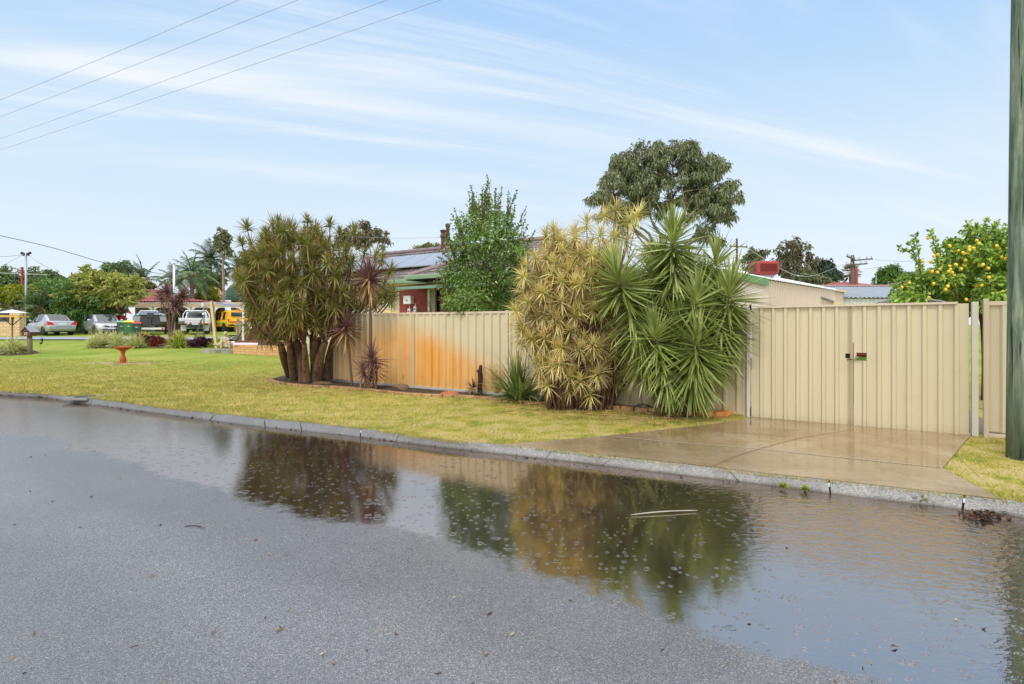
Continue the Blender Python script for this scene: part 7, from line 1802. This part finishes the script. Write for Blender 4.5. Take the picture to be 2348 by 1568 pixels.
o = MB().grid(rows).build('shade_sail', mat('blue_grey_sail', S(112, 118, 148), .7, 0, .06, 3), None, True, w=True, loc=sA); o.modifiers.new('t', 'SOLIDIFY').thickness = .008
tag(o, 'blue grey shade sail stretched between the leaning post and veranda post', 'shade sail')
lA, lB = onG(497.5, 24.2), P(*c9(960, 328), 23.9)
o = thing('leaning_post', 'pale square timber post leaning left beside the black bench', 'post', lA); MB().bar(lA - Vector((0, 0, .2)), lB, .115).build('shaft', mat('pale_timber', S(222, 192, 148), .7, 0, .14, 4, .2, 30, stretch=(6, 6, .6)), o, w=True)
MB().bar(lB - Vector((0, 0, .02)), lB + Vector((-.02, 0, .02)), .118).build('metal_cap', rfm, o, w=True)
lp0 = G(467.2, 795); o = thing('garden_lamp', 'slim grey garden lamp pole with a white oval lamp behind the purple shrub', 'lamp', lp0)
lz = P(0, 700, lp0.y / KY).z; MB().tube([lp0, (lp0.x, lp0.y, P(0, 727, lp0.y / KY).z), (lp0.x - .03, lp0.y, lz + .1)], .035, 8).build('pole', mat('grey_pipe', S(128, 138, 146), .5, .3, .1, 4), o, True, w=True)
MB().ball((lp0.x - .03, lp0.y - .06, lz), (.06, .06, .13), 10, 8).build('lamp_shade', paint_white, o, True, w=True)
MB().box((lp0.x + .01, lp0.y - .05, P(0, 719.5, lp0.y / KY).z), (.11, .08, .11)).build('junction_box', paint_white, o, w=True, bevel=.015)
MB().bar(P(*c9(800, 590), 24.5), P(*c9(905, 400), 24.5), .02).build('stay', mat('galvanised', (.3, .3, .3, 1)), o, w=True)
la, lb2 = P(*c9(725, 735), 26.8), onG(441, 27.4); o = thing('metal_ladder', 'grey metal ladder leaning diagonally in front of the white truck', 'ladder', lb2)
dd_ = Vector((.10, -.05, .05)); MB().bar(lb2, la, .03).bar(lb2 + dd_, la + dd_, .03).build('rails', mat('galvanised', (.3, .3, .3, 1)), o, w=True)
rg = MB()
for i in range(1, 9): rg.bar(lb2.lerp(la, i / 9), lb2.lerp(la, i / 9) + dd_, .018)
rg.build('rungs', mat('galvanised', (.3, .3, .3, 1)), o, w=True)
for i, (a, b_) in enumerate(((c9(930, 145), c9(1150, 300)), (c9(940, 255), c9(1230, 365)), (c9(1050, 10), c9(1200, 180)))):
    A, B = P(*a, 49), P(*b_, 48); o = MB().tube([Vector(), (B - A) * .5 + Vector((0, 0, .1)), (B - A)], [.14, .16, .17], 8).build('bare_branch', mat('stripped_branch', S(186, 152, 106), .8, 0, .2, 4), None, True, loc=A)
    tag(o, ['upper bare tan branch leaning over the carport roof', 'lower bare tan branch leaning over the carport roof', 'bare tan branch rising steeply beside the green barrel roof'][i], 'branch')
# far kayak rack left of the boat, red tarp
kz = 40; o = thing('kayak', 'grey kayak slung under the carport left of the boat', 'kayak', P(264, 709, kz))
A, B = P(250, 711, kz), P(290, 710, kz); MB().tube([A, A.lerp(B, .15), A.lerp(B, .5), A.lerp(B, .9), B + Vector((.05, 0, 0))], [.1, .22, .3, .32, .2], 12).build('hull', mat('grey_plastic', S(96, 98, 106), .5, 0, .1, 3), o, True, w=True)
MB().tube([A.lerp(B, .35) + Vector((0, 0, .26)), A.lerp(B, .7) + Vector((0, 0, .28))], .12, 8).build('cockpit', blk, o, True, w=True)
for x in (252, 288):
    p = P(x, 712, kz); MB().bar((p.x, p.y, g(p.y)), (p.x, p.y, p.z), .06).build('stand', fas, o, w=True)
o = thing('red_tarp', 'orange red tarpaulin shelter peeping from behind the hatchback', 'tarpaulin', onG(262, 39.4)); A, B, C = P(238, 706, 39.4), P(260, 702, 39.4), P(274, 714, 39.4)
MB().grid([[A, B, C], [A + Vector((0, 1.5, -.2)), B + Vector((0, 1.5, .1)), C + Vector((0, 1.5, -.2))], ]).build('cover', mat('tarp_red', S(222, 84, 58), .6, 0, .08, 3), o, w=True)
gz_ = g(39.4 * KY)
for p in (A, C): MB().bar((p.x, p.y, gz_), (p.x, p.y, p.z), .05).build('pole', mat('galvanised', (.3, .3, .3, 1)), o, w=True)
p = P(268, 722, 39.2); o = thing('red_cabinet', 'red cabinet standing under the kayak', 'cabinet', onG(268, 39.2)); MB().box((p.x, p.y, gz_ + .7), (1.0, .6, 1.4)).build('body', mat('red_cabinet', S(176, 34, 28), .5, 0, .1, 3), o, w=True, bevel=.03); MB().box((p.x, p.y - .31, gz_ + .75), (.02, .03, 1.2)).build('door_seam', gap_m, o, w=True)
# hanging basket
hz_ = P(416, 737, 25.9); o = thing('hanging_basket', 'grey wire hanging basket beside the garden cordyline', 'basket', hz_)
MB().lathe((0, 0, -.16), [(.08, 0), (.13, .05), (.16, .16), (.165, .18), (.15, .18)], 14).build('bowl', mat('basket_grey', S(120, 122, 122), .7, .1, .3, 30), o); ch = MB()
for i in range(3): ch.tube([(.16 * math.cos(i * 2.1), .16 * math.sin(i * 2.1), .02), (0, 0, .62)], .005, 4)
ch.build('chains', gap_m, o)

# ================================================================== STATUES
stone = mat('cast_stone', S(196, 180, 146), .85, 0, .18, 9, .5, 50, col2=S(160, 146, 118))
def figure(name, label, loc, rz, segs, balls, base=None, voxel=.016):
    b = MB()
    for pts, rad in segs: b.tube(spline(pts, 4) if len(pts) > 2 else pts, [rad[0] + (rad[-1] - rad[0]) * i / max(1, ((len(pts) - 1) * 4 if len(pts) > 2 else 1)) for i in range((len(pts) - 1) * 4 + 1 if len(pts) > 2 else 2)], 10)
    for c, r in balls: b.ball(c, r, 12, 8)
    t = thing(name, label, 'statue', loc, rz)
    o = b.build('figure', stone, t)
    rm = o.modifiers.new('r', 'REMESH'); rm.mode = 'VOXEL'; rm.voxel_size = voxel; rm.use_smooth_shade = True
    s = o.modifiers.new('s', 'SMOOTH'); s.iterations = 3; s.factor = .5
    if base is not None: base.build('base', stone, t, bevel=.01)
    return t
sl2 = P(*c9(1290, 1440), 23.9); sl2.z = s0_.z + .17; k = .78
figure('garden_statue', 'seated child statue of pale stone resting beside a carved animal', sl2, R(12),
    [([(0, .02, .24), (0, .0, .42), (.0, -.02, .55)], [.13, .10]), ([(-.02, -.02, .53), (0, -.02, .60)], [.05, .05]),
     ([(-.10, -.02, .52), (-.16, -.12, .40), (-.12, -.22, .34)], [.05, .035]), ([(.10, -.02, .52), (.16, -.12, .42), (.02, -.2, .38)], [.05, .035]),
     ([(-.06, -.02, .24), (-.14, -.22, .30), (-.12, -.24, .05)], [.085, .05]), ([(.08, -.02, .24), (.20, -.16, .28), (.24, -.2, .04)], [.085, .05]),
     ([(-.34, -.1, .14), (-.16, -.05, .16), (.25, .05, .13)], [.14, .12]), ([(-.30, -.18, .16), (-.42, -.22, .20)], [.09, .07]), ([(.3, .0, .1), (.5, .05, .06)], [.12, .06])],
    [((0, -.03, .70), (.095, .10, .115)), ((0, .0, .76), (.10, .105, .07)), ((0, -.12, .69), (.018, .03, .02)), ((-.42, -.24, .19), (.08, .09, .07)), ((-.12, -.28, .04), (.05, .1, .04)), ((.24, -.25, .04), (.05, .1, .04)), ((.05, .05, .08), (.35, .2, .1))],
    None, .02)
st0 = onG(547, 25.4); bz = P(0, 771.5, 25.4).z - st0.z
bq = MB().box((0, 0, bz / 2 - .05), (.34, .30, bz + .1)).box((0, 0, bz - .02), (.40, .36, .05))
H = .93
def hh(z): return bz + z * H
figure('garden_statue', 'pale stone statue of an embracing couple standing on a plinth', st0, R(20),
    [([(-.06, 0, hh(.02)), (-.07, 0, hh(.25)), (-.06, 0, hh(.48))], [.045, .075]), ([(.05, 0, hh(.02)), (.06, .01, hh(.25)), (.05, 0, hh(.48))], [.045, .075]), ([(-.02, 0, hh(.46)), (-.03, 0, hh(.62)), (-.03, 0, hh(.80))], [.10, .085]), ([(-.03, 0, hh(.80)), (-.03, 0, hh(.88))], [.04, .035]),
     ([(-.12, -.01, hh(.79)), (-.16, -.06, hh(.64)), (-.02, -.14, hh(.62))], [.04, .03]), ([(.07, -.0, hh(.79)), (.15, -.05, hh(.68)), (.05, -.14, hh(.72))], [.04, .03]),
     ([(.10, -.10, hh(.02)), (.10, -.10, hh(.25)), (.09, -.09, hh(.45))], [.045, .07]), ([(.08, -.09, hh(.44)), (.08, -.09, hh(.75))], [.085, .075]), ([(.08, -.09, hh(.75)), (.07, -.09, hh(.80))], [.04, .035])],
    [((-.03, -.01, hh(.94)), (.06, .065, .075)), ((.07, -.10, hh(.85)), (.058, .06, .07)), ((-.03, .02, hh(.96)), (.065, .065, .06))], bq, .014)
# ================================================================== SMALL THINGS ALONG THE FENCE FOOT
flax_m = leafmat('strap_lily_leaf', [S(92, 118, 54), S(120, 144, 72), S(150, 164, 96), S(76, 100, 46), S(168, 172, 112)], tip=S(168, 160, 88), trans=.2, rough=.4)
tuft('lily_clump', 'arching green strap leaved lily clump right of the charred stump', G(1187, 921), .52, .78, flax_m, 301, 190, .042, 1.0, (18, 88), cat='plant')
o = tuft('lily_clump', 'smaller lily clump spilling over the grey rock under the yellow dracaena', G(1268, 925), .36, .36, flax_m, 302, 60, .026, 1.2, (10, 75), cat='plant')
rng = random.Random(8)
wb_ = G(1140, 908); wdm = mat('dry_twig', S(150, 120, 84), .9, 0, .2, 9)
wd_ = MB()
for i in range(46):
    a = rng.uniform(0, 6.28); h = rng.uniform(.3, .72); r = rng.uniform(.05, .34)
    e = wb_ + Vector((math.cos(a) * r, math.sin(a) * r * .6, h)); wd_.tube(bez(wb_, wb_.lerp(e, .4) + Vector((0, 0, h * .25)), e, 4), [.003, .003, .0025, .002, .0015], 4)
    for j in range(3):
        p = wb_.lerp(e, rng.uniform(.5, .95)); wd_.tube([p, p + Vector((rng.uniform(-.08, .08), rng.uniform(-.05, .05), rng.uniform(.02, .1)))], .0015, 3)
o = wd_.build('dry_weed', wdm, None, w=True, loc=wb_); tag(o, 'wispy dry brown weed between the charred stump and lily clump', 'weed')
sp_ = G(1100, 908); char = mat('charred_wood', S(48, 38, 34), .95, 0, .5, 9, 1.0, 40)
px = 10.2 / FP; Hs = 72 * px
stp = thing('charred_stump', 'charred black broken stump standing upright in front of the stained fence', 'stump', sp_)
MB().tube([(0, 0, -.05), (.0, 0, Hs * .3), (.012, 0, Hs * .6), (.0, 0, Hs * .82), (.02, 0, Hs * .93), (.028, 0, Hs)], [.062, .055, .056, .05, .035, .012], 9).tube([(-.01, 0, Hs * .75), (-.06, -.01, Hs * .82)], [.03, .022], 6).build('trunk', char, stp)
MB().tube([(.0, 0, Hs * .9), (-.006, .0, Hs * 1.0)], [.025, .006], 5).build('splinter', char, stp)
def rock(label, p, r, m, seed, name='rock'):
    rg = np.random.default_rng(seed); b = MB(); b.ball((0, 0, 0), (1, 1, 1), 12, 8)
    pts = np.array(b.v); k = rnd_unit(rg, 9)
    for q in k:
        d = rg.uniform(.62, .92); s = pts @ q; pts = np.where((s > d)[:, None], pts - (s - d)[:, None] * q, pts)
    b.v = [tuple(v) for v in pts * np.array(r)]; o = b.build(name, m, None, loc=p); return tag(o, label, 'rock')
rockg = mat('grey_rock', S(104, 98, 96), .85, 0, .25, 6, .7, 25); rockr = mat('red_rock', S(166, 96, 66), .85, 0, .2, 6, .4, 30); rockb = mat('brown_rock', S(112, 88, 64), .85, 0, .3, 6, .7, 30)
rock('angular grey rock under the yellow dracaena behind the edging', G(1230, 922) + Vector((0, .05, .07)), (.16, .12, .13), rockg, 1)
rock('smooth reddish half buried rock at the foot of the stained fence', G(1028, 907) + Vector((0, .1, .0)), (.24, .14, .10), rockr, 2)
rock('rounded brown rock against the plinth near the tall cordyline', G(918, 897) + Vector((0, .08, .05)), (.22, .14, .13), rockb, 3)
rock('brown lump of old wood at the foot of the olive dracaena', G(738, 882) + Vector((0, 0, .03)), (.26, .16, .07), rockb, 4)
rock('small grey rock hidden behind the edging between dracaena and yucca', G(1475, 941) + Vector((0, .1, .03)), (.17, .1, .08), rockg, 5)
# drain cover
dp = G(195, 911.5); dc = thing('drain_cover', 'round drain cover in a concrete surround at the lawn edge', 'drain cover', dp, -.12)
MB().box((0, 0, .0), (.56, .5, .05)).build('surround', km, dc, bevel=.01)
MB().lathe((.0, .0, .026), [(.19, 0), (.19, .008), (.17, .01), (0, .01)], 24).build('lid', mat('iron_lid', S(70, 66, 62), .7, .2, .3, 20), dc)
# sticks
stk = mat('pale_stick', S(170, 164, 152), .7, 0, .15, 20)
A, B = G(1447, 1180, RZ + .01), G(1598, 1170, RZ + .012); o = MB().tube(bez(Vector(), (B - A) * .5 + Vector((0, .02, .012)), B - A, 8), [.003, .004, .005, .005, .005, .0045, .004, .004, .003], 6).build('stick', stk, None, True, loc=A); tag(o, 'pale bare stick lying in the puddle in front of the driveway', 'stick')
A, B = G(424, 1206, RZ + .006), G(462, 1208, RZ + .006); o = MB().tube(bez(Vector(), (B - A) * .5 + Vector((0, .03, .004)), B - A, 6), .004, 5).build('stick', mat('dark_stick', S(52, 46, 40), .8), None, loc=A); tag(o, 'short dark curved twig lying on the road at the left', 'stick')
# litter of leaves and seed pods on the road, lawn and bed
def litter(name, spots, m, size, seed, label, cat='leaf litter', ratio=.4):
    rg = np.random.default_rng(seed); L = Leaves()
    pos = np.array(spots); n = len(pos); ax = rnd_unit(rg, n) * np.array([1, 1, .12]); ax /= np.linalg.norm(ax, axis=1)[:, None]
    v, f, uv = leaf_quads(pos, ax, size * rg.uniform(.5, 1.5, n), size * ratio * rg.uniform(.6, 1.4, n), rg, fold=.5); L.add(v, f, uv)
    o = L.build(name, m, None); return struct(o, label, cat, 'stuff')
rg = np.random.default_rng(77); sp = []
for i in range(130):
    x, y = rg.uniform(0, 2347), 1010 + 560 * rg.random() ** 1.1
    if y < 950 + x * .1 + 40: continue
    p = G(x, y, RZ + .004)
    if .465 * p.x + .885 * p.y / KY > 2.7 and rg.random() < .7: continue
    sp.append(arr(p))
litter('leaf_litter', sp, leafmat('litter_leaf', [S(78, 52, 34), S(110, 62, 38), S(40, 32, 28), S(168, 140, 96), S(96, 48, 34), S(200, 188, 150)], trans=0, rough=.6), .034, 78, 'scattered dead leaves and seed pods on the wet road')
sp = []
for i in range(420):
    x, y = rg.uniform(560, 900), rg.uniform(860, 905)
    if rg.random() < .5: x, y = rg.uniform(1150, 1560), 930 + (rg.uniform(-6, 16)) + (x - 1200) * .0
    if x > 1150: y = 918 + (x - 1150) * .085 + rg.uniform(-2, 26)
    p = G(x, y, .03); sp.append(arr(p))
litter('leaf_litter', sp, leafmat('bed_litter_leaf', [S(196, 150, 92), S(164, 116, 66), S(214, 178, 120), S(120, 84, 54)], trans=0, rough=.7), .2, 79, 'fallen straw coloured strap leaves over the bed edge', ratio=.07)
sp = [arr(along(kfs, s) + Vector((rg.normal(0, .03), rg.normal(-.02, .04), .012))) for s in np.concatenate([rg.uniform(arc[-1] * .1, arc[-1] * .95, 500)])]
s_r = [arr(G(2255 + rg.normal(0, 26), 1180 + rg.normal(0, 4.5), RZ + rg.uniform(.005, .035))) for i in range(170)]
litter('leaf_litter', sp + s_r, leafmat('gutter_litter', [S(88, 58, 42), S(60, 42, 34), S(112, 76, 52), S(44, 36, 30)], trans=0, rough=.5), .05, 80, 'brown leaves and bark washed along the gutter')
# small weeds rooted in the kerb joint
for i, (x, y, lb) in enumerate(((1795, 1117, 'small green weed sprouting at the kerb joint, left one below the driveway'), (1845, 1124, 'tiny green weed in the kerb joint just right of the first'), (2155, 1150, 'low green weed at the driveway edge near the bark litter'), (2110, 1148, 'faint grass sprig on the kerb top at the driveway corner'))):
    tuft('kerb_weed', lb, G(x, y, RZ + .02), .07, .05, yg_m, 320 + i, 26, .02, .8, (5, 80), group='weeds in the kerb', cat='weed', seg=3)
# ================================================================== GRASS BLADES
def blades():
    rg = np.random.default_rng(99); N = 190000
    nk = len(kbs) - 1; pk = np.array([arr(p) for p in kbs]); seg = np.linalg.norm(pk[1:] - pk[:-1], axis=1)
    ok = (pk[:-1, 0] > -14) & (pk[:-1, 0] < 5.4) & (pk[:-1, 1] > 3)
    w = seg * ok; w = w / w.sum(); i = rg.choice(nk, N, p=w); f = rg.random(N)[:, None]
    p = pk[i] * (1 - f) + pk[i + 1] * f
    d = p - np.array([0, -3, 0.0]); d /= np.linalg.norm(d, axis=1)[:, None]
    k = (rg.random(N) ** 1.7 * 13)[:, None]; edge_ = rg.random(N) < .12; k[edge_] = rg.random((edge_.sum(), 1)) * .10 - .04
    q = p + d * k
    # keep off the driveway, the bed and beyond the fence
    def inside(poly, pts):
        c = np.zeros(len(pts), bool); n = len(poly)
        for a in range(n):
            x0, y0 = poly[a][0], poly[a][1]; x1, y1 = poly[(a + 1) % n][0], poly[(a + 1) % n][1]
            cond = ((y0 > pts[:, 1]) != (y1 > pts[:, 1])) & (pts[:, 0] < (x1 - x0) * (pts[:, 1] - y0) / (y1 - y0 + 1e-12) + x0)
            c ^= cond
        return c
    rel = (q[:, 0] - F0.x) * FN.x + (q[:, 1] - F0.y) * FN.y
    tt = -((q[:, 0] - F0.x) * FU.x + (q[:, 1] - F0.y) * FU.y)
    bad = inside([arr(v) for v in dv], q) | inside([arr(v) for v in bp], q) | ((rel > -.02) & (tt < tL))
    nzp = np.sin(q[:, 0] * 3.1 + np.sin(q[:, 1] * 2.3) * 1.7) * np.sin(q[:, 1] * 3.7 + np.sin(q[:, 0] * 1.9) * 2.0)
    bad |= (nzp > .55) & (rg.random(len(q)) < .8)
    q = q[~bad]; n = len(q)
    q[:, 2] = np.interp(q[:, 1], [a for a, _ in GB], [b for _, b in GB]) - .004
    dist = np.linalg.norm(q, axis=1); h = rg.uniform(.016, .042, n) * (1 + .25 * (dist > 9)) * np.where(rg.random(n) < .05, 1.8, 1.0); a = rg.uniform(0, 2 * PI, n); wdt = rg.uniform(.0025, .005, n) * np.clip(dist / 7, .8, 2.2)
    sx = np.stack([np.cos(a) * wdt, np.sin(a) * wdt, np.zeros(n)], 1); ln = np.stack([rg.normal(0, .5, n) * h, rg.normal(0, .5, n) * h, h], 1)
    v = np.stack([q - sx, q + sx, q + ln], 1).reshape(-1, 3); F = np.arange(n * 3).reshape(-1, 3)
    uv = np.tile(np.array([[0, 0], [1, 0], [.5, 1]]), (n, 1))
    m = leafmat('grass_blade', [S(146, 152, 58), S(184, 172, 80), S(206, 188, 110), S(160, 160, 66), S(222, 204, 146), S(132, 146, 54), S(200, 184, 96)], trans=.3, rough=.6)
    tt_ = NT(m); bs = next(q for q in tt_.n if q.type == 'BSDF_PRINCIPLED'); src = bs.inputs['Base Color'].links[0].from_socket
    oc = tt_.new('ShaderNodeTexCoord').outputs['Object']; pn = tt_.noise(oc, 1.9, 6, .65); p2 = tt_.noise(oc, .55, 4, .6)
    cc = tt_.mix(tt_.math('MULTIPLY', tt_.smooth(pn, .52, .66), .6), src, S(224, 206, 158))
    cc = tt_.mix(tt_.math('MULTIPLY', tt_.smooth(pn, .46, .34), .6), cc, S(104, 134, 44))
    cc = tt_.mix(tt_.math('MULTIPLY', tt_.smooth(p2, .5, .66), .4), cc, S(206, 178, 92))
    tt_.link(cc, bs.inputs['Base Color'])
    o = mesh_obj('grass', v, F, m, None, False, False, None, uv); struct(o, 'short yellow green grass blades of the nature strip', 'grass', 'stuff')
blades()
